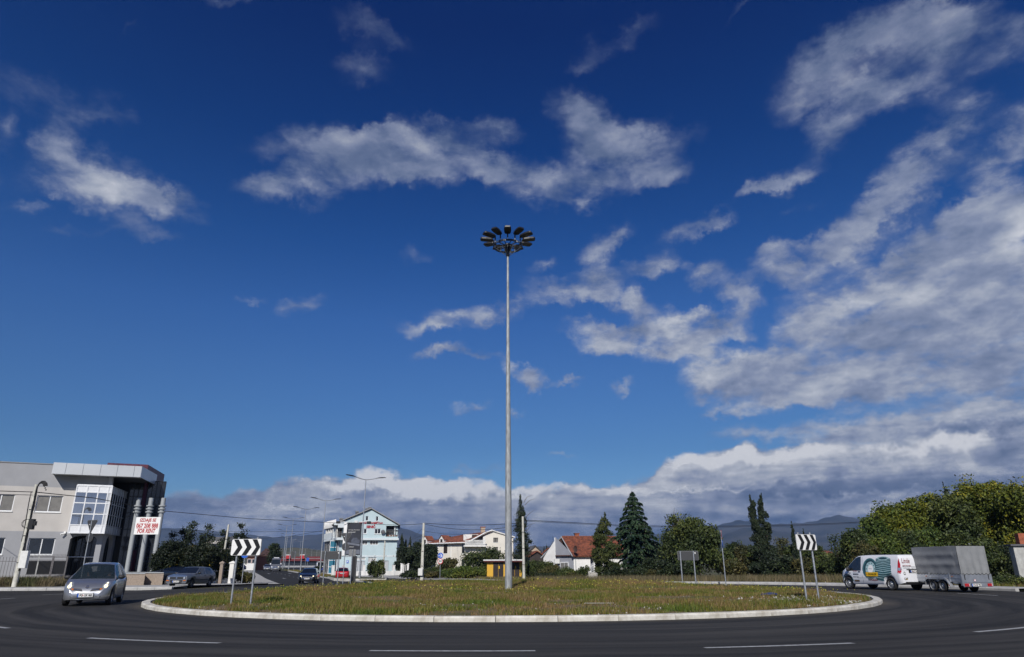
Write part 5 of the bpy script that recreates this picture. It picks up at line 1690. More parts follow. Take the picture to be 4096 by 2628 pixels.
# balcony recess of the wing
MB().box(fx(1326), xw0 + 1.6, 1.0, 1.2, zF + .1, zE - .2).build('recess_wall', 'blue_white_wall', SB_)
MB().box(fx(1345), fx(1362), .9, .99, zF + .1, zE - .75).build('recess_opening', 'roof_grey', SB_)
mb = MB(); x_a, x_b = fx(1327), fx(1367)
for k in range(22): mb.box(x_a + (x_b - x_a) * k / 21, x_a + (x_b - x_a) * k / 21 + .02, -1.62, -1.6, zF + .1, zF + 1.0)
mb.box(x_a, x_b, -1.63, -1.59, zF + 1.0, zF + 1.05); mb.build('wing_railing', 'fence_paint', SB_)
# white garden wall with piers before the house
ga, gb = gx(1330, 113), gx(1612, 118)
gw = thing('garden_wall', 'long low white wall with square piers before the pale blue building', 'wall', ga, math.atan2(gb.y - ga.y, gb.x - ga.x))
GLn = (gb - ga).length
MB().box(0, GLn, 0, .2, -.1, .75).build('wall_panel', 'white_wall', gw)
pm_ = mesh_of(MB().box(-.2, .2, -.1, .3, -.1, 1.55).box(-.25, .25, -.15, .35, 1.55, 1.65), 'pier', 'white_wall')
for k in range(8): place('pier', pm_, gw, (GLn * k / 7, 0, 0))
for k, px in enumerate((1607, 1616, 1622, 1629)):
    p = gx(px, 116)
    o = MB().box(-.22, .22, -.22, .22, -.1, 1.75 - (.1 if k in (1, 2) else 0)).box(-.28, .28, -.28, .28, 1.75, 1.85).build('gate_pier', 'white_wall', loc=p)
    tag(o, ('first', 'second', 'third', 'fourth')[k] + ' from the left of four white gate piers right of the pale blue building', 'gate pier', 'white gate piers')

# ---------------------------------------------------------------- cream three storey house
CH = thing('cream_house', 'cream three storey house with red roof, dormers and white balcony balustrade', 'house')
FC = Frame((at(1867, 2270, 120).x, 120), 12)
CH.location = (FC.P.x, FC.P.y, 0); CH.rotation_euler = (0, 0, FC.a)
def c_(px, py, yl=0): return FC.px(px, py, yl)
hx0 = c_(1881, 2200)[0]; hx1 = c_(2053, 2200)[0]
axx, axz = c_(1968, 2124); zr_e = c_(2053, 2151)[1]; zl_e = c_(1890, 2142)[1]
zbal = c_(1900, 2181)[1]
mb = MB()
W3_ = [(1973, 1992, 2143, 2169), (1973, 1992, 2188, 2214)]
hw = [(c_(a, 2180)[0], c_(b, 2180)[0], c_(1980, d)[1], c_(1980, c)[1]) for a, b, c, d in W3_]
yb_ = 0.0
Lc = c_(1940, 2200)[0]
wall_with_holes('front_wall', 'cream_wall', Lc, hx1, .1, zr_e, hw, CH, 0, .3)
wall_with_holes('front_wall', 'cream_wall', hx0, Lc, .1, zbal, [(c_(1862, 2200)[0] + .0, c_(1862, 2200)[0] + .01, 0, .05)], CH, 0, .3)
mb.add([(Lc, .0, zr_e), (hx1, .0, zr_e), (axx, .0, axz), (Lc, .0, axz - .25), (Lc, .3, zr_e), (hx1, .3, zr_e), (axx, .3, axz), (Lc, .3, axz - .25)],
       [(0, 1, 2, 3), (7, 6, 5, 4), (0, 3, 7, 4), (1, 5, 6, 2), (3, 2, 6, 7), (0, 4, 5, 1)])
mb.build('gable_wall', 'cream_wall', CH)
for w in hw:
    fr_ = window(CH, *w, .1, 2, fw=.05, glass='blinds', mframe='dark_wood')
# left long side
sdl = Vector((math.cos(R(128)), math.sin(R(128))))
def ls(d, o=0.0): return (hx0 + sdl.x * d - o, sdl.y * d)
LS_ = 12.5
def wallc(p, q, z0, z1, m, name, t=.25, z1b=None):
    dx, dy = q[0] - p[0], q[1] - p[1]; L = math.hypot(dx, dy); nx, ny = -dy / L * t, dx / L * t
    zz = z1 if z1b is None else z1b
    return MB().add([(*p, z0), (*q, z0), (*q, zz), (*p, z1), (p[0] - nx, p[1] - ny, z0), (q[0] - nx, q[1] - ny, z0), (q[0] - nx, q[1] - ny, zz), (p[0] - nx, p[1] - ny, z1)],
                    [(0, 1, 2, 3), (7, 6, 5, 4), (0, 3, 7, 4), (1, 5, 6, 2), (3, 2, 6, 7), (0, 4, 5, 1)]).build(name, m, CH)
zse = c_(1807, 2163, 9)[1]
zse = axz - 1.9
wallc(ls(0), ls(LS_), .1, zse, 'cream_wall', 'side_wall')
for d0, d1 in ((.8, 1.9), (5.4, 6.3), (8.2, 10.0), (10.4, 12.0)):
    for z0, z1_ in ((.9, 2.4), (3.4, 5.0)):
        wallc(ls(d0, .03), ls(d1, .03), z0, z1_, 'dark_wood' if d0 > 5 and d0 < 6 else 'house_glass', 'side_window', .05)
        wallc(ls(d0 - .08, .02), ls(d1 + .08, .02), z0 - .14, z0 - .02, 'white_paint', 'side_sill', .12)
for d in (4.4, 7.6, 12.3):
    wallc(ls(d, .06), ls(d + .16, .06), .1, zse, 'white_paint', 'downpipe', .06)
# top floor balcony recess with balustrade
bx0_, bx1_ = c_(1866, 2180)[0] - .2, Lc
bal = MB().box(bx0_ - .3, bx1_, -.9, .3, zbal - .25, zbal).build('balcony', 'white_wall', CH)
bm_ = mesh_of(MB().lathe([(.03, 0), (.07, .15), (.04, .3), (.06, .55), (.03, .7)], 6), 'baluster', 'white_paint')
nb = 22
for k in range(nb): place('baluster', bm_, bal, (bx0_ - .1 + (bx1_ - bx0_ - .05) * k / (nb - 1), -.8, zbal))
MB().box(bx0_ - .3, bx1_, -.88, -.72, zbal + .7, zbal + .8).build('balcony_rail', 'white_paint', bal)
MB().box(bx0_ - .1, bx1_, 1.6, 1.8, zbal, axz - .5).build('recess_wall', 'white_wall', CH)
MB().box(c_(1893, 2160)[0], c_(1913, 2160)[0], 1.5, 1.58, zbal, zbal + 1.75).build('recess_door', 'dark_wood', CH)
MB().box(Lc - .35, Lc + .02, -.02, .32, zbal, axz - .3).build('balcony_pier', 'white_wall', CH)
MB().box(bx0_, bx1_, .31, 1.6, .2, zbal - .26).build('core_wall', 'cream_wall', CH)
# roofs
RD = 12.0
def rslab(P, m, name, t=.18):
    P = [Vector(p) for p in P]
    return MB().add(P + [p + Vector((0, 0, t)) for p in P], [(0, 1, 2, 3), (7, 6, 5, 4), (0, 4, 5, 1), (1, 5, 6, 2), (2, 6, 7, 3), (3, 7, 4, 0)]).build(name, m, CH)
rslab([(axx, -.25, axz), (hx1 + .25, -.25, zr_e), (hx1 + .25, RD, zr_e), (axx, RD, axz)], 'white_wall', 'roof_edge')
q0 = ls(0, .5); q1 = ls(LS_ + .3, .5)
tiles_roof(CH, (q0[0], q0[1] - .3, zse), (q1[0], q1[1], zse), (axx - 3.2, RD, axz - .15), (axx, .0, axz - .02), 'roof_tile', 14, 26)
# white verge running down from the apex to the left corner
mb = MB(); mb.path([(axx, -.35, axz + .1), (Lc - .1, -.4, axz - .35), (q0[0], q0[1] - .4, zse + .02)], .12, 4); mb.path([(q0[0], q0[1] - .3, zse), (q1[0], q1[1], zse)], .12, 4); mb.build('verge', 'white_paint', CH)
for k, d in enumerate((7.0, 11.2)):
    p = ls(d, -.2)
    dm = MB().prism([(-.55, 0), (.55, 0), (.55, .9), (0, 1.5), (-.55, .9)], -.2, 1.4).build('dormer', 'white_wall', CH, loc=(p[0], p[1], zse - .2))
    dm.rotation_euler = (0, 0, R(38 - 90 - 0))
    MB().box(-.25, .25, -.24, -.21, .25, .95).build('dormer_window', 'dark_wood', dm)
    mb = MB(); mb.add([(-.7, -.35, .85), (0, -.35, 1.62), (0, 1.5, 1.62), (-.7, 1.5, .85), (.7, -.35, .85), (.7, 1.5, .85)], [(0, 1, 2, 3), (1, 4, 5, 2)]); mb.build('dormer_roof', 'roof_tile', dm)
xq, zq = c_(1931, 2117, 3)
cc = MB().box(xq - .35, xq + .35, 2.6, 3.3, zq - 1.2, zq + .3).build('chimney', 'beige_wall', CH); MB().box(xq - .42, xq + .42, 2.52, 3.38, zq + .3, zq + .4).build('chimney_cap', 'brick', cc)
MB().box(hx0 + .1, hx1 - .1, .35, .5, .2, zr_e).build('inner_wall', 'roof_grey', CH)
MB().box(hx1 - .3, hx1, .301, 8, .1, zr_e).build('outer_wall', 'cream_wall', CH)

# ---------------------------------------------------------------- transformer kiosk
KB = thing('transformer_kiosk', 'yellow transformer kiosk with dark double doors and a flat white edged roof', 'kiosk')
FK = Frame((at(1948, 2280, 96).x, 96), 3)
KB.location = (FK.P.x, FK.P.y, 0); KB.rotation_euler = (0, 0, FK.a)
kz = hgt(0, 96) 
kx = lambda px: FK.px(px, 2280)[0]
kt = FK.px(1990, 2248)[1]
MB().box(0, kx(2022), 0, 2.4, kz + .12, kt).build('wall', 'yellow_wall', KB)
MB().box(kx(2022) + .01, kx(2089), .9, 2.4, kz + .12, kt).build('wall', 'yellow_wall', KB)
MB().box(-.03, kx(2022) + .02, -.03, 2.5, kz - .2, kz + .118).build('base', 'brick', KB)
MB().box(-.45, kx(2092), -.45, 2.8, kt + .003, kt + .17).build('roof_soffit', 'maroon', KB)
MB().box(-.5, kx(2093), -.5, 2.85, kt + .173, kt + .30).build('roof', 'white_paint', KB)
def kdoor(a, b, y):
    for i in range(2):
        x0, x1 = kx(a) + (kx(b) - kx(a)) * i / 2, kx(a) + (kx(b) - kx(a)) * (i + 1) / 2
        d = MB().box(x0 + .02, x1 - .02, y - .05, y - .003, kz + .16, kt - .06, .006).build('door', 'brown_door', KB)
        mb = MB()
        for k in range(7): mb.box(x0 + .12, x1 - .12, y - .06, y - .051, kz + .4 + k * .07, kz + .43 + k * .07)
        mb.build('louvre', 'dark_wood', d)
    MB().box(kx(b) - (kx(b) - kx(a)) * .46, kx(b) - (kx(b) - kx(a)) * .36, y - .07, y - .062, kz + 1.25, kz + 1.6).build('warning_plate', 'yellow_sign', KB)
kdoor(1972, 2014, 0)
kdoor(2040, 2080, .9)
text('lettering', 'EPCG', .16, 'amber', KB, (kx(1959.5), -.006, kz + 2.0), width=.42, bold=.02)

# ---------------------------------------------------------------- white house with the red tiled roof
RH = thing('red_roofed_house', 'white single storey house with a bright red tiled roof and arched porch', 'house')
FR = Frame((at(2296, 2280, 95).x, 95), 9)
RH.location = (FR.P.x, FR.P.y, 0); RH.rotation_euler = (0, 0, FR.a)
rz = hgt(0, 95) - .15
r_ = lambda px, py, yl=0: FR.px(px, py, yl)
ze = r_(2320, 2222)[1]
xe1 = r_(2505, 2222)[0]
rdg_y = 4.2
zrd = r_(2300, 2149, rdg_y)[1]
xr0 = r_(2248, 2149, rdg_y)[0]
xg0_ = 0.0
# front wall to the porch, porch arch, plinth
xp0, xp1 = r_(2362, 2260)[0], r_(2412, 2260)[0]
MB().box(0, xp0, 0, .3, rz + .8, ze).build('front_wall', 'white_wall', RH)
MB().box(-.03, xp0 + .03, -.05, .3, rz, rz + .797).build('plinth', 'column_grey', RH)
MB().box(xp1, xe1, 0, .3, rz, ze).build('front_wall', 'white_wall', RH)
mb = MB(); n = 12
for i in range(n):
    t0, t1 = i / n, (i + 1) / n
    f_ = lambda t: rz + 2.2 + .6 * math.sqrt(max(0, 1 - (2 * t - 1) ** 2))
    a, b = xp0 + .75 + (xp1 - xp0 - 1.0) * t0, xp0 + .75 + (xp1 - xp0 - 1.0) * t1
    mb.add([(a, -.4, f_(t0)), (b, -.4, f_(t1)), (b, -.4, ze + .25), (a, -.4, ze + .25), (a, -.15, f_(t0)), (b, -.15, f_(t1)), (b, -.15, ze + .25), (a, -.15, ze + .25)], [(0, 1, 2, 3), (7, 6, 5, 4), (0, 4, 5, 1)])
mb.box(xp0 + .35, xp0 + .75, -.4, -.15, rz + .9, ze + .25); mb.box(xp1 - .25, xp1 + .3, -.4, -.15, rz + .9, ze + .25)
mb.build('porch_arch', 'white_wall', RH)
MB().box(xp0, xp1 + .3, 1.7, 1.9, rz, ze).build('porch_wall', 'grey_wall', RH)
MB().box(xp0 - .1, xp1 + .4, -.5, 1.8, rz, rz + .9).build('porch_floor', 'white_wall', RH)
MB().box(xp0 + .7, xp0 + 1.5, 1.6, 1.69, rz + .9, rz + 2.9).build('porch_door', 'dark_wood', RH)
# porch gable roof
tiles_roof(RH, (xp0 - .2, -.7, ze - .05), (xp0 - .2 + .01, rdg_y * .5, ze - .05), (xp0 + 1.5, rdg_y * .5, ze + 1.25), (xp0 + 1.5, -.7, ze + 1.25), 'roof_tile', 6, 5, 'porch_roof')
# steps with railing
for k in range(6):
    MB().box(xp0 - 2.4 + k * .40, xp0 + .3, -1.6, -.52, rz + .15 * k, rz + .15 * (k + 1)).build('step', 'stone_white', RH)
mb = MB(); a, b = Vector((xp0 - 2.4, -1.65, rz + .95)), Vector((xp0, -1.65, rz + 1.8))
mb.tube(a, b, .03, n=6); mb.tube(b, b + Vector((2.4, 1.0, 0)), .03, n=6)
for k in range(9):
    p = a.lerp(b, k / 8); mb.tube(p, p - Vector((0, 0, .85)), .015, n=4)
for k in range(9):
    p = b + Vector((2.4, 1.0, 0)) * k / 8; mb.tube(p, p - Vector((0, 0, .85)), .02, n=4)
mb.build('stair_railing', 'white_paint', RH)
MB().tube((-.05 + .3, -.06, rz), (-.05 + .3, -.06, ze), .05, n=8).build('downpipe', 'column_grey', RH)
# gable end facing left: white outer leaf, grey field, window
gd = Vector((r_(2204, 2226, 3.2)[0], 3.2))
def gw_(t): return (gd.x * t, gd.y * t)
GWL = 2.0
def gpoint(t, off=0): return (gd.x * t - off * .5, gd.y * t - off)
tR = .78
P0_, P1_, P2_ = gpoint(0), gpoint(tR), gpoint(GWL * .98)
def gpoly(pts, m, name, off=0.0, t=.2):
    """pts (t along the gable, z)"""
    v = [(*gpoint(a, off), z) for a, z in pts] + [(gpoint(a, off)[0] + .1, gpoint(a, off)[1] + t, z) for a, z in pts]
    n = len(pts)
    return MB().add(v, [tuple(range(n)), tuple(range(2 * n - 1, n - 1, -1))] + [(i, (i + 1) % n, n + (i + 1) % n, n + i) for i in range(n)]).build(name, m, RH)
zpk = zrd
gpoly([(0, ze + .02), (tR, ze + .02), (tR, zpk - .1)], 'grey_wall', 'gable_field', .02)
gpoly([(tR, rz), (tR + .04, rz), (tR + .04, zpk - .12), (tR, zpk - .12)], 'white_paint', 'gable_pilaster', .12)
gpoly([(tR + .04, rz), (1.35, rz), (1.35, ze - .25), (tR + .04, zpk - .5)], 'white_wall', 'gable_wall', .0)
gpoly([(0, rz), (tR, rz), (tR, ze), (0, ze)], 'grey_wall', 'gable_lower_wall', -.05)
gpoly([(-.02, ze - .05), (tR, ze - .05), (tR, ze + .07), (-.02, ze + .07)], 'roof_tile_dark', 'gable_ledge', .25, .3)
gwn = gpoly([(.24, rz + 1.1), (.58, rz + 1.1), (.58, rz + 2.2), (.24, rz + 2.2)], 'white_frame', 'window', .08, .08)
for a, b in ((.26, .40), (.42, .56)):
    o = gpoly([(a, rz + 1.18), (b, rz + 1.18), (b, rz + 2.12), (a, rz + 2.12)], 'blinds', 'pane', .11, .03); o.parent = gwn
acp = gpoint(.70, .35)
MB().box(acp[0] - .35, acp[0] + .35, acp[1] - .1, acp[1] + .2, rz + 2.0, rz + 2.6, .02).build('air_conditioner', 'box_white', RH)
# main roof (front slope) and back slope
xrr = xe1 + .3
tiles_roof(RH, (-.25, -.45, ze - .08), (xrr, -.45, ze - .08), (xrr, rdg_y, zrd), (xr0 - .05, rdg_y, zrd), 'roof_tile', 20, 44)
g2 = gpoint(1.42)
MB().add([(xr0 - .05, rdg_y, zrd), (xrr, rdg_y, zrd), (xrr, rdg_y + 4.6, ze), (g2[0], g2[1] + .6, ze - .3), (xr0 - .05, rdg_y, zrd + .1), (xrr, rdg_y, zrd + .1), (xrr, rdg_y + 4.6, ze + .1), (g2[0], g2[1] + .6, ze - .2)],
         [(0, 1, 2, 3), (7, 6, 5, 4), (0, 4, 5, 1), (1, 5, 6, 2), (2, 6, 7, 3), (3, 7, 4, 0)]).build('back_roof', 'roof_tile_dark', RH)
mb = MB(); mb.path([(-.27, -.5, ze - .08), (xr0 - .07, rdg_y, zrd + .03), (g2[0] - .05, g2[1] + .5, ze - .26)], .09, 4); mb.build('verge', 'column_grey', RH)
rt = mesh_of(MB().lathe([(.12, -.2), (.14, .2)], 8, 'X'), 'ridge_tile', 'roof_tile')
for k in range(int((xrr - xr0) / .4)): place('ridge_tile', rt, RH, (xr0 + .2 + .4 * k, rdg_y, zrd + .06))
xc2, zc2 = r_(2307, 2146, 4.6)
ch = MB().box(xc2 - .28, xc2 + .28, 4.3, 4.9, zc2 - .9, zc2 + .35).build('chimney', 'brick', RH); MB().box(xc2 - .36, xc2 + .36, 4.22, 4.98, zc2 + .35, zc2 + .45).build('chimney_cap', 'roof_tile', ch)
sx0, sz0 = r_(2301, 2197, -.9)
dd = MB().lathe([(.0, -.12), (.25, -.09), (.46, 0.0)], 18, 'X', (0, 0, 0)).build('satellite_dish', 'roof_tile_dark', RH, loc=(sx0, -.9, sz0)); dd.rotation_euler = (0, 0, R(200))
MB().box(.3, xe1 - .3, .5, .7, rz, ze).build('inner_wall', 'grey_wall', RH)

# ---------------------------------------------------------------- smaller houses and halls farther off
def gable_house(name, label, pxl, pxr, py_eave, py_ridge, Y, deg, depth, wallm, roofm, gable_front=True, z0=None, wins=0, group=None, cat='house', rows=8):
    F = Frame((at(pxl, 2270, Y).x, Y), deg)
    t = thing(name, label, cat, (F.P.x, F.P.y, 0), F.a, group)
    x1, zE_ = F.px(pxr, py_eave)
    zR = F.px((pxl + pxr) / 2, py_ridge)[1]
    zb = (hgt(0, Y) if z0 is None else z0) - .3
    MB().box(0, x1, 0, .25, zb, zE_).build('wall', wallm, t)
    MB().box(0, .25, .251, depth, zb, zE_).build('wall', wallm, t)
    MB().box(x1 - .25, x1, .251, depth, zb, zE_).build('wall', wallm, t)
    if gable_front:
        MB().prism([(0, zE_), (x1, zE_), (x1 / 2, zR)], 0, .25).build('gable_wall', wallm, t)
        tiles_roof(t, (-.4, -.4, zE_ - .2), (-.4, depth, zE_ - .2), (x1 / 2, depth, zR + .05), (x1 / 2, -.4, zR + .05), roofm, rows, 14)
        tiles_roof(t, (x1 + .4, -.4, zE_ - .2), (x1 + .4, depth, zE_ - .2), (x1 / 2, depth, zR + .05), (x1 / 2, -.4, zR + .05), roofm, rows, 14)
    else:
        tiles_roof(t, (-.4, -.4, zE_ - .1), (x1 + .4, -.4, zE_ - .1), (x1 + .4, depth / 2, zR), (-.4, depth / 2, zR), roofm, rows, 24)
        MB().add([(0, .1, zE_), (0, depth - .1, zE_), (0, depth / 2, zR - .1), (.2, .1, zE_), (.2, depth - .1, zE_), (.2, depth / 2, zR - .1)], [(0, 1, 2), (5, 4, 3)]).build('gable_wall', wallm, t)
    for k in range(wins):
        xx = x1 * (k + .5) / wins
        w = MB().box(xx - .5, xx + .5, -.04, .0, zE_ - 1.7, zE_ - .6).build('window', 'white_frame', t)
        MB().box(xx - .42, xx + .42, -.06, -.045, zE_ - 1.62, zE_ - .68).build('pane', 'house_glass', w)
    return t, F, x1, zE_, zR
gable_house('small_house', 'small white house with red roof behind the speed limit sign', 1744, 1775, 2216, 2195, 170, 0, 8, 'white_wall', 'roof_tile_dark', False, wins=2)
gable_house('barn', 'grey barn with a dark grey gabled roof left of the cream house', 1770, 1812, 2213, 2190, 150, -8, 9, 'grey_wall', 'roof_grey', True, wins=1, cat='barn')
gable_house('beige_house', 'beige gabled house far off between the cypress and the red roofed house', 2118, 2163, 2204, 2182, 170, 6, 9, 'beige_wall', 'roof_grey', True, wins=1)
gable_house('porch_house', 'low house with a red roof just right of the tall cypress', 2120, 2176, 2222, 2204, 140, 4, 8, 'dark_wood', 'roof_tile', True, wins=0)
gable_house('side_house', 'white house with red roof half hidden behind the bright roofed one', 2166, 2222, 2219, 2192, 145, -10, 10, 'white_wall', 'roof_tile', True, wins=0)
gable_house('distant_house', 'tiny white house with orange red roof beside the right chevron board', 3292, 3330, 2212, 2202, 260, 0, 8, 'white_wall', 'roof_tile', False, wins=2, rows=4)
gable_house('hidden_house', 'white house glimpsed through the trees right of the big cedar', 2600, 2690, 2215, 2196, 135, 0, 9, 'white_wall', 'roof_tile', False, wins=4)
gable_house('hidden_house', 'small white house glimpsed through the hedge behind the slim blue sign', 2925, 2960, 2250, 2242, 120, 0, 7, 'white_wall', 'roof_tile_dark', False, wins=1, rows=4)
gable_house('brown_shed', 'open brown timber shed with rusty roof above the parked cars', 1034, 1082, 2222, 2192, 205, 5, 14, 'dark_wood', 'roof_tile_dark', False, cat='shed', rows=6)
t, F, x1, _, _ = gable_house('orange_house', 'orange brick house with white porch behind the left chevron board', 986, 1026, 2226, 2216, 190, 0, 10, 'brick', 'roof_tile_dark', False, wins=2)
MB().box(-.5, x1 + 1, -4, -3.7, .3, 2.2).build('porch_wall', 'white_wall', t)
# grey office block behind the dark trees on the left
F = Frame((at(812, 2270, 150).x, 150), 8)
t = thing('grey_block', 'grey block with curved dark roof box rising behind the yellow and dark trees', 'building', (F.P.x, F.P.y, 0), F.a)
x0, za_ = F.px(814, 2165); x1, zb_ = F.px(974, 2146)
MB().box(x0, x1 * .72, 0, 12, 0, za_).build('wall', 'render_beige', t)
MB().box(x0 + .5, x1 * .66, -.1, -.01, za_ - 1.3, za_ - .5).build('window_band', 'house_glass', t)
MB().prism([(x1 * .68 + (x1 * .34) * k / 10 - (0 if k < 10 else 0), -1.0 - 1.6 * math.sin(math.pi * k / 10)) for k in range(11)] + [(x1 * 1.02, 8), (x1 * .68, 8)], za_ - 1.6, zb_, 'XY').build('roof_box', 'roof_grey', t)
MB().box(x0 + .4, x1 * .72, .5, 10, za_ + .01, za_ + .9).build('upper_storey', 'roof_grey', t)
# long hall with dark red roof edge at the end of the avenue
F = Frame((at(1120, 2270, 300).x, 300), 4)
t = thing('red_roofed_hall', 'long low hall with a dark red roof edge at the far end of the avenue', 'building', (F.P.x, F.P.y, 0), F.a)
x1, zt = F.px(1290, 2226); _, zm_ = F.px(1200, 2244); _, zb_ = F.px(1200, 2264)
MB().box(0, x1, 0, 20, zb_ - 1, zm_).build('wall', 'render_grey', t)
MB().box(-.5, x1 + .5, -1.2, 20, zm_ + .01, zm_ + .9).build('roof_edge', 'red_roof_metal', t)
MB().box(-.5, x1 + .5, -1.25, -.9, zm_ + .91, zm_ + 1.02).build('white_stripe', 'column_grey', t)
MB().box(-.5, x1 + .5, -.8, 20, zm_ + .92, zt).build('roof', 'red_roof_metal', t)
for k in range(6):
    x = x1 * (k + .5) / 6
    w = MB().box(x - 1.4, x + 1.4, -.1, -.01, zb_ + .2, zm_ - .5).build('window', 'house_glass', t)
for k, px in enumerate((1157, 1213)):
    x = F.px(px, 2232)[0]
    b = MB().box(x - .9, x + .9, -2, -1.3, zm_ + .9, zt + .5).build('red_kiosk', 'sign_red', t)
    MB().box(x - .95, x + .95, -2.05, -1.25, zt + .51, zt + .75).build('white_cap', 'white_paint', t)
# lattice telecom tower
b0 = gx(2214, 400)
ht = at(2214, 2145, 400).z - b0.z
t = thing('lattice_tower', 'thin lattice telecom tower on the horizon left of the red roofed house', 'tower', b0)
mb = MB()
for sx2 in (-1, 1):
    for sy2 in (-1, 1):
        mb.tube((sx2 * 1.1, sy2 * 1.1, 0), (sx2 * .45, sy2 * .45, ht * .82), .09, n=4)
mb.build('leg', 'steel_tower', t)
mb = MB(); N = 14
for k in range(N):
    for s_ in (-1, 1):
        z0_, z1_ = ht * .82 * k / N, ht * .82 * (k + 1) / N
        w0, w1 = 1.1 - .65 * k / N, 1.1 - .65 * (k + 1) / N
        mb.tube((-w0 * s_, -w0, z0_), (w1 * s_, -w1, z1_), .05, n=4)
mb.build('bracing', 'steel_tower', t)
mb = MB(); mb.tube((0, 0, ht * .8), (0, 0, ht), .07, n=6)
for k in range(6): mb.box(-.9 + .3 * (k % 3), -.7 + .3 * (k % 3), -.6, -.4, ht * (.66 + .06 * (k // 3)), ht * (.70 + .06 * (k // 3)))
mb.build('antenna', 'steel_tower', t)
# old stone wall and brick house corner at the right edge
F = Frame((at(4072, 2270, 50).x, 50), -8)
t = thing('stone_pier', 'rough grey rendered wall end with slab coping at the right edge', 'wall', (F.P.x, F.P.y, 0), F.a)
zt = F.px(4070, 2184)[1]
MB().box(0, 3.5, 0, .6, -.1, zt).build('wall_panel', 'pole_concrete_grey', t)
MB().box(-.2, 3.7, -.15, .75, zt + .003, zt + .12).build('coping', 'roof_grey', t)
MB().box(.55, 3.0, .1, .6, zt + .123, zt + .85).build('brick_field', 'brick', t)
# white gate pier and low walls behind the grey saloon
for (px0_, px1_, pyt, pyb, Y, nm, lab, m_) in ((909, 926, 2254, 2308, 62, 'gate_pier', 'white gate pier with pyramid cap left of the chevron board', 'white_wall'), (870, 882, 2255, 2312, 60, 'gate_pier', 'brown stained gate pier behind the grey saloon', 'granite')):
    a = gx(px0_, Y); w = at(px1_, 2280, Y).x - at(px0_, 2280, Y).x; h = at(px0_, pyt, Y).z - a.z
    t = thing(nm, lab, 'gate pier', a)
    MB().box(0, w, 0, w, -.1, h).build('shaft', m_, t)
    MB().box(-.06, w + .06, -.06, w + .06, h + .002, h + .08).add([(-.06, -.06, h + .081), (w + .06, -.06, h + .081), (w + .06, w + .06, h + .081), (-.06, w + .06, h + .081), (w / 2, w / 2, h + .22)], [(0, 1, 4), (1, 2, 4), (2, 3, 4), (3, 0, 4)]).build('cap', m_, t)
a, b = gx(846, 61), gx(912, 62.5)
t = thing('garden_fence', 'low white wall with thin railings behind the grey saloon', 'fence', a, math.atan2(b.y - a.y, b.x - a.x))
L = (b - a).length
MB().box(0, L, .1, .3, -.1, .5).build('wall_panel', 'white_wall', t)
MB().box(0, L, .12, .28, 1.05, 1.17).build('top_rail', 'white_paint', t)
pm_ = mesh_of(MB().box(-.02, .02, .18, .22, .5, 1.05), 'bar', 'column_grey')
for k in range(int(L / .16)): place('bar', pm_, t, (.08 + .16 * k, 0, 0))
# ---------------------------------------------------------------- mountains, hill
def ridge(name, prof, Y, depth, m, foot=.0, seed=0, amp=.16, rows=14, step=18, xr=(-1700, 5800), back=True):
    rg = np.random.default_rng(seed)
    xs = np.arange(xr[0], xr[1], step)
    px_, py_ = zip(*prof)
    hy = np.interp(xs, px_, py_)
    ph = rg.random(12) * 6.28
    v, f = [], []
    for j in range(rows + 1):
        t = j / rows
        for i, x in enumerate(xs):
            top = at(float(x), float(hy[i]), Y)
            y = Y - depth * (1 - t)
            r = sum(math.sin(x * .004 * (1.7 ** k) + t * 2.6 * (1.5 ** k) + ph[k]) / (1.55 ** k) for k in range(9)) / 2.2
            prof_t = t ** 1.15
            z = foot + (top.z - foot) * prof_t * (1 + amp * r * (1 - t) * 2.2) + (top.z - foot) * .012 * math.sin(x * .11 + ph[3]) * t
            xx = top.x * (y / Y) + r * depth * .02 * (1 - t)
            v.append((xx, y, z))
    n = len(xs)
    if back:
        for i in range(n):
            a = v[rows * n + i]
            v.append((a[0] * 1.1, a[1] + depth, foot))
    R_ = rows + (1 if back else 0)
    for j in range(R_):
        for i in range(n - 1):
            f.append((j * n + i, j * n + i + 1, (j + 1) * n + i + 1, (j + 1) * n + i))
    me = bpy.data.meshes.new(name); me.from_pydata(v, [], f)
    return struct(link(name, me, m, None, True))
mat('mountain_rock', (0.020, 0.030, 0.036), 0.95, scale=0.004, col2=(0.075, 0.080, 0.085), detail=12, bump=2.0, bscale=0.02)
mat('hill_scrub', (0.050, 0.056, 0.028), 0.95, scale=0.03, col2=(0.125, 0.108, 0.062), detail=10, bump=.5, bscale=0.2)
ridge('mountains', [(-700, 2135), (300, 2120), (700, 2112), (900, 2128), (1100, 2150), (1300, 2135), (1480, 2110), (1560, 2092), (1597, 2108), (1660, 2128), (1720, 2150), (1780, 2164), (1900, 2186), (2050, 2196), (2250, 2178), (2330, 2170), (2480, 2160), (2600, 2140),
      (2700, 2128), (2800, 2112), (2878, 2100), (2953, 2080), (3010, 2086), (3043, 2094), (3120, 2096), (3200, 2092), (3257, 2086), (3300, 2072), (3330, 2064), (3362, 2060), (3395, 2068), (3425, 2074), (3475, 2070), (3502, 2061), (3530, 2070), (3700, 2078), (4100, 2100), (4800, 2130)],
      4200, 1500, 'mountain_rock', 0, 3)
ridge('foothills', [(-700, 2215), (500, 2215), (1200, 2214), (1600, 2206), (1800, 2198), (2000, 2206), (2300, 2212), (2600, 2206), (2800, 2176), (2890, 2142), (2930, 2128), (2971, 2112), (3020, 2108), (3080, 2120), (3150, 2130), (3230, 2148), (3300, 2150), (3400, 2142), (3500, 2160), (3700, 2176), (4800, 2190)],
      3000, 900, 'mountain_rock', 0, 5, .12)
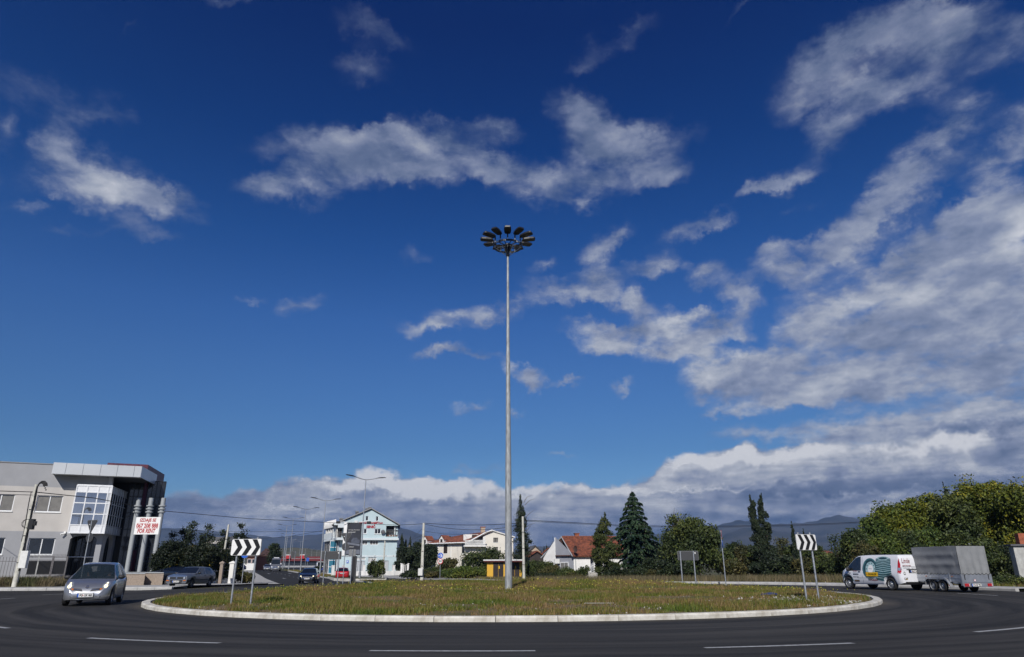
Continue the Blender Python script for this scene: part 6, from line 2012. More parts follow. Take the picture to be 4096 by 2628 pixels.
ridge('brown_hill', [(800, 2232), (980, 2222), (1080, 2204), (1127, 2192), (1190, 2190), (1240, 2195), (1290, 2203), (1400, 2212), (1600, 2232), (1800, 2250)], 1150, 350, 'hill_scrub', -2, 8, .06, 10, 9, (700, 1900))

# ---------------------------------------------------------------- foliage
def quads_mesh(name, P, A, B, matn, parent=None, kind=None):
    """one rhombic leaf per row: centre P, half axes A (long) and B (short)"""
    n = len(P)
    V = np.empty((n, 4, 3))
    V[:, 0] = P - A; V[:, 1] = P - B * .9 + A * .1; V[:, 2] = P + A; V[:, 3] = P + B * .9 + A * .1
    me = bpy.data.meshes.new(name)
    me.vertices.add(4 * n); me.vertices.foreach_set('co', V.ravel())
    me.loops.add(4 * n); me.loops.foreach_set('vertex_index', np.arange(4 * n, dtype=np.int32))
    me.polygons.add(n); me.polygons.foreach_set('loop_start', np.arange(0, 4 * n, 4, dtype=np.int32))
    me.polygons.foreach_set('loop_total', np.full(n, 4, dtype=np.int32))
    me.update(calc_edges=True)
    o = link(name, me, matn, parent)
    if kind: o['kind'] = kind
    return o
def unit(n):
    d = rng.normal(size=(n, 3)); return d / np.linalg.norm(d, axis=1)[:, None]
def scatter(clumps, n, sub=.26, shell=.72):
    """points massed in tufts over the surface of the clumps"""
    C = np.array(clumps, float)
    wgt = (C[:, 3] * C[:, 4] + C[:, 4] * C[:, 5] + C[:, 3] * C[:, 5])
    cnt = np.maximum(1, (n * wgt / wgt.sum()).astype(int))
    out, nor = [], []
    for c, k in zip(C, cnt):
        S_ = max(7, int(26 * (1 if len(C) < 6 else .6)))
        d = unit(S_); d[:, 2] = np.abs(d[:, 2]) * .9 + d[:, 2] * .1 - .15
        sc = c[:3] + d * c[3:6] * (shell + .28 * rng.random((S_, 1)))
        idx = rng.integers(0, S_, k)
        g = np.clip(rng.normal(size=(k, 3)), -1.7, 1.7) * c[3:6] * sub
        p = sc[idx] + g
        q = rng.random(k) < .22
        u = unit(int(q.sum()))
        p[q] = c[:3] + u * c[3:6] * (rng.random((int(q.sum()), 1)) ** .4)
        out.append(p)
        v = p - c[:3]; nor.append(v / (np.linalg.norm(v, axis=1)[:, None] + 1e-6))
    return np.concatenate(out), np.concatenate(nor)
def leaves(name, clumps, n, size, matn, parent, ratio=.55, sub=.26, shell=.72, droop=.3, cut=None, kind=None):
    P, N = scatter(clumps, n, sub, shell)
    if cut is not None:
        k = P[:, 2] > cut; P, N = P[k], N[k]
    n = len(P)
    nr = N * .7 + unit(n) * .9; nr /= np.linalg.norm(nr, axis=1)[:, None]
    a = np.cross(nr, unit(n)); a[:, 2] -= droop * .5; a /= np.linalg.norm(a, axis=1)[:, None]
    b = np.cross(nr, a); b /= np.linalg.norm(b, axis=1)[:, None] + 1e-6
    s = size * (.55 + .8 * rng.random((n, 1)))
    return quads_mesh(name, P, a * s * .5, b * s * .5 * ratio, matn, parent, kind)
def trunk(parent, h, r, limbs=5, spread=1.5, lean=(0, 0), z0=0.0, m='bark', seed=0):
    rd = random.Random(seed)
    mb = MB()
    pts = [Vector((lean[0] * t * h + .06 * math.sin(3 * t + seed), lean[1] * t * h, -.2 + t * h)) for t in np.linspace(0, 1, 7)]
    mb.path(pts, r, 8, r * .35)
    for k in range(limbs):
        t = .3 + .6 * k / max(1, limbs); b = pts[int(t * 6)]
        a = rd.random() * 6.28; L = spread * (.6 + .6 * rd.random())
        mb.path([b, b + Vector((math.cos(a) * L * .4, math.sin(a) * L * .4, L * .35)), b + Vector((math.cos(a) * L, math.sin(a) * L, L * (.7 + .4 * rd.random())))], r * .4, 5, r * .08)
    return mb.build('trunk', m, parent)
def scl(Y): return FPX * 1.068 / Y
TREES = 0
def round_tree(label, xc, ytop, w, Y, m='leaf_mid', n=9000, leaf=.22, ybot=None, name='broadleaf_tree', group=None, nb=9, loose=0.0, cat='tree', flat=1.0, seed=None):
    global TREES; TREES += 1
    rd = random.Random(TREES * 13 + (seed or 0))
    b = gx(xc, Y); top = at(xc, ytop, Y).z - b.z
    W_ = w / scl(Y)
    zb = 0.0 if ybot is None else max(0, at(xc, ybot, Y).z - b.z)
    t = thing(name, label, cat, b, 0, group)
    H = top - zb
    cl = [(0, 0, zb + H * .52, W_ * .36, W_ * .36 * flat, H * .46)]
    for k in range(nb):
        a = 6.28 * k / nb + rd.random() * .6
        zz = zb + H * (.22 + .6 * rd.random())
        fr = math.sqrt(max(.12, 1 - ((zz - zb - H * .45) / (H * .62)) ** 2))
        rr = W_ * (.15 + .10 * rd.random())
        dd = (W_ * .5 - rr) * fr * (.85 + .15 * rd.random())
        cl.append((math.cos(a) * dd, math.sin(a) * dd * flat, zz, rr, rr, rr * .95 * min(1.4, max(.7, H / W_))))
    cl.append((W_ * .05 * (rd.random() - .5), 0, top - W_ * .16, W_ * .2, W_ * .2, W_ * .16))
    if loose:
        cl = cl[1:]
    trunk(t, top * .8, max(.06, W_ * .035), 6 if not loose else 9, W_ * .33, seed=TREES)
    leaves('crown', cl, int(n * .85), leaf, m, t, sub=.26 if not loose else .62, shell=.72 if not loose else .35, cut=.02)
    return t
def bush(label, xc, ytop, w, Y, m='leaf_mid', n=3500, leaf=.16, group=None, name='shrub', nb=6):
    global TREES; TREES += 1
    rd = random.Random(TREES * 7)
    b = gx(xc, Y); top = max(.4, at(xc, ytop, Y).z - b.z); W_ = w / scl(Y)
    t = thing(name, label, 'shrub', b, 0, group)
    cl = [(0, 0, top * .4, W_ * .38, W_ * .3, top * .5)]
    for k in range(nb):
        x = W_ * (k / (nb - 1) - .5) * .8
        r = W_ * (.16 + .08 * rd.random())
        cl.append((x, (rd.random() - .5) * W_ * .5, top * (.35 + .35 * rd.random()), r, r, top * .32))
    mb = MB()
    for k in range(6):
        a = rd.random() * 6.28; mb.path([(0, 0, -.1), (math.cos(a) * W_ * .15, math.sin(a) * W_ * .15, top * .4), (math.cos(a) * W_ * .3, math.sin(a) * W_ * .3, top * .85)], .03, 4, .01)
    mb.build('stem', 'bark', t)
    leaves('foliage', cl, n, leaf, m, t, cut=.0)
    return t
def cypress(label, xc, ytop, w, Y, m='leaf_cypress', n=6000, leaf=.2, lean=0.0, group=None, ragged=.2, prof=None, name='cypress'):
    global TREES; TREES += 1
    rd = random.Random(TREES * 5)
    b = gx(xc, Y); top = at(xc, ytop, Y).z - b.z; W_ = w / scl(Y)
    t = thing(name, label, 'tree', b, 0, group)
    cl = []
    N = 15
    for k in range(N):
        f_ = k / (N - 1)
        pr = prof(f_) if prof else (min(1, .55 + f_ * 1.6) if f_ < .3 else (1 - (f_ - .3) / .7) ** .55 * .98 + .05)
        r = W_ * .5 * pr
        for q in range(2):
            a = rd.random() * 6.28
            cl.append((lean * f_ * top + math.cos(a) * r * ragged * 1.6, math.sin(a) * r * ragged, .15 + f_ * (top - .4), r * (.72 + .2 * rd.random()), r * .8, top / N * 1.0))
    trunk(t, top * .7, W_ * .07, 2, W_ * .2, seed=TREES)
    leaves('crown', cl, n, leaf, m, t, ratio=.5, sub=.2, shell=.7, droop=-1.4, cut=.02)
    return t

# cedar: whorls of level drooping boughs
def cedar():
    Y = 84.0
    b = gx(2547, Y); top = at(2547, 1968, Y).z - b.z
    t = thing('cedar_tree', 'big dark green cedar with tiers of drooping boughs right of the red roof', 'tree', b)
    sc = scl(Y)
    yy = [1968, 1990, 2012, 2040, 2064, 2090, 2108, 2130, 2147, 2170, 2200, 2235, 2270]
    hw = [3, 20, 40, 44, 54, 66, 88, 92, 95, 96, 86, 80, 70]
    mb = MB(); mb.path([(0, 0, -.2), (0.05, 0, top * .5), (.12, 0, top * .97)], .32, 10, .04)
    P, A, B = [], [], []
    lev = 17
    rd = random.Random(4)
    for k in range(lev):
        f_ = (k + .3) / lev
        ypx = 1968 + f_ * (2290 - 1968)
        z = at(2547, ypx, Y).z - b.z
        L0 = np.interp(ypx, yy, hw) / sc
        nbq = 9 if k > 4 else 7
        for q in range(nbq):
            a = 6.283 * (q + rd.random() * .7) / nbq + k * .9
            L = L0 * (.72 + .36 * rd.random()) * (1.0 if k % 3 else 1.08)
            d = np.array([math.cos(a), math.sin(a), 0]); s_ = np.array([-d[1], d[0], 0])
            z0 = z + .35 * L0 * .25
            npt = int(40 + 85 * (L / 3.2))
            u = rng.random(npt) ** .75
            arch = z0 + L * (.10 * u - .30 * u ** 2.2)
            wd = L * .24 * np.sin(np.clip(u * 1.05 + .12, 0, 1) * np.pi) ** .7
            lat = (rng.random(npt) * 2 - 1) * wd
            p = d * (u * L)[:, None] + s_ * lat[:, None]
            p[:, 2] = arch - np.abs(lat) * .28 - rng.random(npt) ** 2 * .22 * (1 + L * .12)
            P.append(p)
            ax = d * .6 + s_ * (np.sign(lat) * .5)[:, None] + rng.normal(size=(npt, 3)) * .22
            ax[:, 2] -= .35 + .4 * rng.random(npt)
            ax /= np.linalg.norm(ax, axis=1)[:, None]
            nr = np.tile(np.array([0, 0, 1.0]), (npt, 1)) + rng.normal(size=(npt, 3)) * .45
            bx_ = np.cross(nr, ax); bx_ /= np.linalg.norm(bx_, axis=1)[:, None]
            s2 = (.17 + .17 * rng.random((npt, 1)))
            A.append(ax * s2); B.append(bx_ * s2 * .34)
            mb.path([(0, 0, z0 - .1), tuple(d * L * .5 + np.array([0, 0, z0 + L * .0])), tuple(d * L * .85 + np.array([0, 0, z0 - L * .13]))], .05, 4, .012)
    mb.build('trunk', 'bark', t)
    P, A, B = np.concatenate(P), np.concatenate(A), np.concatenate(B)
    P[:, 0] += .1
    quads_mesh('crown', P, A, B, 'leaf_cedar', t)
cedar()
# tall cypress by the kiosk with bare ivy stems, top bent to the left
def pf(f): return np.interp(f, [0, .1, .35, .55, .72, .8, .86, .9, 1], [.75, .95, 1.0, .82, .62, .62, .36, .26, .12])
cyp = cypress('tall dark cypress with bare twigs and bent tip behind the slim concrete pole', 2091, 1988, 72, 103, n=13000, leaf=.22, prof=pf, lean=-.025, ragged=.25)
mb = MB()
def twig(x0, y0, x1, y1, x2, y2):
    o = Vector(cyp.location)
    a, b_, c_2 = at(x0, y0, 103) - o, at(x1, y1, 102.5) - o, at(x2, y2, 102) - o
    mb.path([a, b_, c_2], .045, 5, .01)
for q in ((2095, 2010, 2108, 1988, 2128, 1982), (2100, 2020, 2118, 2002, 2144, 1994), (2103, 2070, 2120, 2052, 2138, 2040), (2104, 2110, 2120, 2098, 2142, 2093), (2104, 2128, 2118, 2108, 2126, 2098), (2070, 2100, 2058, 2080, 2052, 2062), (2068, 2115, 2056, 2104, 2046, 2100), (2070, 2122, 2060, 2112, 2050, 2106)):
    twig(*q)
mb.build('bare_twig', 'dry_twig', cyp)
ex = cypress('pale feathery juniper tree before the porch of the red roofed house', 2430, 2056, 84, 80, 'leaf_juniper', 14000, .2, ragged=.4, prof=lambda f: np.interp(f, [0, .15, .35, .55, .75, .9, 1], [.5, .9, 1.0, .95, .72, .42, .1]), name='juniper_tree')
cypress('smaller leader of the feathery juniper, left of its main stem', 2394, 2112, 36, 80.5, 'leaf_juniper', 3600, .2, ragged=.4, prof=lambda f: np.interp(f, [0, .3, .6, 1], [.5, 1, .85, .15]), name='juniper_tree')
# twin-topped cypress
def pt(f): return np.interp(f, [0, .15, .35, .6, .8, .93, 1], [1.0, 1.0, .92, .62, .45, .38, .12])
cypress('left, thinner stem of the twin dark cypress behind the right chevron board', 3052, 1990, 56, 74, n=12000, leaf=.22, prof=pt, lean=-.035, ragged=.45, group='twin cypress stems')
cypress('right, taller stem of the twin dark cypress behind the right chevron board', 3088, 1986, 62, 74.5, n=14000, leaf=.22, prof=pt, lean=-.012, ragged=.45, group='twin cypress stems')
cypress('slim cypress spire right above the left edge of the right chevron board', 3196, 2087, 24, 88, n=2600, leaf=.25)
cypress('small cypress tip just right of the slim spire behind the chevron board', 3240, 2112, 18, 90, n=1800, leaf=.25)
cypress('dark cypress touching the right wall of the pale blue building', 1601, 2134, 28, 128, n=2600, leaf=.3, group='cypresses right of the pale blue building')
cypress('second cypress, lower, just right of the first by the pale blue building', 1617, 2152, 22, 130, n=2000, leaf=.3, group='cypresses right of the pale blue building')
cypress('small pointed cypress above the grey wooden pole', 1636, 2145, 20, 134, n=1800, leaf=.3, group='cypresses right of the pale blue building')
for k, (x, y) in enumerate(((2178, 2186), (2188, 2178), (2206, 2180))):
    cypress(('left', 'middle', 'right')[k] + ' of three tiny distant cypresses left of the lattice tower', x, y, 11, 230, n=700, leaf=.5, group='tiny distant cypresses')
cypress('dark conifer spike standing up from the big tree mass at right', 3853, 1938, 36, 66, n=5000, leaf=.22, ragged=.4)
# broadleaf trees, middle
round_tree('dense dark round tree at the end of the avenue', 1092, 2172, 62, 190, 'leaf_dark', 3500, .5, nb=8)
round_tree('dark tree mass directly right of the pale blue building', 1610, 2186, 80, 120, 'leaf_dark', 7000, .3)
round_tree('dark green tree behind the grey wooden pole', 1665, 2168, 95, 122, 'leaf_dark', 9000, .3)
round_tree('round dark tree left of the switch box pole', 1712, 2176, 80, 118, 'leaf_dark', 7000, .3)
round_tree('rounded dark tree crown behind the cream house', 1800, 2146, 80, 165, 'leaf_dark', 4500, .45)
round_tree('low dark reddish tree under the 50 sign', 1790, 2232, 90, 100, 'leaf_brown', 4500, .25)
round_tree('big dense round tree behind the direction board', 2800, 2070, 205, 72, 'leaf_mid', 26000, .26, nb=16, name='round_tree')
jt = round_tree('loose tree with bare grey twigs on top left of the big round tree', 2712, 2062, 120, 76, 'leaf_mid', 7000, .26, loose=1, nb=12)
mb = MB()
for k in range(16):
    a = -1.0 + 2.0 * k / 15
    h0 = at(2704, 2110, 76).z - jt.location.z; h1 = at(2704, 2030 + abs(k - 8) * 6, 76).z - jt.location.z
    x = at(2704, 2100, 76).x - jt.location.x
    mb.path([(x, 0, h0 - 1.0), (x + a * .5, .2 * math.sin(k), (h0 + h1) / 2), (x + a * 1.15, .4 * math.sin(k), h1)], .035, 4, .008)
mb.build('bare_twig', 'dry_twig', jt)
round_tree('shadowy tree behind and right of the big cedar', 2632, 2172, 110, 90, 'leaf_dark', 8000, .28)
round_tree('dark shrubby tree below the right boughs of the cedar', 2610, 2235, 90, 78, 'leaf_dark', 5000, .24)
belt = [(2660, 2238, 90, 74, 'leaf_dark'), (2745, 2245, 80, 70, 'leaf_dark'), (2905, 2202, 90, 80, 'leaf_mid'), (2945, 2168, 80, 95, 'leaf_mid'), (2990, 2182, 80, 92, 'leaf_brown'), (3035, 2180, 70, 88, 'leaf_bright'), (3010, 2226, 90, 76, 'leaf_brown'), (2935, 2236, 90, 72, 'leaf_brown'),
        (3145, 2150, 105, 92, 'leaf_brown'), (3200, 2178, 90, 90, 'leaf_mid'), (3262, 2180, 90, 84, 'leaf_mid'), (3150, 2222, 110, 76, 'leaf_dark'), (3235, 2228, 110, 74, 'leaf_brown'), (3320, 2216, 110, 72, 'leaf_mid'), (3400, 2200, 100, 72, 'leaf_brown'), (3080, 2238, 80, 74, 'leaf_dark')]
BLB = ['dark low tree right of the cedar base', 'dark low tree under the bare twigged tree', 'mid green tree at the foot of the slim blue sign', 'dark rounded crown just right of the slim blue sign', 'brownish crown left of the twin cypress', 'yellow green crown touching the left of the twin cypress', 'brown low tree in front of the twin cypress, left', 'brown low tree over the hidden white house',
       'brown green domed crown right of the twin cypress', 'mid green crown behind the right chevron board', 'green crown right of the chevron board top', 'dark low tree right of the twin cypress foot', 'brownish low tree behind the right chevron posts', 'green low tree right of the chevron posts', 'brownish low tree before the nose of the white van', 'dark scrub at the foot of the twin cypress']
for (x, yt, w, Y, m), lb in zip(belt, BLB):
    round_tree(lb, x, yt, w * 1.25, Y, m, 5200, .26, group='scrubby trees along the field edge', nb=8)
bigm = [(3455, 2120, 120, 60, 'leaf_mid'), (3520, 2072, 150, 61, 'leaf_bright'), (3600, 2022, 170, 62, 'leaf_ailanthus'), (3690, 1990, 180, 62, 'leaf_ailanthus'), (3780, 1978, 180, 63, 'leaf_ailanthus'), (3870, 1975, 170, 60, 'leaf_mid'), (3950, 1928, 190, 62, 'leaf_ailanthus'), (4050, 1922, 190, 61, 'leaf_ailanthus'), (4150, 1935, 180, 58, 'leaf_ailanthus')]
bigm += [(4290, 1960, 170, 58, 'leaf_mid'), (4430, 2010, 150, 60, 'leaf_bright'), (4620, 2080, 150, 70, 'leaf_mid')]
BML = ['lowest green tree at the left end of the big tree mass', 'second tree from the left end of the big tree mass', 'yellow green tree over the white van cab', 'yellow green tree over the rear of the white van', 'yellow green tree over the front of the grey trailer', 'darker tree around the conifer spike', 'tallest yellow green tree over the rear of the grey trailer', 'tall yellowing tree near the right edge', 'yellowing tree cut off by the right edge', 'green tree just past the right edge', 'second green tree past the right edge', 'last lower tree past the right edge']
for (x, yt, w, Y, m), lb in zip(bigm, BML):
    round_tree(lb, x, yt, w * 1.15, Y, m, 21000, .24, group='big tree mass behind the van and trailer', nb=16, name='tree_of_heaven')
fr = [(3480, 2178, 110, 53, 'leaf_brown'), (3570, 2140, 130, 53, 'leaf_bright'), (3660, 2120, 150, 54, 'leaf_mid'), (3760, 2110, 150, 54, 'leaf_bright'), (3870, 2120, 150, 53, 'leaf_mid'), (3960, 2150, 130, 52, 'leaf_mid'), (4050, 2180, 120, 55, 'leaf_dark')]
FRL = ['brownish shrub before the van nose', 'bright green feathery shrub above the van windscreen', 'green shrub behind the van roof', 'bright shrub between van and trailer', 'green shrub behind the trailer cover', 'green shrub right of the trailer', 'dark shrub beside the stone pier']
for (x, yt, w, Y, m), lb in zip(fr, FRL):
    round_tree(lb, x, yt, w * 1.2, Y, m, 9000, .19, group='tall shrubs in front of the big tree mass', nb=10, name='tall_shrub')
bush('low green bush on the verge at the right edge', 4040, 2296, 110, 44, 'leaf_mid', 4500, .13)
bush('small tuft of yellow green weeds on the right verge', 3965, 2320, 60, 42, 'leaf_bright', 1800, .1)
# sparse young tree against the mountains
round_tree('sparse young tree standing against the mountains before the tree mass', 3365, 2140, 110, 64, 'leaf_mid', 2600, .2, loose=1, nb=11, name='young_tree')
# left: dark hedge mass and loose plumes above it
hd = [(650, 2172, 95, 60), (712, 2165, 110, 61), (780, 2178, 110, 60), (845, 2190, 100, 62), (905, 2196, 90, 66)]
HL = ['dark evergreen beside the granite plinth', 'second dark evergreen from the plinth, flecked yellow', 'middle dark evergreen behind the grey saloon', 'dark evergreen left of the leaning white pole', 'dark evergreen with yellow leaves behind the leaning white pole']
for (x, yt, w, Y), lb in zip(hd, HL):
    round_tree(lb, x, yt, w * 1.25, Y, 'leaf_hedge', 15000, .19, group='dark trees between office and saloon', nb=13)
lo = [(662, 2130, 60, 66), (738, 2086, 74, 68), (806, 2098, 62, 68), (868, 2120, 60, 68), (936, 2094, 50, 69), (700, 2118, 50, 69)]
LO = ['loose leafy top nearest the office building', 'tallest loose leafy plume above the dark trees', 'second loose plume right of the tallest one', 'thin plume left of the leaning white pole', 'thin leafy top just right of the leaning white pole', 'small loose plume left of the tallest one']
for (x, yt, w, Y), lb in zip(lo, LO):
    round_tree(lb, x, yt, w * 1.2, Y, 'leaf_dark', 2600, .2, loose=1, nb=10, group='loose plumes above the dark trees', name='young_tree')
# shrubs in the middle distance
for (x, yt, w, Y, m, n, lb) in ((970, 2282, 74, 66, 'leaf_brown', 5000, 'dark feathery bush at the kerb behind the left chevron board'), (1500, 2238, 66, 92, 'leaf_mid', 5200, 'feathery green shrub before the grey doors of the pale blue building'), (1650, 2282, 90, 96, 'leaf_dark', 4500, 'low dark bush right of the white gate piers'),
      (1715, 2280, 70, 97, 'leaf_brown', 3500, 'low brownish bush behind the switch box pole'), (1745, 2268, 80, 100, 'leaf_mid', 4000, 'green bush between the switch box pole and the 50 sign'), (1812, 2272, 90, 96, 'leaf_bright', 5000, 'bright green bush right of the 50 sign'), (1862, 2262, 80, 96, 'leaf_bright', 4800, 'bright green bush below the cream house'),
      (1912, 2262, 80, 97, 'leaf_bright', 4800, 'bright green bush left of the transformer kiosk'), (2150, 2236, 120, 86, 'leaf_mid', 9000, 'broad green bush right of the tall cypress'), (2205, 2262, 90, 84, 'leaf_brown', 5500, 'brownish bush in front of the grey gable'), (2262, 2268, 100, 83, 'leaf_mid', 6000, 'rounded green bush under the gable window'),
      (2180, 2288, 60, 78, 'leaf_dark', 3000, 'small dark bush nearest the island behind the mast'), (2300, 2288, 60, 82, 'leaf_brown', 3000, 'small dark bush at the corner of the white front wall'), (2470, 2262, 90, 76, 'leaf_dark', 5000, 'dark bush at the foot of the juniper'), (2540, 2268, 90, 76, 'leaf_dark', 4500, 'dark bush under the cedar boughs'), (1270, 2262, 26, 135, 'leaf_dark', 900, 'small bush on the far verge beside the blue and white car'),
      (2640, 2268, 80, 74, 'leaf_brown', 4000, 'brown bush right of the cedar foot'), (2330, 2262, 50, 84, 'leaf_mid', 2500, 'thin green bush before the white front wall')):
    bush(lb, x, yt, w, Y, m, n, .17 if Y < 90 else .22)
round_tree('tall feathery shrub with arching leaves in front of the cream house', 1905, 2208, 130, 104, 'leaf_mid', 5500, .3, loose=1, nb=12, name='young_tree')
round_tree('second feathery shrub right of it, behind the kiosk', 1975, 2196, 100, 106, 'leaf_mid', 3800, .3, loose=1, nb=10, name='young_tree')

# ---------------------------------------------------------------- grass, weeds, stones
def blades(name, X, Yv, Z, h, w, matn, lean=.45, label=None):
    n = len(X)
    P0 = np.stack([X, Yv, Z], 1)
    a = rng.random(n) * 6.283
    side = np.stack([np.cos(a), np.sin(a), np.zeros(n)], 1)
    b = rng.random(n) * 6.283
    tip = P0 + np.stack([np.cos(b) * h * lean * rng.random(n), np.sin(b) * h * lean * rng.random(n), h], 1)
    V = np.empty((n, 3, 3)); wv = (w if np.ndim(w) else np.full(n, w))[:, None]
    V[:, 0] = P0 - side * wv; V[:, 1] = P0 + side * wv; V[:, 2] = tip
    me = bpy.data.meshes.new(name)
    me.vertices.add(3 * n); me.vertices.foreach_set('co', V.ravel())
    me.loops.add(3 * n); me.loops.foreach_set('vertex_index', np.arange(3 * n, dtype=np.int32))
    me.polygons.add(n); me.polygons.foreach_set('loop_start', np.arange(0, 3 * n, 3, dtype=np.int32))
    me.polygons.foreach_set('loop_total', np.full(n, 3, dtype=np.int32))
    me.update(calc_edges=True)
    o = link(name, me, matn)
    return tag(o, label, None, None, 'stuff')
mv = np.vectorize(mound)
def island_pts(n, rmax=RIN - .42, bias=None):
    r = rmax * np.sqrt(rng.random(n)); t = rng.random(n) * 6.283
    return CX + r * np.cos(t), CY + r * np.sin(t)
def fnoise(x, y, s, ph):
    return (np.sin(x * s + ph) * np.sin(y * s * 1.3 + ph * 2) + .6 * np.sin(x * s * 2.3 + 1.1 * y * s + ph) + .5 * np.sin(y * s * 3.1 - x * s * 1.7 + ph * 3) + .35 * np.sin(x * s * 5.3 + ph) * np.sin(y * s * 4.7))
NT = 52000
tx_, ty_ = island_pts(NT)
dn = fnoise(tx_, ty_, .55, 1.0) + fnoise(tx_, ty_, 1.9, 4.0) * .6
front = np.clip((CY - 6 - ty_) / 9, 0, 1)
rightb = np.clip((tx_ - 2) / 9, 0, 1)
keep = rng.random(NT) < np.clip(.85 + dn * .55 - front * .28 - rightb * .25, .12, 1)
tx_, ty_, dn = tx_[keep], ty_[keep], dn[keep]
tx_ = np.repeat(tx_, 7) + rng.normal(size=len(tx_) * 7) * .055
ty_ = np.repeat(ty_, 7) + rng.normal(size=len(ty_) * 7) * .055
dnr = np.repeat(dn, 7)
ok = np.hypot(tx_ - CX, ty_ - CY) < RIN - .33
tx_, ty_, dnr = tx_[ok], ty_[ok], dnr[ok]
hh = (.045 + .10 * rng.random(len(tx_)) ** 1.5) * (1 + .35 * np.clip(dnr, -1, 1.4))
blades('island_grass', tx_, ty_, mv(tx_, ty_) - .01, hh, .011, 'grass_island', .7, 'rough grass, green and dry, on the island')
# taller seeding weeds along the crest and yellow flowers
wx, wy = island_pts(26000)
k = (wy > 33) & (rng.random(len(wx)) < .55)
wx, wy = wx[k], wy[k]
blades('tall_weeds', wx, wy, mv(wx, wy) - .01, .12 + .16 * rng.random(len(wx)), .010, 'grass_island', .35, 'taller weeds along the crest of the island')
fx_, fy_ = island_pts(9000)
k = (fy_ > 29) & (fnoise(fx_, fy_, .4, 2.2) > -.1) & (rng.random(len(fx_)) < .6)
fx_, fy_ = fx_[k], fy_[k]; n = len(fx_)
P = np.stack([fx_, fy_, mv(fx_, fy_) + .10 + .14 * rng.random(n)], 1)
u1 = unit(n); u2 = np.cross(u1, unit(n)); u2 /= np.linalg.norm(u2, axis=1)[:, None]
quads_mesh('yellow_flowers', P, u1 * .020, u2 * .018, 'flower_yellow', kind='stuff')['label'] = 'small yellow flowers among the grass'
def pebbles(name, X, Yv, Z, s, matn, label):
    n = len(X)
    base = np.array([(1, 0, 0), (0, 1, 0), (-1, 0, 0), (0, -1, 0), (0, 0, .8), (0, 0, -.5)], float)
    F = np.array([(0, 1, 4), (1, 2, 4), (2, 3, 4), (3, 0, 4), (1, 0, 5), (2, 1, 5), (3, 2, 5), (0, 3, 5)])
    sc = s[:, None, None] * (.6 + .8 * rng.random((n, 1, 3)))
    V = base[None] * sc * (.75 + .5 * rng.random((n, 6, 1)))
    a = rng.random(n) * 6.28; ca, sa_ = np.cos(a), np.sin(a)
    x = V[:, :, 0] * ca[:, None] - V[:, :, 1] * sa_[:, None]; y = V[:, :, 0] * sa_[:, None] + V[:, :, 1] * ca[:, None]
    V[:, :, 0] = x + X[:, None]; V[:, :, 1] = y + Yv[:, None]; V[:, :, 2] += Z[:, None]
    idx = (F[None] + 6 * np.arange(n)[:, None, None]).reshape(-1, 3)
    me = bpy.data.meshes.new(name)
    me.vertices.add(6 * n); me.vertices.foreach_set('co', V.ravel())
    m_ = len(idx)
    me.loops.add(3 * m_); me.loops.foreach_set('vertex_index', idx.ravel().astype(np.int32))
    me.polygons.add(m_); me.polygons.foreach_set('loop_start', np.arange(0, 3 * m_, 3, dtype=np.int32)); me.polygons.foreach_set('loop_total', np.full(m_, 3, dtype=np.int32))
    me.update(calc_edges=True)
    o = link(name, me, matn)
    return tag(o, label, kind='stuff')
sx_a, sy_a = island_pts(9000)
w_ = np.clip((CY - 4 - sy_a) / 10, 0, 1) * .8 + np.clip((sx_a - 1) / 10, 0, 1) * .7 + .06
k = rng.random(len(sx_a)) < w_ * .6 * np.clip(.5 + fnoise(sx_a, sy_a, .8, .5) * .6, 0, 1)
sx_a, sy_a = sx_a[k], sy_a[k]
pebbles('stones', sx_a, sy_a, mv(sx_a, sy_a) + .01, .015 + .03 * rng.random(len(sx_a)) ** 3, 'stone_white', 'pale stones scattered in the grass near the kerb')
# rubble round the right chevron posts
q = rng.normal(size=(520, 2)) * (1.1, .8) + (10.0, 23.6)
q = np.concatenate([q, rng.normal(size=(260, 2)) * (.5, .35) + (11.8, 25.8)])
k = np.hypot(q[:, 0] - CX, q[:, 1] - CY) < RIN - .5
q = q[k]
pebbles('rubble', q[:, 0], q[:, 1], mv(q[:, 0], q[:, 1]) + .01, .018 + .05 * rng.random(len(q)) ** 3, 'stone_white', 'heap of white rubble at the foot of the right chevron board')
bp = gp(3200, 2378); bag = MB()
bag.ball((0, 0, .05), .26, .14, .07, 10, 6); bag.ball((-.2, .05, .04), .16, .1, .05, 8, 5)
tag(bag.build('plastic_bag', 'blue_bag', loc=(9.0, 25.6, mound(9.0, 25.6) + .02), smooth=True), 'crumpled dark blue bag lying in the grass left of the right chevron posts', 'bag')
# verge beyond the ring: dry grass, stones
hv = np.vectorize(hgt)
def field(n, x0, x1, y0, y1, fn=None):
    X = x0 + (x1 - x0) * rng.random(n); Y_ = y0 + (y1 - y0) * rng.random(n) ** 1.3
    k = np.hypot(X - CX, Y_ - CY) > ROUT + 2.7
    if fn is not None: k &= fn(X, Y_)
    return X[k], Y_[k]
avx = lambda Y_: np.interp(Y_, [p[1] for p in MEDIAN], [p[0] for p in MEDIAN])
X, Y_ = field(150000, 2, 62, 50, 76, lambda x, y: (rng.random(len(x)) < np.clip(.75 + .5 * fnoise(x, y, .35, 2), .1, 1)) & (y > 55 - x * .0))
blades('dry_grass', X, Y_, hv(X, Y_) - .05, .25 + .55 * rng.random(len(X)), .022, 'dry_grass', .35, 'tall dry brownish grass along the far verge')
X, Y_ = field(60000, 20, 60, 20, 52)
blades('verge_grass', X, Y_, hv(X, Y_) - .05, .10 + .25 * rng.random(len(X)), .02, 'grass_island', .5, 'green and dry grass on the right verge')
X, Y_ = field(60000, -18, 6, 72, 112, lambda x, y: x > avx(y) + 16)
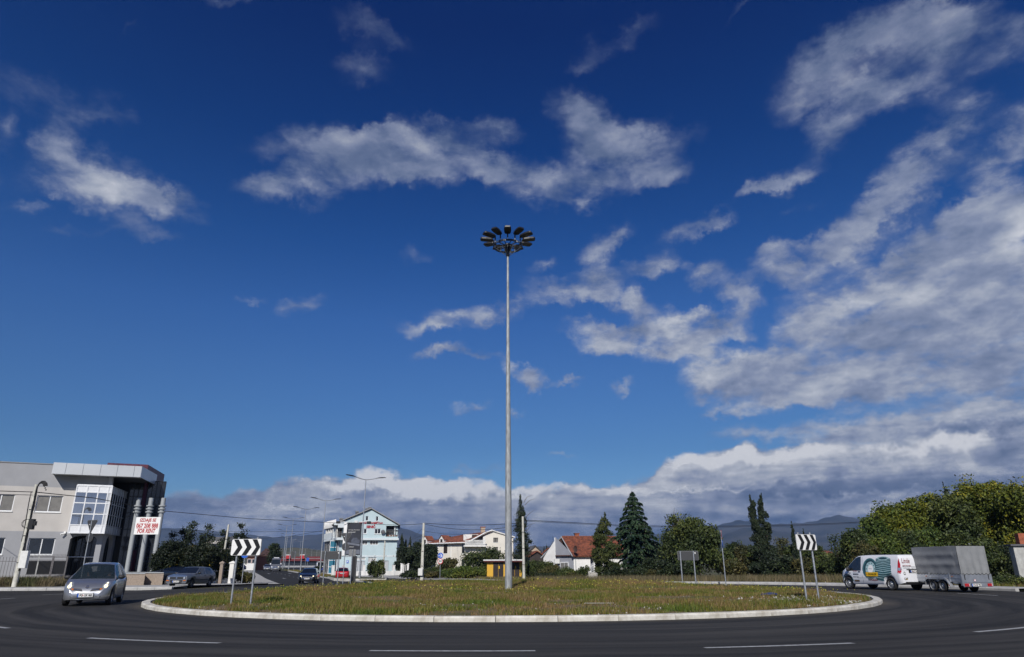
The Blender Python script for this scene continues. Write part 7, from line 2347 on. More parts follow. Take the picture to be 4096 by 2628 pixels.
blades('verge_grass', X, Y_, hv(X, Y_) - .05, .15 + .35 * rng.random(len(X)), .03, 'dry_grass', .4, 'dry verge grass between path and bushes')
X = -44 + 14.2 * rng.random(26000); Y_ = 46.9 + 3.6 * rng.random(26000)
k = X < -29.6 - (Y_ - 46.8) * .3
X, Y_ = X[k], Y_[k]
blades('roadside_weeds', X, Y_, np.full(len(X), .0), .25 + .6 * rng.random(len(X)) ** 1.5, .025, 'dry_grass', .4, 'tangled dry weeds around the foot of the leaning pole')
P_, N_ = scatter([(-32 - 1.3 * k, 48.4, .25, 1.4, .9, .4) for k in range(8)], 9000)
A_ = unit(len(P_)) * .09; B_ = np.cross(A_, unit(len(P_))); quads_mesh('weed_leaves', P_, A_, B_, 'leaf_mid', kind='stuff')['label'] = 'leafy weeds among the dry stalks on the left'
# median grass
ix = [(offs(i, 0)[0], offs(i, 0)[1]) for i in range(8, 60)]
mx, my = [], []
for p, d in ix:
    n_ = Vector((-d.y, d.x))
    for _ in range(240):
        qv = p + n_ * random.uniform(-1.2, 1.2) + d * random.uniform(-1, 1)
        mx.append(qv.x); my.append(qv.y)
mx, my = np.array(mx), np.array(my)
blades('median_grass', mx, my, hv(mx, my) + .1, .08 + .14 * rng.random(len(mx)), .025, 'grass_island', .5, 'short grass on the strip between the carriageways')
X, Y_ = field(16000, 4, 60, 30, 60, lambda x, y: (np.hypot(x - CX, y - CY) < ROUT + 6))
pebbles('gravel', X, Y_, hv(X, Y_) + .0, .03 + .08 * rng.random(len(X)) ** 3, 'stone_white', 'pale gravel and stones behind the outer kerb')
# small heap of leaves and one plate on the island
MB().box(-.45, .45, -.012, .012, 0, .012).build('loose_lath', 'stone_white', loc=(2.6, 22.3, mound(2.6, 22.3) + .03)); bpy.data.objects['loose_lath']['label'] = 'thin pale lath lying in the grass near the front kerb'; bpy.data.objects['loose_lath']['category'] = 'lath'
pl_ = 0

# ---------------------------------------------------------------- air
hz = MB().box(-7500, 7500, -450, 7200, -1.2, 318).build('haze', None)
vm = bpy.data.materials.new('haze'); vm.use_nodes = True
t = vm.node_tree; t.nodes.clear()
pv = t.nodes.new('ShaderNodeVolumePrincipled')
pv.inputs['Color'].default_value = (0.34, 0.58, 1.0, 1)
pv.inputs['Density'].default_value = 1.1e-4
pv.inputs['Anisotropy'].default_value = 0.3
om = t.nodes.new('ShaderNodeOutputMaterial')
t.links.new(pv.outputs[0], om.inputs['Volume'])
hz.data.materials.append(vm)
tag(hz, 'thin blue air that pales the far mountains', kind='stuff')
# ---------------------------------------------------------------- vehicles
def interp(pts, x):
    xs = [p[0] for p in pts]; ys = [p[1] for p in pts]
    return float(np.interp(x, xs, ys))
def smooth_pts(pts, n=6):
    """Catmull-Rom through (x, y) points, monotone in x"""
    out = []
    P = pts
    for i in range(len(P) - 1):
        p0, p1, p2, p3 = P[max(i - 1, 0)], P[i], P[i + 1], P[min(i + 2, len(P) - 1)]
        for k in range(n):
            t = k / n
            out.append(tuple(0.5 * ((2 * p1[c]) + (p2[c] - p0[c]) * t + (2 * p0[c] - 5 * p1[c] + 4 * p2[c] - p3[c]) * t * t + (3 * p1[c] - p0[c] - 3 * p2[c] + p3[c]) * t ** 3) for c in (0, 1)))
    out.append(P[-1])
    return out
class Car:
    """x runs forward, y to the left, z up. One loft is cut into body, doors, glass."""
    def __init__(s, top, belt, width, roofw, under, wheels, wr, glass_side, wind, rear, gmax, doors=(), step=.05, tilt=.03, crown=.04, m='car_silver', sm=True):
        s.__dict__.update(locals())
        f = smooth_pts if sm else (lambda p, n=1: p)
        s.T, s.B, s.W = f(top), belt, f(width)
        x0, x1 = top[0][0], top[-1][0]
        xs = list(np.arange(x0, x1, step)) + [x1]
        for e in (.01, .03, .07, .12): xs += [x0 + e, x1 - e]
        for w in wheels:
            for k in range(-9, 10): xs.append(w + (wr + .055) * math.sin(k / 9 * math.pi / 2))
        for a in list(wind) + list(rear) + [q for g in glass_side for q in g] + [q for d in doors for q in d]: xs.append(a)
        xs = sorted(set(round(float(x), 4) for x in xs if x0 <= x <= x1))
        s.xs = xs
        s.rows = []
        for x in xs:
            t, b, w = interp(s.T, x), interp(s.B, x), interp(s.W, x)
            zb = interp(under, x)
            for q in wheels:
                dx = abs(x - q); R_ = wr + .06
                if dx < R_: zb = max(zb, wr + math.sqrt(R_ * R_ - dx * dx) - .0)
            b = min(b, t - .05)
            zb = min(zb, b - .12)
            G = t - b
            g = min(1, max(0, (G - .06) / (gmax - .06)))
            e = (1 - g) * w * .95 + g * roofw
            bw = w * .965
            def L(k): return (bw + (e - bw) * k, b + (t - .075 * (1 if g > .3 else .4) * min(1, G * 3) - b) * k)
            zm = zb + (b - zb) * .45
            zt = L(1)[1]
            r = [(0, zb), (w * .72, zb), (w * .93, zb + .006), (w * .985, zb + min(.08, (b - zb) * .25)), (w, zm), (w * .995, b - min(.09, (b - zb) * .25)), (bw, b), L(.33), L(.66), L(1),
                 (e * .94, zt + (t - crown * .35 - zt) * .75), (e * .62, t - crown * .28 * w), (e * .3, t - crown * .05), (0, t)]
            s.rows.append(r)
    def surf(s):
        n = len(s.rows[0]); v = []
        for x, r in zip(s.xs, s.rows):
            v += [(x, y, z) for y, z in r]
            v += [(x, -y, z) for y, z in r[1:-1][::-1]]
        m = 2 * n - 2
        fs = []
        for i in range(len(s.xs) - 1):
            for j in range(m):
                fs.append((i, j, (i * m + j, i * m + (j + 1) % m, (i + 1) * m + (j + 1) % m, (i + 1) * m + j)))
        return v, fs, m, n
    def build(s, parent):
        v, fs, m, n = s.surf()
        part = {}
        for i, j, q in fs:
            xm = (s.xs[i] + s.xs[i + 1]) / 2
            jj = j if j < n - 1 else m - 1 - j      # mirror index: face between row jj and jj+1
            left = j < n - 1
            key = 'body'
            t, b = interp(s.T, xm), interp(s.B, xm)
            if jj in (6, 7, 8):
                for k, (a, c) in enumerate(s.glass_side):
                    if a < xm < c and t - b > .16 and not (jj == 8 and False): key = 'side_window' + ('L' if left else 'R') + str(k)
            if jj >= 10 and s.wind[0] < xm < s.wind[1]: key = 'windscreen'
            if jj >= 10 and s.rear and s.rear[0] < xm < s.rear[1]: key = 'rear_window'
            if key == 'body' and 2 <= jj <= 8:
                for k, (a, c) in enumerate(s.doors):
                    if a < xm < c: key = 'door' + ('L' if left else 'R') + str(k)
            part.setdefault(key, []).append(q)
        caps = [tuple(range(m - 1, -1, -1)), tuple((len(s.xs) - 1) * m + k for k in range(m))]
        part['body'] += caps
        out = {}
        for key, q in part.items():
            mb = MB().add(v, q)
            me = bpy.data.meshes.new(key)
            bm = bmesh.new()
            vs = {}
            for f_ in q:
                vv = []
                for i_ in f_:
                    if i_ not in vs: vs[i_] = bm.verts.new(v[i_])
                    vv.append(vs[i_])
                if len(set(vv)) >= 3:
                    try: bm.faces.new(vv)
                    except ValueError: pass
            bmesh.ops.recalc_face_normals(bm, faces=bm.faces)
            if key == 'body': pass
            bm.normal_update()
            # make faces look outward
            bad = [f_ for f_ in bm.faces if f_.normal.dot(f_.calc_center_median() - Vector((0, 0, .7))) < 0]
            if len(bad) > len(bm.faces) / 2: bmesh.ops.reverse_faces(bm, faces=bm.faces)
            bm.to_mesh(me); bm.free()
            gl = 'window' in key or key == 'windscreen'
            nm = 'side_window' if key.startswith('side_window') else ('door' if key.startswith('door') else key)
            o = link(nm, me, 'car_glass' if gl else s.m, parent, 48)
            if gl and nm != 'windscreen':
                pass
            out[key] = o
        bmv = bmesh.new()
        vv = [bmv.verts.new(p) for p in v]
        for _, _, q in fs:
            try: bmv.faces.new([vv[i] for i in q])
            except ValueError: pass
        for c in caps:
            try: bmv.faces.new([vv[i] for i in c])
            except ValueError: pass
        s.bvh = BVHTree.FromBMesh(bmv); bmv.free()
        s.parts = out
        # dark inner tub so that nothing shows through the wheel arches
        x0, x1 = s.xs[0], s.xs[-1]; wm = max(w for _, w in s.width)
        inner = MB()
        inner.box(x0 + .30, x1 - .40, -wm * .68, wm * .68, min(z for _, z in s.under) + .05, .52)
        inner.build('underbody', 'interior', parent)
        return out
    def hit(s, o, d, off):
        h = s.bvh.ray_cast(Vector(o), Vector(d))
        if h[0] is None: return None
        return h[0] - Vector(d).normalized() * off
    def decal(s, name, poly, side, m, parent, off=.006, sub=1, thick=0.0):
        """flat outline projected on the body. side: F front, B back, L left, R right; poly in (y,z) or (x,z)"""
        bm = bmesh.new()
        vs = [bm.verts.new((a, 0, b)) for a, b in poly]
        bm.faces.new(vs)
        bmesh.ops.triangulate(bm, faces=bm.faces)
        for _ in range(sub):
            bmesh.ops.subdivide_edges(bm, edges=[e for e in bm.edges if e.calc_length() > .12], cuts=1, use_grid_fill=True)
        bmesh.ops.triangulate(bm, faces=bm.faces)
        dead = []
        for v_ in bm.verts:
            a, b = v_.co.x, v_.co.z
            o, d = {'F': ((6, a, b), (-1, 0, 0)), 'B': ((-6, a, b), (1, 0, 0)), 'L': ((a, 4, b), (0, -1, 0)), 'R': ((a, -4, b), (0, 1, 0)), 'T': ((a, b, 5), (0, 0, -1))}[side]
            h = s.hit(o, d, off)
            if h is None: dead.append(v_)
            else: v_.co = h
        bmesh.ops.delete(bm, geom=dead, context='VERTS')
        if thick:
            pass
        me = bpy.data.meshes.new(name); bm.to_mesh(me); bm.free()
        return link(name, me, m, parent, 50)
def ell(cx, cy, rx, ry, n=20, rot=0.0):
    o = []
    for k in range(n):
        t = 2 * math.pi * k / n
        a, b = rx * math.cos(t), ry * math.sin(t)
        o.append((cx + a * math.cos(rot) - b * math.sin(rot), cy + a * math.sin(rot) + b * math.cos(rot)))
    return o
def rect(x0, x1, z0, z1): return [(x0, z0), (x1, z0), (x1, z1), (x0, z1)]
WM = {}
def wheel(parent, x, y, r, w=.19, steer=0.0, rimm='rim', kind=0):
    """y > 0 is the left side; the rim faces outward"""
    key = (r, w, rimm, kind)
    if key not in WM:
        t = MB().lathe([(r * .62, -w / 2), (r * .9, -w / 2), (r * .98, -w / 2 + .02), (r, -w / 4), (r, w / 4), (r * .98, w / 2 - .02), (r * .9, w / 2), (r * .62, w / 2 - .005), (r * .6, w * .2), (r * .6, -w * .3)], 28, 'Y')
        tm = mesh_of(t, 'tyre', 'rubber', True)
        q = MB().lathe([(r * .62, w / 2 - .012), (r * .57, w / 2 - .02), (r * .54, w / 2 - .06)], 28, 'Y')
        q.lathe([(0.001, w / 2 - .035), (r * .14, w / 2 - .03), (r * .2, w / 2 - .055), (r * .44, w / 2 - .06)], 28, 'Y')
        if kind == 0:
            for k in range(7):
                a = 2 * math.pi * k / 7
                c, s_ = math.cos(a), math.sin(a)
                n_ = (-s_, c); e = .028
                y1 = w / 2 - .03
                pts = [(c * r * .12 + n_[0] * e, y1, s_ * r * .12 + n_[1] * e), (c * r * .56 + n_[0] * e * 1.2, y1, s_ * r * .56 + n_[1] * e * 1.2), (c * r * .56 - n_[0] * e * 1.2, y1, s_ * r * .56 - n_[1] * e * 1.2), (c * r * .12 - n_[0] * e, y1, s_ * r * .12 - n_[1] * e)]
                q.add(pts, [(0, 1, 2, 3), (3, 2, 1, 0)])
        rm = mesh_of(q, 'rim', rimm)
        hb = MB()
        for k in range(12):
            a = 2 * math.pi * (k + .5) / 12
            c, s_ = math.cos(a) * r * .49, math.sin(a) * r * .49
            hb.ball((c, w / 2 - .05, s_), .02, .01, .02, 6, 4)
        hb.lathe([(0.001, -w / 2 + .01), (r * .6, -w / 2 + .02)], 20, 'Y')
        hm_ = mesh_of(hb, 'rim_hole', 'black')
        WM[key] = (tm, rm, hm_)
    tm, rm, hm_ = WM[key]
    o = place('wheel', tm, parent, (x, y, r), (0, 0, (0 if y > 0 else math.pi) + steer))
    place('rim', rm, o); place('rim_hole', hm_, o)
    return o
def plate(parent, txt, loc, rz, w=.52, h=.112, tilt=0.0, round_mark=True):
    p = MB().box(-w / 2 - .012, w / 2 + .012, -.004, .012, -h / 2 - .012, h / 2 + .012).build('number_plate', 'black', parent, loc=loc)
    p.rotation_euler = (tilt, 0, rz)
    MB().box(-w / 2, w / 2, -.008, -.0045, -h / 2, h / 2).build('plate_face', 'sign_white', p)
    MB().box(-w / 2, -w / 2 + .045, -.0105, -.0085, -h / 2, h / 2).build('blue_band', 'sign_blue', p)
    if txt:
        me = text_mesh(txt, h * .68, w * .80, .012); me.materials.clear()
        o = link('lettering', me, 'sign_black', p); o.location = (.025, -.009, 0)
        if round_mark:
            MB().prism(ell(-w * .135, 0, .018, .018, 10), -.0125, -.0095).build('red_badge', 'sign_red', p)
    return p
def mirror(parent, x, y, z, m='black', sx=.09, sy=.11, sz=.075):
    s_ = 1 if y > 0 else -1
    o = MB().ball((x, y + s_ * .07, z + .02), sx * .8, sy, sz, 10, 7).tube((x - .02, y - s_ * .03, z - .03), (x, y + s_ * .04, z), .025, .02, 6).build('wing_mirror', m, parent, True)
    return o
def handle(parent, x, y, z, m='black'):
    s_ = 1 if y > 0 else -1
    return MB().box(x - .09, x + .09, min(y, y + s_ * .03), max(y, y + s_ * .03), z - .015, z + .02, .006).build('handle', m, parent)
def heading(hx, hy): return math.atan2(hy, hx)

# -- silver rounded hatchback coming towards the camera
mi = thing('silver_hatchback', 'silver rounded hatchback with lit headlights driving towards the camera, front left', 'car')
top = [(-1.86, .80), (-1.84, .98), (-1.74, 1.16), (-1.55, 1.38), (-1.2, 1.49), (-.6, 1.54), (-.1, 1.53), (.25, 1.46), (.55, 1.27), (.85, 1.06), (1.04, .93), (1.25, .87), (1.5, .79), (1.68, .70), (1.78, .60), (1.84, .48), (1.86, .40)]
wd = [(-1.86, .62), (-1.80, .74), (-1.6, .81), (-1.0, .83), (0, .83), (.9, .83), (1.3, .81), (1.6, .75), (1.74, .66), (1.82, .55), (1.86, .44)]
M1 = Car(top, [(-1.9, .95), (-1.0, .95), (.4, .92), (.95, .88), (2, .8)], wd, .57, [(-1.9, .3), (-1.7, .22), (1.6, .19), (1.86, .22)], (-1.21, 1.22), .295, [(-1.25, -.38), (-.30, .78)], (.24, 1.03), (-1.72, -1.5), .55, [(-1.15, -.34), (-.34, .72)], m='car_silver')
P1 = M1.build(mi)
# clear-ish windscreen so that driver and passenger show
gm = bpy.data.materials.new('tinted_glass'); gm.use_nodes = True
t_ = gm.node_tree; b_ = t_.nodes['Principled BSDF']
b_.inputs['Base Color'].default_value = (.02, .03, .035, 1); b_.inputs['Roughness'].default_value = .03; b_.inputs['Alpha'].default_value = .62
b_.inputs['Specular IOR Level'].default_value = .8
MATS['tinted_glass'] = gm
P1['windscreen'].data.materials[0] = gm
P1['rear_window'].data.materials[0] = gm
for k in P1:
    if k.startswith('side_window'): P1[k].data.materials[0] = gm
MB().box(.35, .90, -.60, .60, .55, .86, .04).build('dashboard', 'interior', mi)
for s_ in (-.36, .36):
    MB().box(-.55, -.40, s_ - .24, s_ + .24, .35, 1.12, .05).box(-.5, .05, s_ - .25, s_ + .25, .3, .52, .05).build('seat', 'interior', mi)
MB().lathe([(.165, -.01), (.185, -.01), (.185, .012), (.165, .012)], 20, 'X', (.30, .36, .93)).build('steering_wheel', 'black', mi)
def person(parent_label, loc, rz, arms):
    me = bpy.data.meshes.new('person')
    V_ = [(0, 0, .0), (0.0, 0, .22), (.02, 0, .45), (.03, 0, .54), (.05, 0, .63), (.055, 0, .74)]
    E_ = [(0, 1), (1, 2), (2, 3), (3, 4), (4, 5)]
    Rr = [(.16, .17), (.14, .16), (.12, .17), (.055, .055), (.078, .072), (.085, .075)]
    for s_ in (-1, 1):
        k = len(V_)
        if arms: V_ += [(.03, .19 * s_, .44), (.16, .25 * s_, .26), (.42, .17 * s_, .36)]
        else: V_ += [(.03, .19 * s_, .44), (.08, .25 * s_, .2), (.30, .14 * s_, .08)]
        E_ += [(2, k), (k, k + 1), (k + 1, k + 2)]
        Rr += [(.065, .065), (.045, .045), (.034, .034)]
        j = len(V_)
        V_ += [(.42, .09 * s_, -.02), (.62, .10 * s_, -.28)]
        E_ += [(0, j), (j, j + 1)]
        Rr += [(.085, .085), (.055, .055)]
    me.from_pydata(V_, E_, [])
    o = bpy.data.objects.new('person', me); COL.objects.link(o)
    md = o.modifiers.new('skin', 'SKIN'); sk = me.skin_vertices[0].data if me.skin_vertices else None
    if sk is None:
        bm = bmesh.new(); bm.from_mesh(me); bm.verts.layers.skin.verify(); bm.to_mesh(me); bm.free(); sk = me.skin_vertices[0].data
    for i, r_2 in enumerate(Rr): sk[i].radius = r_2
    sk[0].use_root = True
    o.modifiers.new('sub', 'SUBSURF').levels = 1
    o.modifiers['sub'].render_levels = 1
    dg = bpy.context.evaluated_depsgraph_get()
    me2 = bpy.data.meshes.new_from_object(o.evaluated_get(dg)); bpy.data.objects.remove(o)
    me2.materials.clear(); me2.materials.append(M['dark_cloth']); me2.materials.append(M['skin'])
    for p in me2.polygons:
        if p.center.z > .56 or (arms and p.center.x > .36 and p.center.z > .2): p.material_index = 1
    p = link('person', me2, None, None, True); p.location = loc; p.rotation_euler = (0, 0, rz)
    MB().ball((.035, 0, .735), .10, .088, .10, 12, 8).build('hair', 'black', p, True)
    f_ = MB().ball((.128, .03, .70), .008, .012, .008, 6, 4).ball((.128, -.03, .70), .008, .012, .008, 6, 4).tube((.12, 0, .70), (.145, 0, .665), .01, .014, 6)
    f_.build('face_features', 'dark_cloth', p)
    return p
mloc = gp(369, 2404)
Z0 = 0.0
mloc = Vector((-15.55, 27.2, 0))
hd1 = heading(.35, -.937)
mi.location = mloc; mi.rotation_euler = (0, 0, hd1); mi.scale = (.96, .96, .95)
for s_, lab, arms in ((.36, 'driver in dark clothes at the wheel of the silver hatchback', True), (-.36, 'passenger in dark clothes beside the driver of the silver hatchback', False)):
    c_, s2 = math.cos(hd1), math.sin(hd1)
    lx, ly = -.26, s_ * .95
    p = person(lab, (mloc.x + lx * c_ - ly * s2, mloc.y + lx * s2 + ly * c_, .46), hd1, arms)
    p.scale = (.94, .94, .94)
    tag(p, lab, 'person')
# lamps, grille, intake, bumper lines
for s_ in (-1, 1):
    l = M1.decal('headlight', ell(.585 * s_, .705, .115, .140, 20, -.25 * s_), 'F', 'lens_clear', mi, .012, 2)
    M1.decal('bulb', ell(.585 * s_, .69, .062, .065, 14), 'F', 'lamp_lit', l, .02, 1)
    M1.decal('bulb_reflector', ell(.60 * s_, .79, .03, .025, 10), 'F', 'lamp_lit', l, .02, 0)
    g = M1.decal('grille', [(s_ * .12, .505), (s_ * .46, .545), (s_ * .52, .62), (s_ * .17, .60)] if s_ > 0 else [(s_ * .12, .505), (s_ * .17, .60), (s_ * .52, .62), (s_ * .46, .545)], 'F', 'black', mi, .008, 1)
    M1.decal('chrome_bar', [(s_ * .16, .547), (s_ * .40, .573), (s_ * .40, .588), (s_ * .165, .562)][::s_], 'F', 'chrome', g, .016, 0)
    M1.decal('indicator', [(s_ * .42, .55), (s_ * .455, .548), (s_ * .51, .612), (s_ * .43, .61)][::s_], 'F', 'amber', g, .016, 0)
M1.decal('badge', ell(0, .655, .062, .048, 16), 'F', 'chrome', mi, .010, 0)
M1.decal('badge_band', rect(-.075, .075, .645, .665), 'F', 'roof_metal', mi, .014, 0)
sl_ = [(-.50, .345), (-.46, .27), (0, .245), (.46, .27), (.50, .345)]
it = M1.decal('air_intake', sl_, 'F', 'black', mi, .008, 2)
M1.decal('intake_lip', [(-.50, .275), (-.44, .235), (0, .212), (.44, .235), (.50, .275), (.45, .255), (0, .232), (-.45, .255)], 'F', 'chrome', it, .014, 1)
for zz in (.283, .318): M1.decal('intake_slat', rect(-.46, .46, zz, zz + .012), 'F', 'rim', it, .014, 2)
plate(mi, 'PG  GK 065', (1.895, 0, .375), R(90), .50, .125)
for x, y in ((1.22, .70), (1.22, -.70), (-1.21, .70), (-1.21, -.70)): wheel(mi, x, y, .295, .18)
for y in (.83, -.83): mirror(mi, .62, y, .97, 'bumper_black', .10, .13, .085)
for k in P1:
    if k.startswith('door'):
        x = -.22 if k.endswith('1') else -.98
        handle(P1[k], x, .815 if 'L' in k else -.815, .82, 'car_silver')
M1.decal('rear_lamp', ell(-1.7, 1.0, .1, .2, 12), 'L', 'light_red', mi, .006, 1); M1.decal('rear_lamp', ell(-1.7, 1.0, .1, .2, 12), 'R', 'light_red', mi, .006, 1)
M1.decal('bonnet_seam', [(.30, -.70), (.30, .70), (.318, .70), (.318, -.70)], 'F', 'black', mi, -.5, 0).hide_render = False
for o in list(mi.children):
    if o.name.startswith('bonnet_seam'): bpy.data.objects.remove(o)

# -- grey three door hatchback, boxy
go = thing('grey_hatchback', 'boxy grey blue hatchback waiting at the left, seen from front left', 'car')
top = [(-1.99, .50), (-1.98, .86), (-1.93, .93), (-1.60, 1.25), (-1.36, 1.375), (-.6, 1.415), (.02, 1.40), (.12, 1.37), (.80, .97), (.88, .935), (1.5, .86), (1.88, .80), (1.955, .775), (1.97, .50)]
wd = [(-1.99, .76), (-1.9, .80), (-1.2, .83), (1.2, .83), (1.8, .80), (1.93, .77), (1.97, .75)]
G1 = Car(top, [(-2, .90), (.9, .89), (2, .74)], wd, .60, [(-2, .32), (-1.7, .24), (1.7, .24), (1.97, .30)], (-1.25, 1.225), .29, [(-1.36, -.52), (-.42, .60)], (.12, .80), (-1.90, -1.62), .48, [(-.46, .68)], m='car_grey_blue', sm=False, crown=.03)
PG = G1.build(go)
for k in PG:
    if k.startswith('door'): handle(PG[k], -.34, .83 if 'L' in k else -.83, .80)
G1.decal('bumper', rect(-.80, .80, .33, .53), 'F', 'bumper_black', go, .03, 2)
for s_ in ('L', 'R'):
    G1.decal('bumper_side', rect(1.58, 1.93, .34, .53), s_, 'bumper_black', go, .012, 1); G1.decal('bumper_side', rect(-1.95, -1.60, .34, .53), s_, 'bumper_black', go, .012, 1)
    G1.decal('side_strip', rect(-.9, .9, .50, .54), s_, 'bumper_black', go, .012, 1)
gr = G1.decal('grille', rect(-.70, .70, .575, .735), 'F', 'black', go, .010, 1)
G1.decal('grille_trim', rect(-.70, .70, .735, .752), 'F', 'chrome', gr, .014, 0); G1.decal('grille_trim', rect(-.70, .70, .560, .574), 'F', 'chrome', gr, .014, 0)
for s_ in (-1, 1):
    l = G1.decal('headlight', ell(.575 * s_, .655, .08, .08, 18), 'F', 'lens_clear', go, .022, 0)
    G1.decal('indicator', rect(min(.52 * s_, .72 * s_), max(.52 * s_, .72 * s_), .46, .52), 'F', 'amber', go, .045, 0)
G1.decal('badge', ell(0, .655, .055, .055, 14), 'F', 'chrome', go, .018, 0)
plate(go, 'PG  AW573', (2.02, 0, .42), R(90), .50, .11)
for x, y in ((1.225, .70), (1.225, -.70), (-1.25, .70), (-1.25, -.70)): wheel(go, x, y, .285, .17, rimm='roof_metal', kind=1)
for y in (.83, -.83): mirror(go, .62, y, .95)
gl = gp(692, 2353)
go.location = (-21.95, 49.6, -.0); go.rotation_euler = (0, 0, heading(-.10, -.99)); go.scale = (.93, .93, .93)
for x in (go,): x.location.z = 0.0

# -- black hatchback approaching on the avenue
def hatch(name, label, m, loc, hd, group=None, pl='PG FP136', lit=True, scale=1.0, rearview=False, L=2.1, h=1.47, cat='car'):
    t = thing(name, label, cat, loc, hd, group)
    top = [(-L, .62), (-L + .02, .90), (-L + .12, 1.02), (-L + .5, h - .12), (-L + .8, h - .04), (-.7, h), (0, h - .01), (.35, h - .08), (.95, 1.06), (1.15, .98), (1.55, .90), (L - .2, .78), (L - .06, .66), (L, .50)]
    wd = [(-L, .68), (-L + .15, .82), (-L + .5, .87), (0, .88), (L - .6, .87), (L - .25, .80), (L - .06, .66), (L, .55)]
    c = Car(top, [(-L, 1.0), (.3, .95), (1.0, .92), (L, .75)], wd, .60, [(-L, .34), (-L + .3, .22), (L - .3, .2), (L, .24)], (-1.27, 1.3), .31, [(-1.35, -.45), (-.35, .85)], (.38, 1.02), (-L + .14, -L + .55), .5, [(-1.2, -.40), (-.40, .8)], m=m, step=.1)
    c.build(t)
    for s_ in (-1, 1):
        q = [(s_ * .46, .62), (s_ * .74, .66), (s_ * .78, .78), (s_ * .52, .73)]
        l = c.decal('headlight', q[::s_], 'F', 'lens_clear', t, .012, 1)
        if lit: c.decal('bulb', ell(.60 * s_, .70, .06, .045, 10), 'F', 'lamp_lit', l, .02, 0)
        r_ = [(s_ * .50, .80), (s_ * .78, .78), (s_ * .76, 1.0), (s_ * .58, .98)]
        c.decal('tail_light', r_[::-s_], 'B', 'light_red', t, .012, 1)
    c.decal('grille', [(-.42, .56), (.42, .56), (.38, .68), (-.38, .68)], 'F', 'black', t, .01, 1)
    c.decal('grille_bar', rect(-.40, .40, .655, .675), 'F', 'chrome', t, .014, 1)
    c.decal('badge', ell(0, .665, .06, .045, 12), 'F', 'chrome', t, .018, 0)
    c.decal('air_intake', [(-.55, .28), (.55, .28), (.50, .40), (-.50, .40)], 'F', 'black', t, .01, 1)
    plate(t, pl, (L + .04, 0, .47), R(90))
    plate(t, pl, (-L - .03, 0, .80), R(-90))
    c.decal('rear_bumper_strip', rect(-.6, .6, .30, .42), 'B', 'bumper_black', t, .012, 1)
    for x in (-1.27, 1.3):
        for y in (.76, -.76): wheel(t, x, y, .31, .19)
    for y in (.88, -.88): mirror(t, .78, y, .98, m)
    return t
hatch('black_hatchback', 'black hatchback with lit headlights approaching on the avenue', 'car_black', (-20.9, 74.5, hgt(0, 74) + .0), heading(.16, -.987))
hatch('red_hatchback', 'bright red hatchback seen from behind, driving off to the left of the totem', 'car_red', (-21.9, 93.5, hgt(0, 94) + .0), heading(-.16, .98), pl='PG BC 77', lit=False, L=2.0, h=1.5)
# blue and white estate
bw = hatch('blue_white_van', 'blue and white high roofed car seen from behind on the avenue', 'car_blue', (-37.2, 139, hgt(0, 139)), heading(-.35, .93), pl='', lit=False, L=2.2, h=1.85)
MB().box(-2.0, .2, -.62, .62, 1.80, 1.90, .03).build('white_roof', 'car_white', bw)
MB().box(-2.26, -2.2, -.75, .75, .95, 1.12).build('white_band', 'car_white', bw)
MB().box(-2.27, -2.2, -.80, -.62, 1.1, 1.75).box(-2.27, -2.2, .62, .80, 1.1, 1.75).build('white_pillar', 'car_white', bw)
# -- silver minibus
def minibus(name, label, m, loc, hd, h=2.65):
    t = thing(name, label, 'minibus', loc, hd)
    top = [(-3.0, 1.2), (-2.98, 2.4), (-2.9, h - .08), (-2.6, h), (1.2, h), (1.55, h - .08), (1.75, h - .3), (2.35, 1.45), (2.5, 1.25), (2.85, 1.10), (2.95, .95), (3.0, .6)]
    wd = [(-3, .92), (-2.8, .98), (2.2, .98), (2.7, .94), (2.92, .82), (3.0, .7)]
    c = Car(top, [(-3, 1.25), (1.6, 1.25), (2.4, 1.15), (3, .9)], wd, .80, [(-3, .4), (3, .28)], (-1.9, 1.95), .34, [(-2.6, -1.3), (-1.2, .2), (.4, 1.9)], (1.72, 2.38), (-2.99, -2.985), 1.2, [(.35, 1.95)], m=m, step=.12, sm=False)
    c.build(t)
    MB().box(-1.2, 1.2, -.55, .55, h, h + .14, .04).build('roof_rack', 'car_white', t)
    for s_ in (-1, 1):
        q = [(s_ * .52, .78), (s_ * .84, .86), (s_ * .84, 1.02), (s_ * .56, .95)]
        l = c.decal('headlight', q[::s_], 'F', 'lens_clear', t, .02, 1); c.decal('bulb', ell(.68 * s_, .89, .06, .05, 10), 'F', 'lamp_lit' if s_ > 0 else 'lens_clear', l, .03, 0)
    g = c.decal('grille', [(-.46, .74), (.46, .74), (.50, .98), (-.50, .98)], 'F', 'bumper_black', t, .015, 1)
    for zz in (.80, .88): c.decal('grille_bar', rect(-.46, .46, zz, zz + .03), 'F', 'chrome', g, .02, 0)
    c.decal('badge', ell(0, .87, .09, .09, 14), 'F', 'chrome', g, .03, 0)
    c.decal('air_intake', rect(-.6, .6, .38, .55), 'F', 'black', t, .015, 1)
    plate(t, 'PG 412', (3.05, 0, .6), R(90), round_mark=False)
    for x in (-1.9, 1.95):
        for y in (.86, -.86): wheel(t, x, y, .34, .22)
    for y in (.98, -.98): mirror(t, 2.0, y, 1.45, 'car_white', .1, .12, .2)
    return t
minibus('silver_minibus', 'silver high roofed minibus approaching on the avenue', 'van_silver', (-50.2, 153, hgt(0, 150)), heading(.27, -.963))
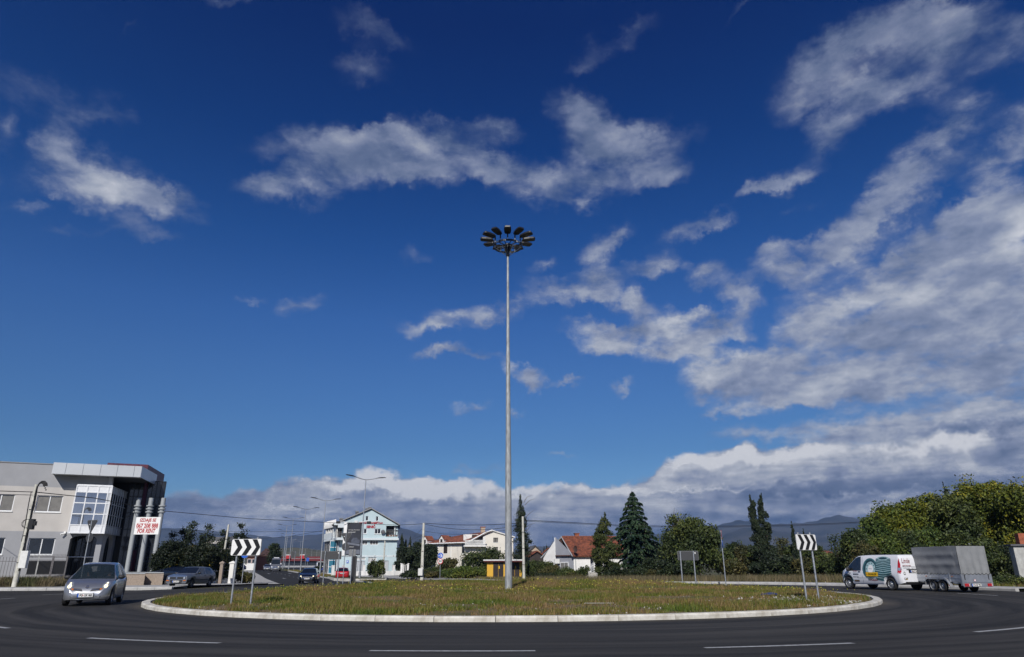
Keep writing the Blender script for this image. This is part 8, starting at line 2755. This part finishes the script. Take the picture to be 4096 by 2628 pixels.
# small far cars
far = [((-60.5, 178), (.32, -.95), 'car_silver', 'small pale car half hidden left of the silver minibus'), ((-71, 188), (.35, -.94), 'car_dark_blue', 'dark blue car entering the avenue behind the right post of the left chevron board'),
       ((-97.5, 336), (-.25, .97), 'car_silver', 'tiny silver car beyond the median, left one of two'), ((-90, 322), (-.25, .97), 'car_white', 'tiny white car beyond the median, right one of two')]
FC_ = None
for k, ((x, y), h_2, m, lab) in enumerate(far):
    hatch('distant_car', lab, m, (x, y, hgt(0, y)), heading(*h_2), 'distant cars on the avenue', '', False)
for k, (px, Y, m, lab) in enumerate(((968, 196, 'car_black', 'black parked car left of the orange brick house'), (990, 198, 'car_silver', 'silver parked car between dark ones by the orange brick house'), (1004, 204, 'car_dark_blue', 'dark blue parked car right of the silver one by the brick house'), (948, 180, 'car_dark_blue', 'dark blue parked car leftmost in the row by the brick house'))):
    g = gx(px, Y)
    hatch('parked_car', lab, m, (g.x, Y, hgt(0, Y)), R(170 + 8 * k), 'cars parked by the orange brick house', '', False)
# dark low car behind the granite plinth
hatch('dark_parked_car', 'dark low car half in shade between the plinth and the grey saloon', 'car_black', (gx(672, 58).x, 58.5, .05), heading(-.9, -.35), None, '', False, h=1.3)

# -- white livery van
va = thing('livery_van', 'white panel van printed with giant green tyres and tyre adverts, towing the grey trailer', 'van')
top = [(-2.36, .62), (-2.355, 1.2), (-2.30, 1.66), (-2.22, 1.84), (-2.0, 1.885), (-.5, 1.90), (.55, 1.885), (.85, 1.83), (1.02, 1.74), (1.78, 1.16), (1.92, 1.08), (2.18, .96), (2.32, .80), (2.385, .60), (2.39, .48)]
wd = [(-2.36, .86), (-2.25, .93), (-1.9, .95), (1.4, .95), (1.9, .92), (2.2, .80), (2.34, .66), (2.39, .58)]
V1 = Car(top, [(-2.4, 1.02), (1.2, 1.02), (1.8, .98), (2.4, .8)], wd, .76, [(-2.36, .40), (-2.1, .30), (2.1, .26), (2.39, .30)], (-1.55, 1.65), .335, [(.52, 1.62)], (1.04, 1.84), (-2.352, -2.351), .80, [(.48, 1.42)], m='car_white', step=.06, crown=.035)
PV = V1.build(va)
for k in PV:
    if k.startswith('door'): handle(PV[k], .62, .95 if 'L' in k else -.95, .98)
V1.decal('door_seam', rect(.405, .42, .36, 1.78), 'L', 'bumper_black', va, .004, 2)
V1.decal('door_seam', rect(-1.05, -1.04, .70, 1.70), 'L', 'column_grey', va, .004, 2)
V1.decal('rubbing_strip', rect(-1.0, 1.35, .62, .65), 'L', 'column_grey', va, .006, 2)
# giant tyres: one facing, a stack of two behind, one fallen below
L_ = 'L'
cxt, czt_ = -.18, 1.14
ty = V1.decal('printed_tyre', ell(cxt, czt_, .56, .58, 30), L_, 'teal_print', va, .005, 3)
V1.decal('tyre_edge', [p for p in ell(cxt, czt_, .56, .58, 40)] , L_, 'teal_print', ty, .0055, 3)
V1.decal('printed_wall', ell(cxt - .01, czt_, .46, .50, 30), L_, 'teal_print_dark', ty, .008, 3)
V1.decal('printed_rim', ell(cxt - .05, czt_ - .01, .37, .40, 30), L_, 'teal_print_light', ty, .011, 3)
for k in range(10):
    a = 2 * math.pi * k / 10
    V1.decal('rim_slot', ell(cxt - .05 + .30 * math.cos(a), czt_ - .01 + .32 * math.sin(a), .035, .035, 8), L_, 'teal_print_dark', ty, .014, 0)
V1.decal('hub', ell(cxt - .06, czt_ - .01, .20, .22, 24), L_, 'sign_white', ty, .015, 2)
def vtext(s_, cx_, cz_, h, w, m, shear=0.0, bold=.02, side='L', off=.009, name='lettering', parent=va):
    me = text_mesh(s_, h, w, bold, shear)
    n = len(me.vertices); a = np.empty(n * 3); me.vertices.foreach_get('co', a); a = a.reshape(-1, 3)
    for i in range(n):
        u, z = a[i, 0], a[i, 2]
        if side == 'L': hh_ = V1.hit((cx_ - u, 4, cz_ + z), (0, -1, 0), off)
        else: hh_ = V1.hit((-6, cx_ - u, cz_ + z), (1, 0, 0), off)
        if hh_ is not None: a[i] = hh_
    me.vertices.foreach_set('co', a.ravel()); me.update(); me.materials.clear()
    return link(name, me, m, parent)
vtext('DUNA d.o.o.', cxt - .06, czt_, .035, .26, 'navy_print', off=.02)
vtext('DUNLOP', cxt + .12, czt_ + .41, .07, .34, 'teal_print', off=.015)
# upright stack
def stack(zc, rx, rz, cx_=-1.12):
    V1.decal('printed_tread', [(cx_ - rx, zc - rz * .55), (cx_ - rx * .85, zc - rz), (cx_, zc - rz * 1.25), (cx_ + rx * .85, zc - rz), (cx_ + rx, zc - rz * .55), (cx_ + rx, zc + rz * .75), (cx_ + rx * .6, zc + rz), (cx_ - rx * .6, zc + rz), (cx_ - rx, zc + rz * .75)], L_, 'teal_print', va, .006, 3)
    for k in range(4):
        z = zc - rz * .75 + k * rz * .46
        V1.decal('tread_groove', [(cx_ - rx * .97, z + .04), (cx_, z - .035), (cx_ + rx * .97, z + .04), (cx_ + rx * .97, z + .06), (cx_, z - .012), (cx_ - rx * .97, z + .06)], L_, 'teal_print_dark', va, .010, 2)
        V1.decal('tread_light', [(cx_ - rx * .95, z + .075), (cx_, z + .005), (cx_ + rx * .95, z + .075), (cx_ + rx * .95, z + .10), (cx_, z + .035), (cx_ - rx * .95, z + .10)], L_, 'teal_print_light', va, .009, 2)
stack(.80, .60, .26, -1.15)
stack(1.14, .56, .22, -1.16)
stack(1.50, .54, .18, -1.16)
V1.decal('printed_rim', ell(-1.16, 1.70, .42, .10, 24), L_, 'teal_print_light', va, .012, 3)
V1.decal('printed_rim', ell(-1.16, 1.70, .30, .06, 24), L_, 'teal_print_dark', va, .015, 2)
V1.decal('printed_arch', [(cx_, cz_) for cx_, cz_ in [(1.65 + .52 * math.cos(R(a)), .335 + .52 * math.sin(R(a))) for a in range(15, 166, 10)] + [(1.65 + .41 * math.cos(R(a)), .335 + .41 * math.sin(R(a))) for a in range(165, 14, -10)]], L_, 'teal_print', va, .005, 1)
V1.decal('yellow_panel', rect(-.78, .12, .73, .95), L_, 'yellow_sign', va, .017, 3)
vtext('DUNLOP', -.37, .84, .10, .60, 'sign_black', .1, .03, off=.022)
V1.decal('red_flag', rect(.0, .07, .82, .86), L_, 'sign_red', va, .021, 0)
vtext('FULDA', -.44, .54, .115, .56, 'letter_red', 0, .04)
for k in range(3): V1.decal('stripe_mark', [(-.02 - .05 * k, .60), (.0 - .05 * k, .60), (-.02 - .05 * k, .48), (-.04 - .05 * k, .50)], L_, 'navy_print', va, .009, 0)
vtext('TRUCK SERVICE', .98, 1.00, .05, .34, 'letter_red', 0, .02)
vtext('067 200 600', .98, .935, .03, .30, 'navy_print')
V1.decal('blue_panel', rect(.72, 1.14, .79, .87), L_, 'navy_print', va, .007, 1)
vtext('MICHELIN', .91, .83, .045, .34, 'sign_white', off=.012)
vtext('BRIDGESTONE', .93, .685, .05, .44, 'navy_print', .15, .02)
V1.decal('blue_panel', rect(.70, 1.10, .42, .52), L_, 'navy_print', va, .007, 1)
vtext('GOODYEAR', .90, .47, .045, .34, 'yellow_sign', .15, off=.012)
vtext('DIESEL', 1.40, .90, .05, .22, 'navy_print')
# rear: tail lights, window print, plate, logos
for s_ in (-1, 1):
    q = [(s_ * .88, .92), (s_ * .92, 1.0), (s_ * .90, 1.5), (s_ * .85, 1.66), (s_ * .83, 1.5), (s_ * .84, 1.0)]
    V1.decal('tail_light', q[::-s_], 'B', 'light_red', va, .012, 2)
    V1.decal('tail_light_lens', [(s_ * .81, 1.06), (s_ * .89, 1.06), (s_ * .885, 1.24), (s_ * .81, 1.24)][::-s_], 'B', 'lens_clear', va, .018, 1)
q = [(-2.34, .88), (-2.18, .92), (-2.17, 1.0), (-2.20, 1.5), (-2.25, 1.70), (-2.31, 1.66), (-2.335, 1.3)]
V1.decal('tail_light_side', q, 'L', 'light_red', va, .010, 1)
V1.decal('tail_light_lens', [(-2.33, 1.03), (-2.19, 1.06), (-2.20, 1.20), (-2.33, 1.18)], 'L', 'lens_clear', va, .016, 1)
vtext('Linde', .42, 1.56, .26, .55, 'letter_red', .25, .0, 'B', .016)
vtext('069 012 302', .42, 1.30, .07, .56, 'letter_red', 0, .015, 'B', .016)
vtext('PRODAJA - SERVIS', .25, 1.17, .05, .80, 'navy_print', 0, .01, 'B', .016)
V1.decal('fork_truck_cab', [(-.30, 1.30), (-.62, 1.30), (-.60, 1.62), (-.22, 1.66), (-.26, 1.45)], 'B', 'teal_print_dark', va, .016, 1)
V1.decal('fork_truck_weight', [(-.48, 1.26), (-.70, 1.26), (-.66, 1.48), (-.52, 1.44)], 'B', 'amber', va, .020, 1)
V1.decal('plate_recess', rect(-.36, .36, .92, 1.08), 'B', 'bumper_black', va, .014, 1)
V1.decal('grip_bar', rect(-.45, .5, 1.085, 1.12), 'B', 'bumper_black', va, .03, 1)
plate(va, 'PG CV 302', (-2.39, 0, 1.0), R(-90))
V1.decal('round_badge', ell(.66, .90, .07, .085, 16), 'B', 'sign_black', va, .014, 0); V1.decal('round_badge_face', ell(.66, .90, .045, .055, 14), 'B', 'sign_white', va, .018, 0)
vtext('CAT', .62, .62, .12, .26, 'sign_black', 0, .03, 'B', .016)
V1.decal('yellow_triangle', [(.55, .57), (.63, .57), (.59, .64)][::-1], 'B', 'yellow_sign', va, .022, 0)
V1.decal('bumper_step', rect(-.7, .7, .40, .46), 'B', 'bumper_black', va, .03, 1)
for x in (-1.55, 1.65):
    for y in (.82, -.82): wheel(va, x, y, .335, .22, steer=R(7) if x > 0 else 0, rimm='rim', kind=1)
for y in (.95, -.95): mirror(va, 1.42, y, 1.10, 'bumper_black', .1, .13, .13)
MB().tube((-.9, -.3, 1.9), (.4, -.3, 1.9), .02, n=5).tube((-.9, .3, 1.9), (.4, .3, 1.9), .02, n=5).build('roof_bar', 'black', va)
# position from the wheel contact points
rwv = Vector((19.45, 37.4)); b_v = R(180 - 73.5)
fv = Vector((math.cos(b_v), math.sin(b_v))); nv = Vector((-fv.y, fv.x))
org = rwv + (fv * 1.55 - nv * .82) * .93; va.scale = (.93, .93, .92)
va.location = (org.x, org.y, 0); va.rotation_euler = (0, 0, b_v)

# -- tarpaulin trailer
tr = thing('covered_trailer', 'grey tarpaulin covered two axle trailer behind the white van', 'trailer')
TL, TW = 3.05, 1.50
b_t = R(180 - 82); ft = Vector((math.cos(b_t), math.sin(b_t))); nt = Vector((-ft.y, ft.x))
rl = Vector((at(3822, 2190, 34.0).x, 34.0))       # rear left upper corner
org = rl + ft * TL / 2 - nt * TW / 2
tr.location = (org.x, org.y, 0); tr.rotation_euler = (0, 0, b_t)
z_a, z_b, z_c, z_d = .40, .80, 2.07, .30
def tarp(nx, nz, fn, name):
    v = []; f = []
    for j in range(nz + 1):
        for i in range(nx + 1): v.append(fn(i / nx, j / nz))
    for j in range(nz):
        for i in range(nx): f.append((j * (nx + 1) + i, j * (nx + 1) + i + 1, (j + 1) * (nx + 1) + i + 1, (j + 1) * (nx + 1) + i))
    me = bpy.data.meshes.new(name); me.from_pydata(v, [], f)
    return link(name, me, 'tarp', tr, True)
x0, x1, y0, y1 = -TL / 2, TL / 2, -TW / 2, TW / 2
def folds(u, w):
    r = 0
    for zc, a in ((.70, .034), (.36, .038)):
        d = (w - zc) / .10
        r += a * math.exp(-d * d) * (1 if .04 < u < .9 else .3)
    r -= .030 * math.sin(w * 3.1416) * math.sin(u * 3.1416)
    r += .008 * math.sin(u * 23 + w * 7) * (1 - w)
    return r
def sideL(u, w): return (x0 + TL * u, y1 + folds(1 - u, w), z_b + (z_c - z_b) * w)
def sideR(u, w): return (x0 + TL * u, y0 - folds(u, w) * .6, z_b + (z_c - z_b) * w)
def rearf(u, w):
    k = .022 * math.sin((u * 8.5 + (1 - w) * 2.2 * (u - .2)) * 2.6) * (1 - w) ** .5 * (1 if .05 < u < .95 else .2)
    return (x0 - .02 - k, y0 + TW * u, z_b + (z_c - z_b) * w)
def frontf(u, w): return (x1 + .01, y0 + TW * u, z_b + (z_c - z_b) * w)
def roofff(u, w): return (x0 - .02 + (TL + .03) * u, y0 + TW * w, z_c + .03 * math.sin(w * 3.14) - .012 * abs(math.sin(u * 3.14 * 3)))
tarp(48, 40, sideL, 'tarpaulin_side'); tarp(30, 16, sideR, 'tarpaulin_side'); tarp(48, 24, rearf, 'tarpaulin_rear'); tarp(8, 8, frontf, 'tarpaulin_front'); tarp(24, 10, roofff, 'tarpaulin_roof')
for y in (y1, y0):
    s_ = 1 if y > 0 else -1
    MB().box(x0, x1, min(y, y + s_ * .03), max(y, y + s_ * .03), .47, z_b - .005).build('side_board', 'trailer_metal', tr)
    MB().box(x0 + .02, x1 - .02, min(y + s_ * .03, y + s_ * .045), max(y + s_ * .03, y + s_ * .045), .62, .66).build('side_rib', 'trailer_metal', tr)
    for x in (x0 + .72, x1 - 1.0): MB().box(x - .03, x + .03, min(y + s_ * .03, y + s_ * .06), max(y + s_ * .03, y + s_ * .06), .44, z_b + .06).build('board_stake', 'trailer_metal', tr)
    for x in (x0 + .55, x1 - .75): MB().ball((x, y + s_ * .05, .70), .03, .015, .03, 8, 5).build('marker_lamp', 'amber', tr)
    mb = MB(); mb.path([(x0 - .02 + (TL + .02) * k / 60, y + s_ * (.045 if k % 2 else .03), z_b + (.05 if k % 4 < 2 else -.01)) for k in range(61)], .008, 4); mb.build('lashing_cord', 'black', tr)
MB().box(x0 - .03, x0, y0 + .04, y1 - .04, .44, z_b - .005).build('tailgate', 'trailer_metal', tr)
for y in (y0, y1): MB().box(x0 - .035, x0 + .06, y - .04, y + .04, .30, z_b + .02).build('corner_post', 'trailer_metal', tr)
for y in (y0 + .13, y1 - .13): MB().box(x0 - .04, x0 - .031, y - .02, y + .02, .56, .78).build('hinge_slot', 'black', tr)
mb = MB(); mb.path([(x0 - .045, y0 + TW * k / 30, z_b + (.045 if k % 4 < 2 else -.01)) for k in range(31)], .008, 4); mb.build('lashing_cord', 'black', tr)
MB().box(x0 - .05, x0 - .01, y0, y1, .25, .425).build('light_bar', 'trailer_metal', tr)
for s_ in (-1, 1):
    yy = s_ * (TW / 2 - .16)
    l = MB().box(x0 - .07, x0 - .051, yy - .12, yy + .12, .27, .40).build('tail_light', 'light_red', tr)
    MB().prism([(yy - .09, .28), (yy + .09, .28), (yy, .39)], x0 - .078, x0 - .071, 'YZ').build('reflector_triangle', 'letter_red', l)
    MB().box(x0 - .08, x0 - .0785, yy - .1, yy - .085, .28, .39).build('reflector_edge', 'sign_white', l)
plate(tr, 'PG GP 904', (x0 - .075, .12, .335), R(-90), .50, .11)
MB().prism(ell(.12, .54, .05, .05, 14), x0 - .036, x0 - .0305, 'YZ').build('speed_sticker', 'sign_red', tr); MB().prism(ell(.12, .54, .036, .036, 14), x0 - .040, x0 - .0365, 'YZ').build('speed_sticker_face', 'sign_white', tr)
MB().box(x0 + .02, x1 - .02, y0 + .05, y1 - .05, .40, .468).build('floor_frame', 'trailer_metal', tr)
for x in (.34, -.30):
    for y in (TW / 2 + .05, -TW / 2 - .05): wheel(tr, x, y, .275, .16, rimm='rim', kind=1)
for s_ in (-1, 1):
    yy = s_ * (TW / 2 + .05)
    mb = MB(); prof = [(.80, .30), (.74, .52), (.62, .625), (-.56, .625), (-.70, .55), (-.86, .30), (-.90, .22)]
    for (a, za), (c2, zc) in zip(prof[:-1], prof[1:]):
        mb.add([(a, yy - .11, za), (c2, yy - .11, zc), (c2, yy + .11, zc), (a, yy + .11, za), (a, yy - .11, za + .018), (c2, yy - .11, zc + .018), (c2, yy + .11, zc + .018), (a, yy + .11, za + .018)], [(0, 1, 2, 3), (7, 6, 5, 4), (0, 4, 5, 1), (3, 2, 6, 7)])
        mb.add([(a, yy + s_ * .11, za + .018), (c2, yy + s_ * .11, zc + .018), (c2, yy + s_ * .11, zc - .05), (a, yy + s_ * .11, za - .05)], [(0, 1, 2, 3), (3, 2, 1, 0)])
    mb.build('mudguard', 'trailer_metal', tr)
    MB().ball((-.84, yy + s_ * .115, .30), .025, .01, .025, 8, 4).build('side_reflector', 'light_red', tr)
MB().tube((x1 - .3, y0 + .4, .42), (x1 + 1.0, 0, .42), .04, n=6).tube((x1 - .3, y1 - .4, .42), (x1 + 1.0, 0, .42), .04, n=6).box(x1 + .85, x1 + 1.15, -.05, .05, .38, .48).build('drawbar', 'trailer_metal', tr)
MB().tube((x1 + .55, .1, .25), (x1 + .55, .1, .62), .03, n=8).build('jockey_stand', 'trailer_metal', tr)
# two-post road board seen above the trailer cover
bt = at(3882, 2178, 52)
o = thing('small_board', 'pair of pale posts of a sign showing just above the trailer cover', 'sign', (bt.x, 52, 0))
MB().tube((-.09, 0, 0), (-.09, 0, bt.z + .1), .035, n=8).tube((.11, 0, 0), (.11, 0, bt.z + .1), .035, n=8).build('post', 'galvanised', o)
MB().box(-.06, .08, -.01, .01, bt.z - .5, bt.z + .1).build('board', 'sign_back', o)
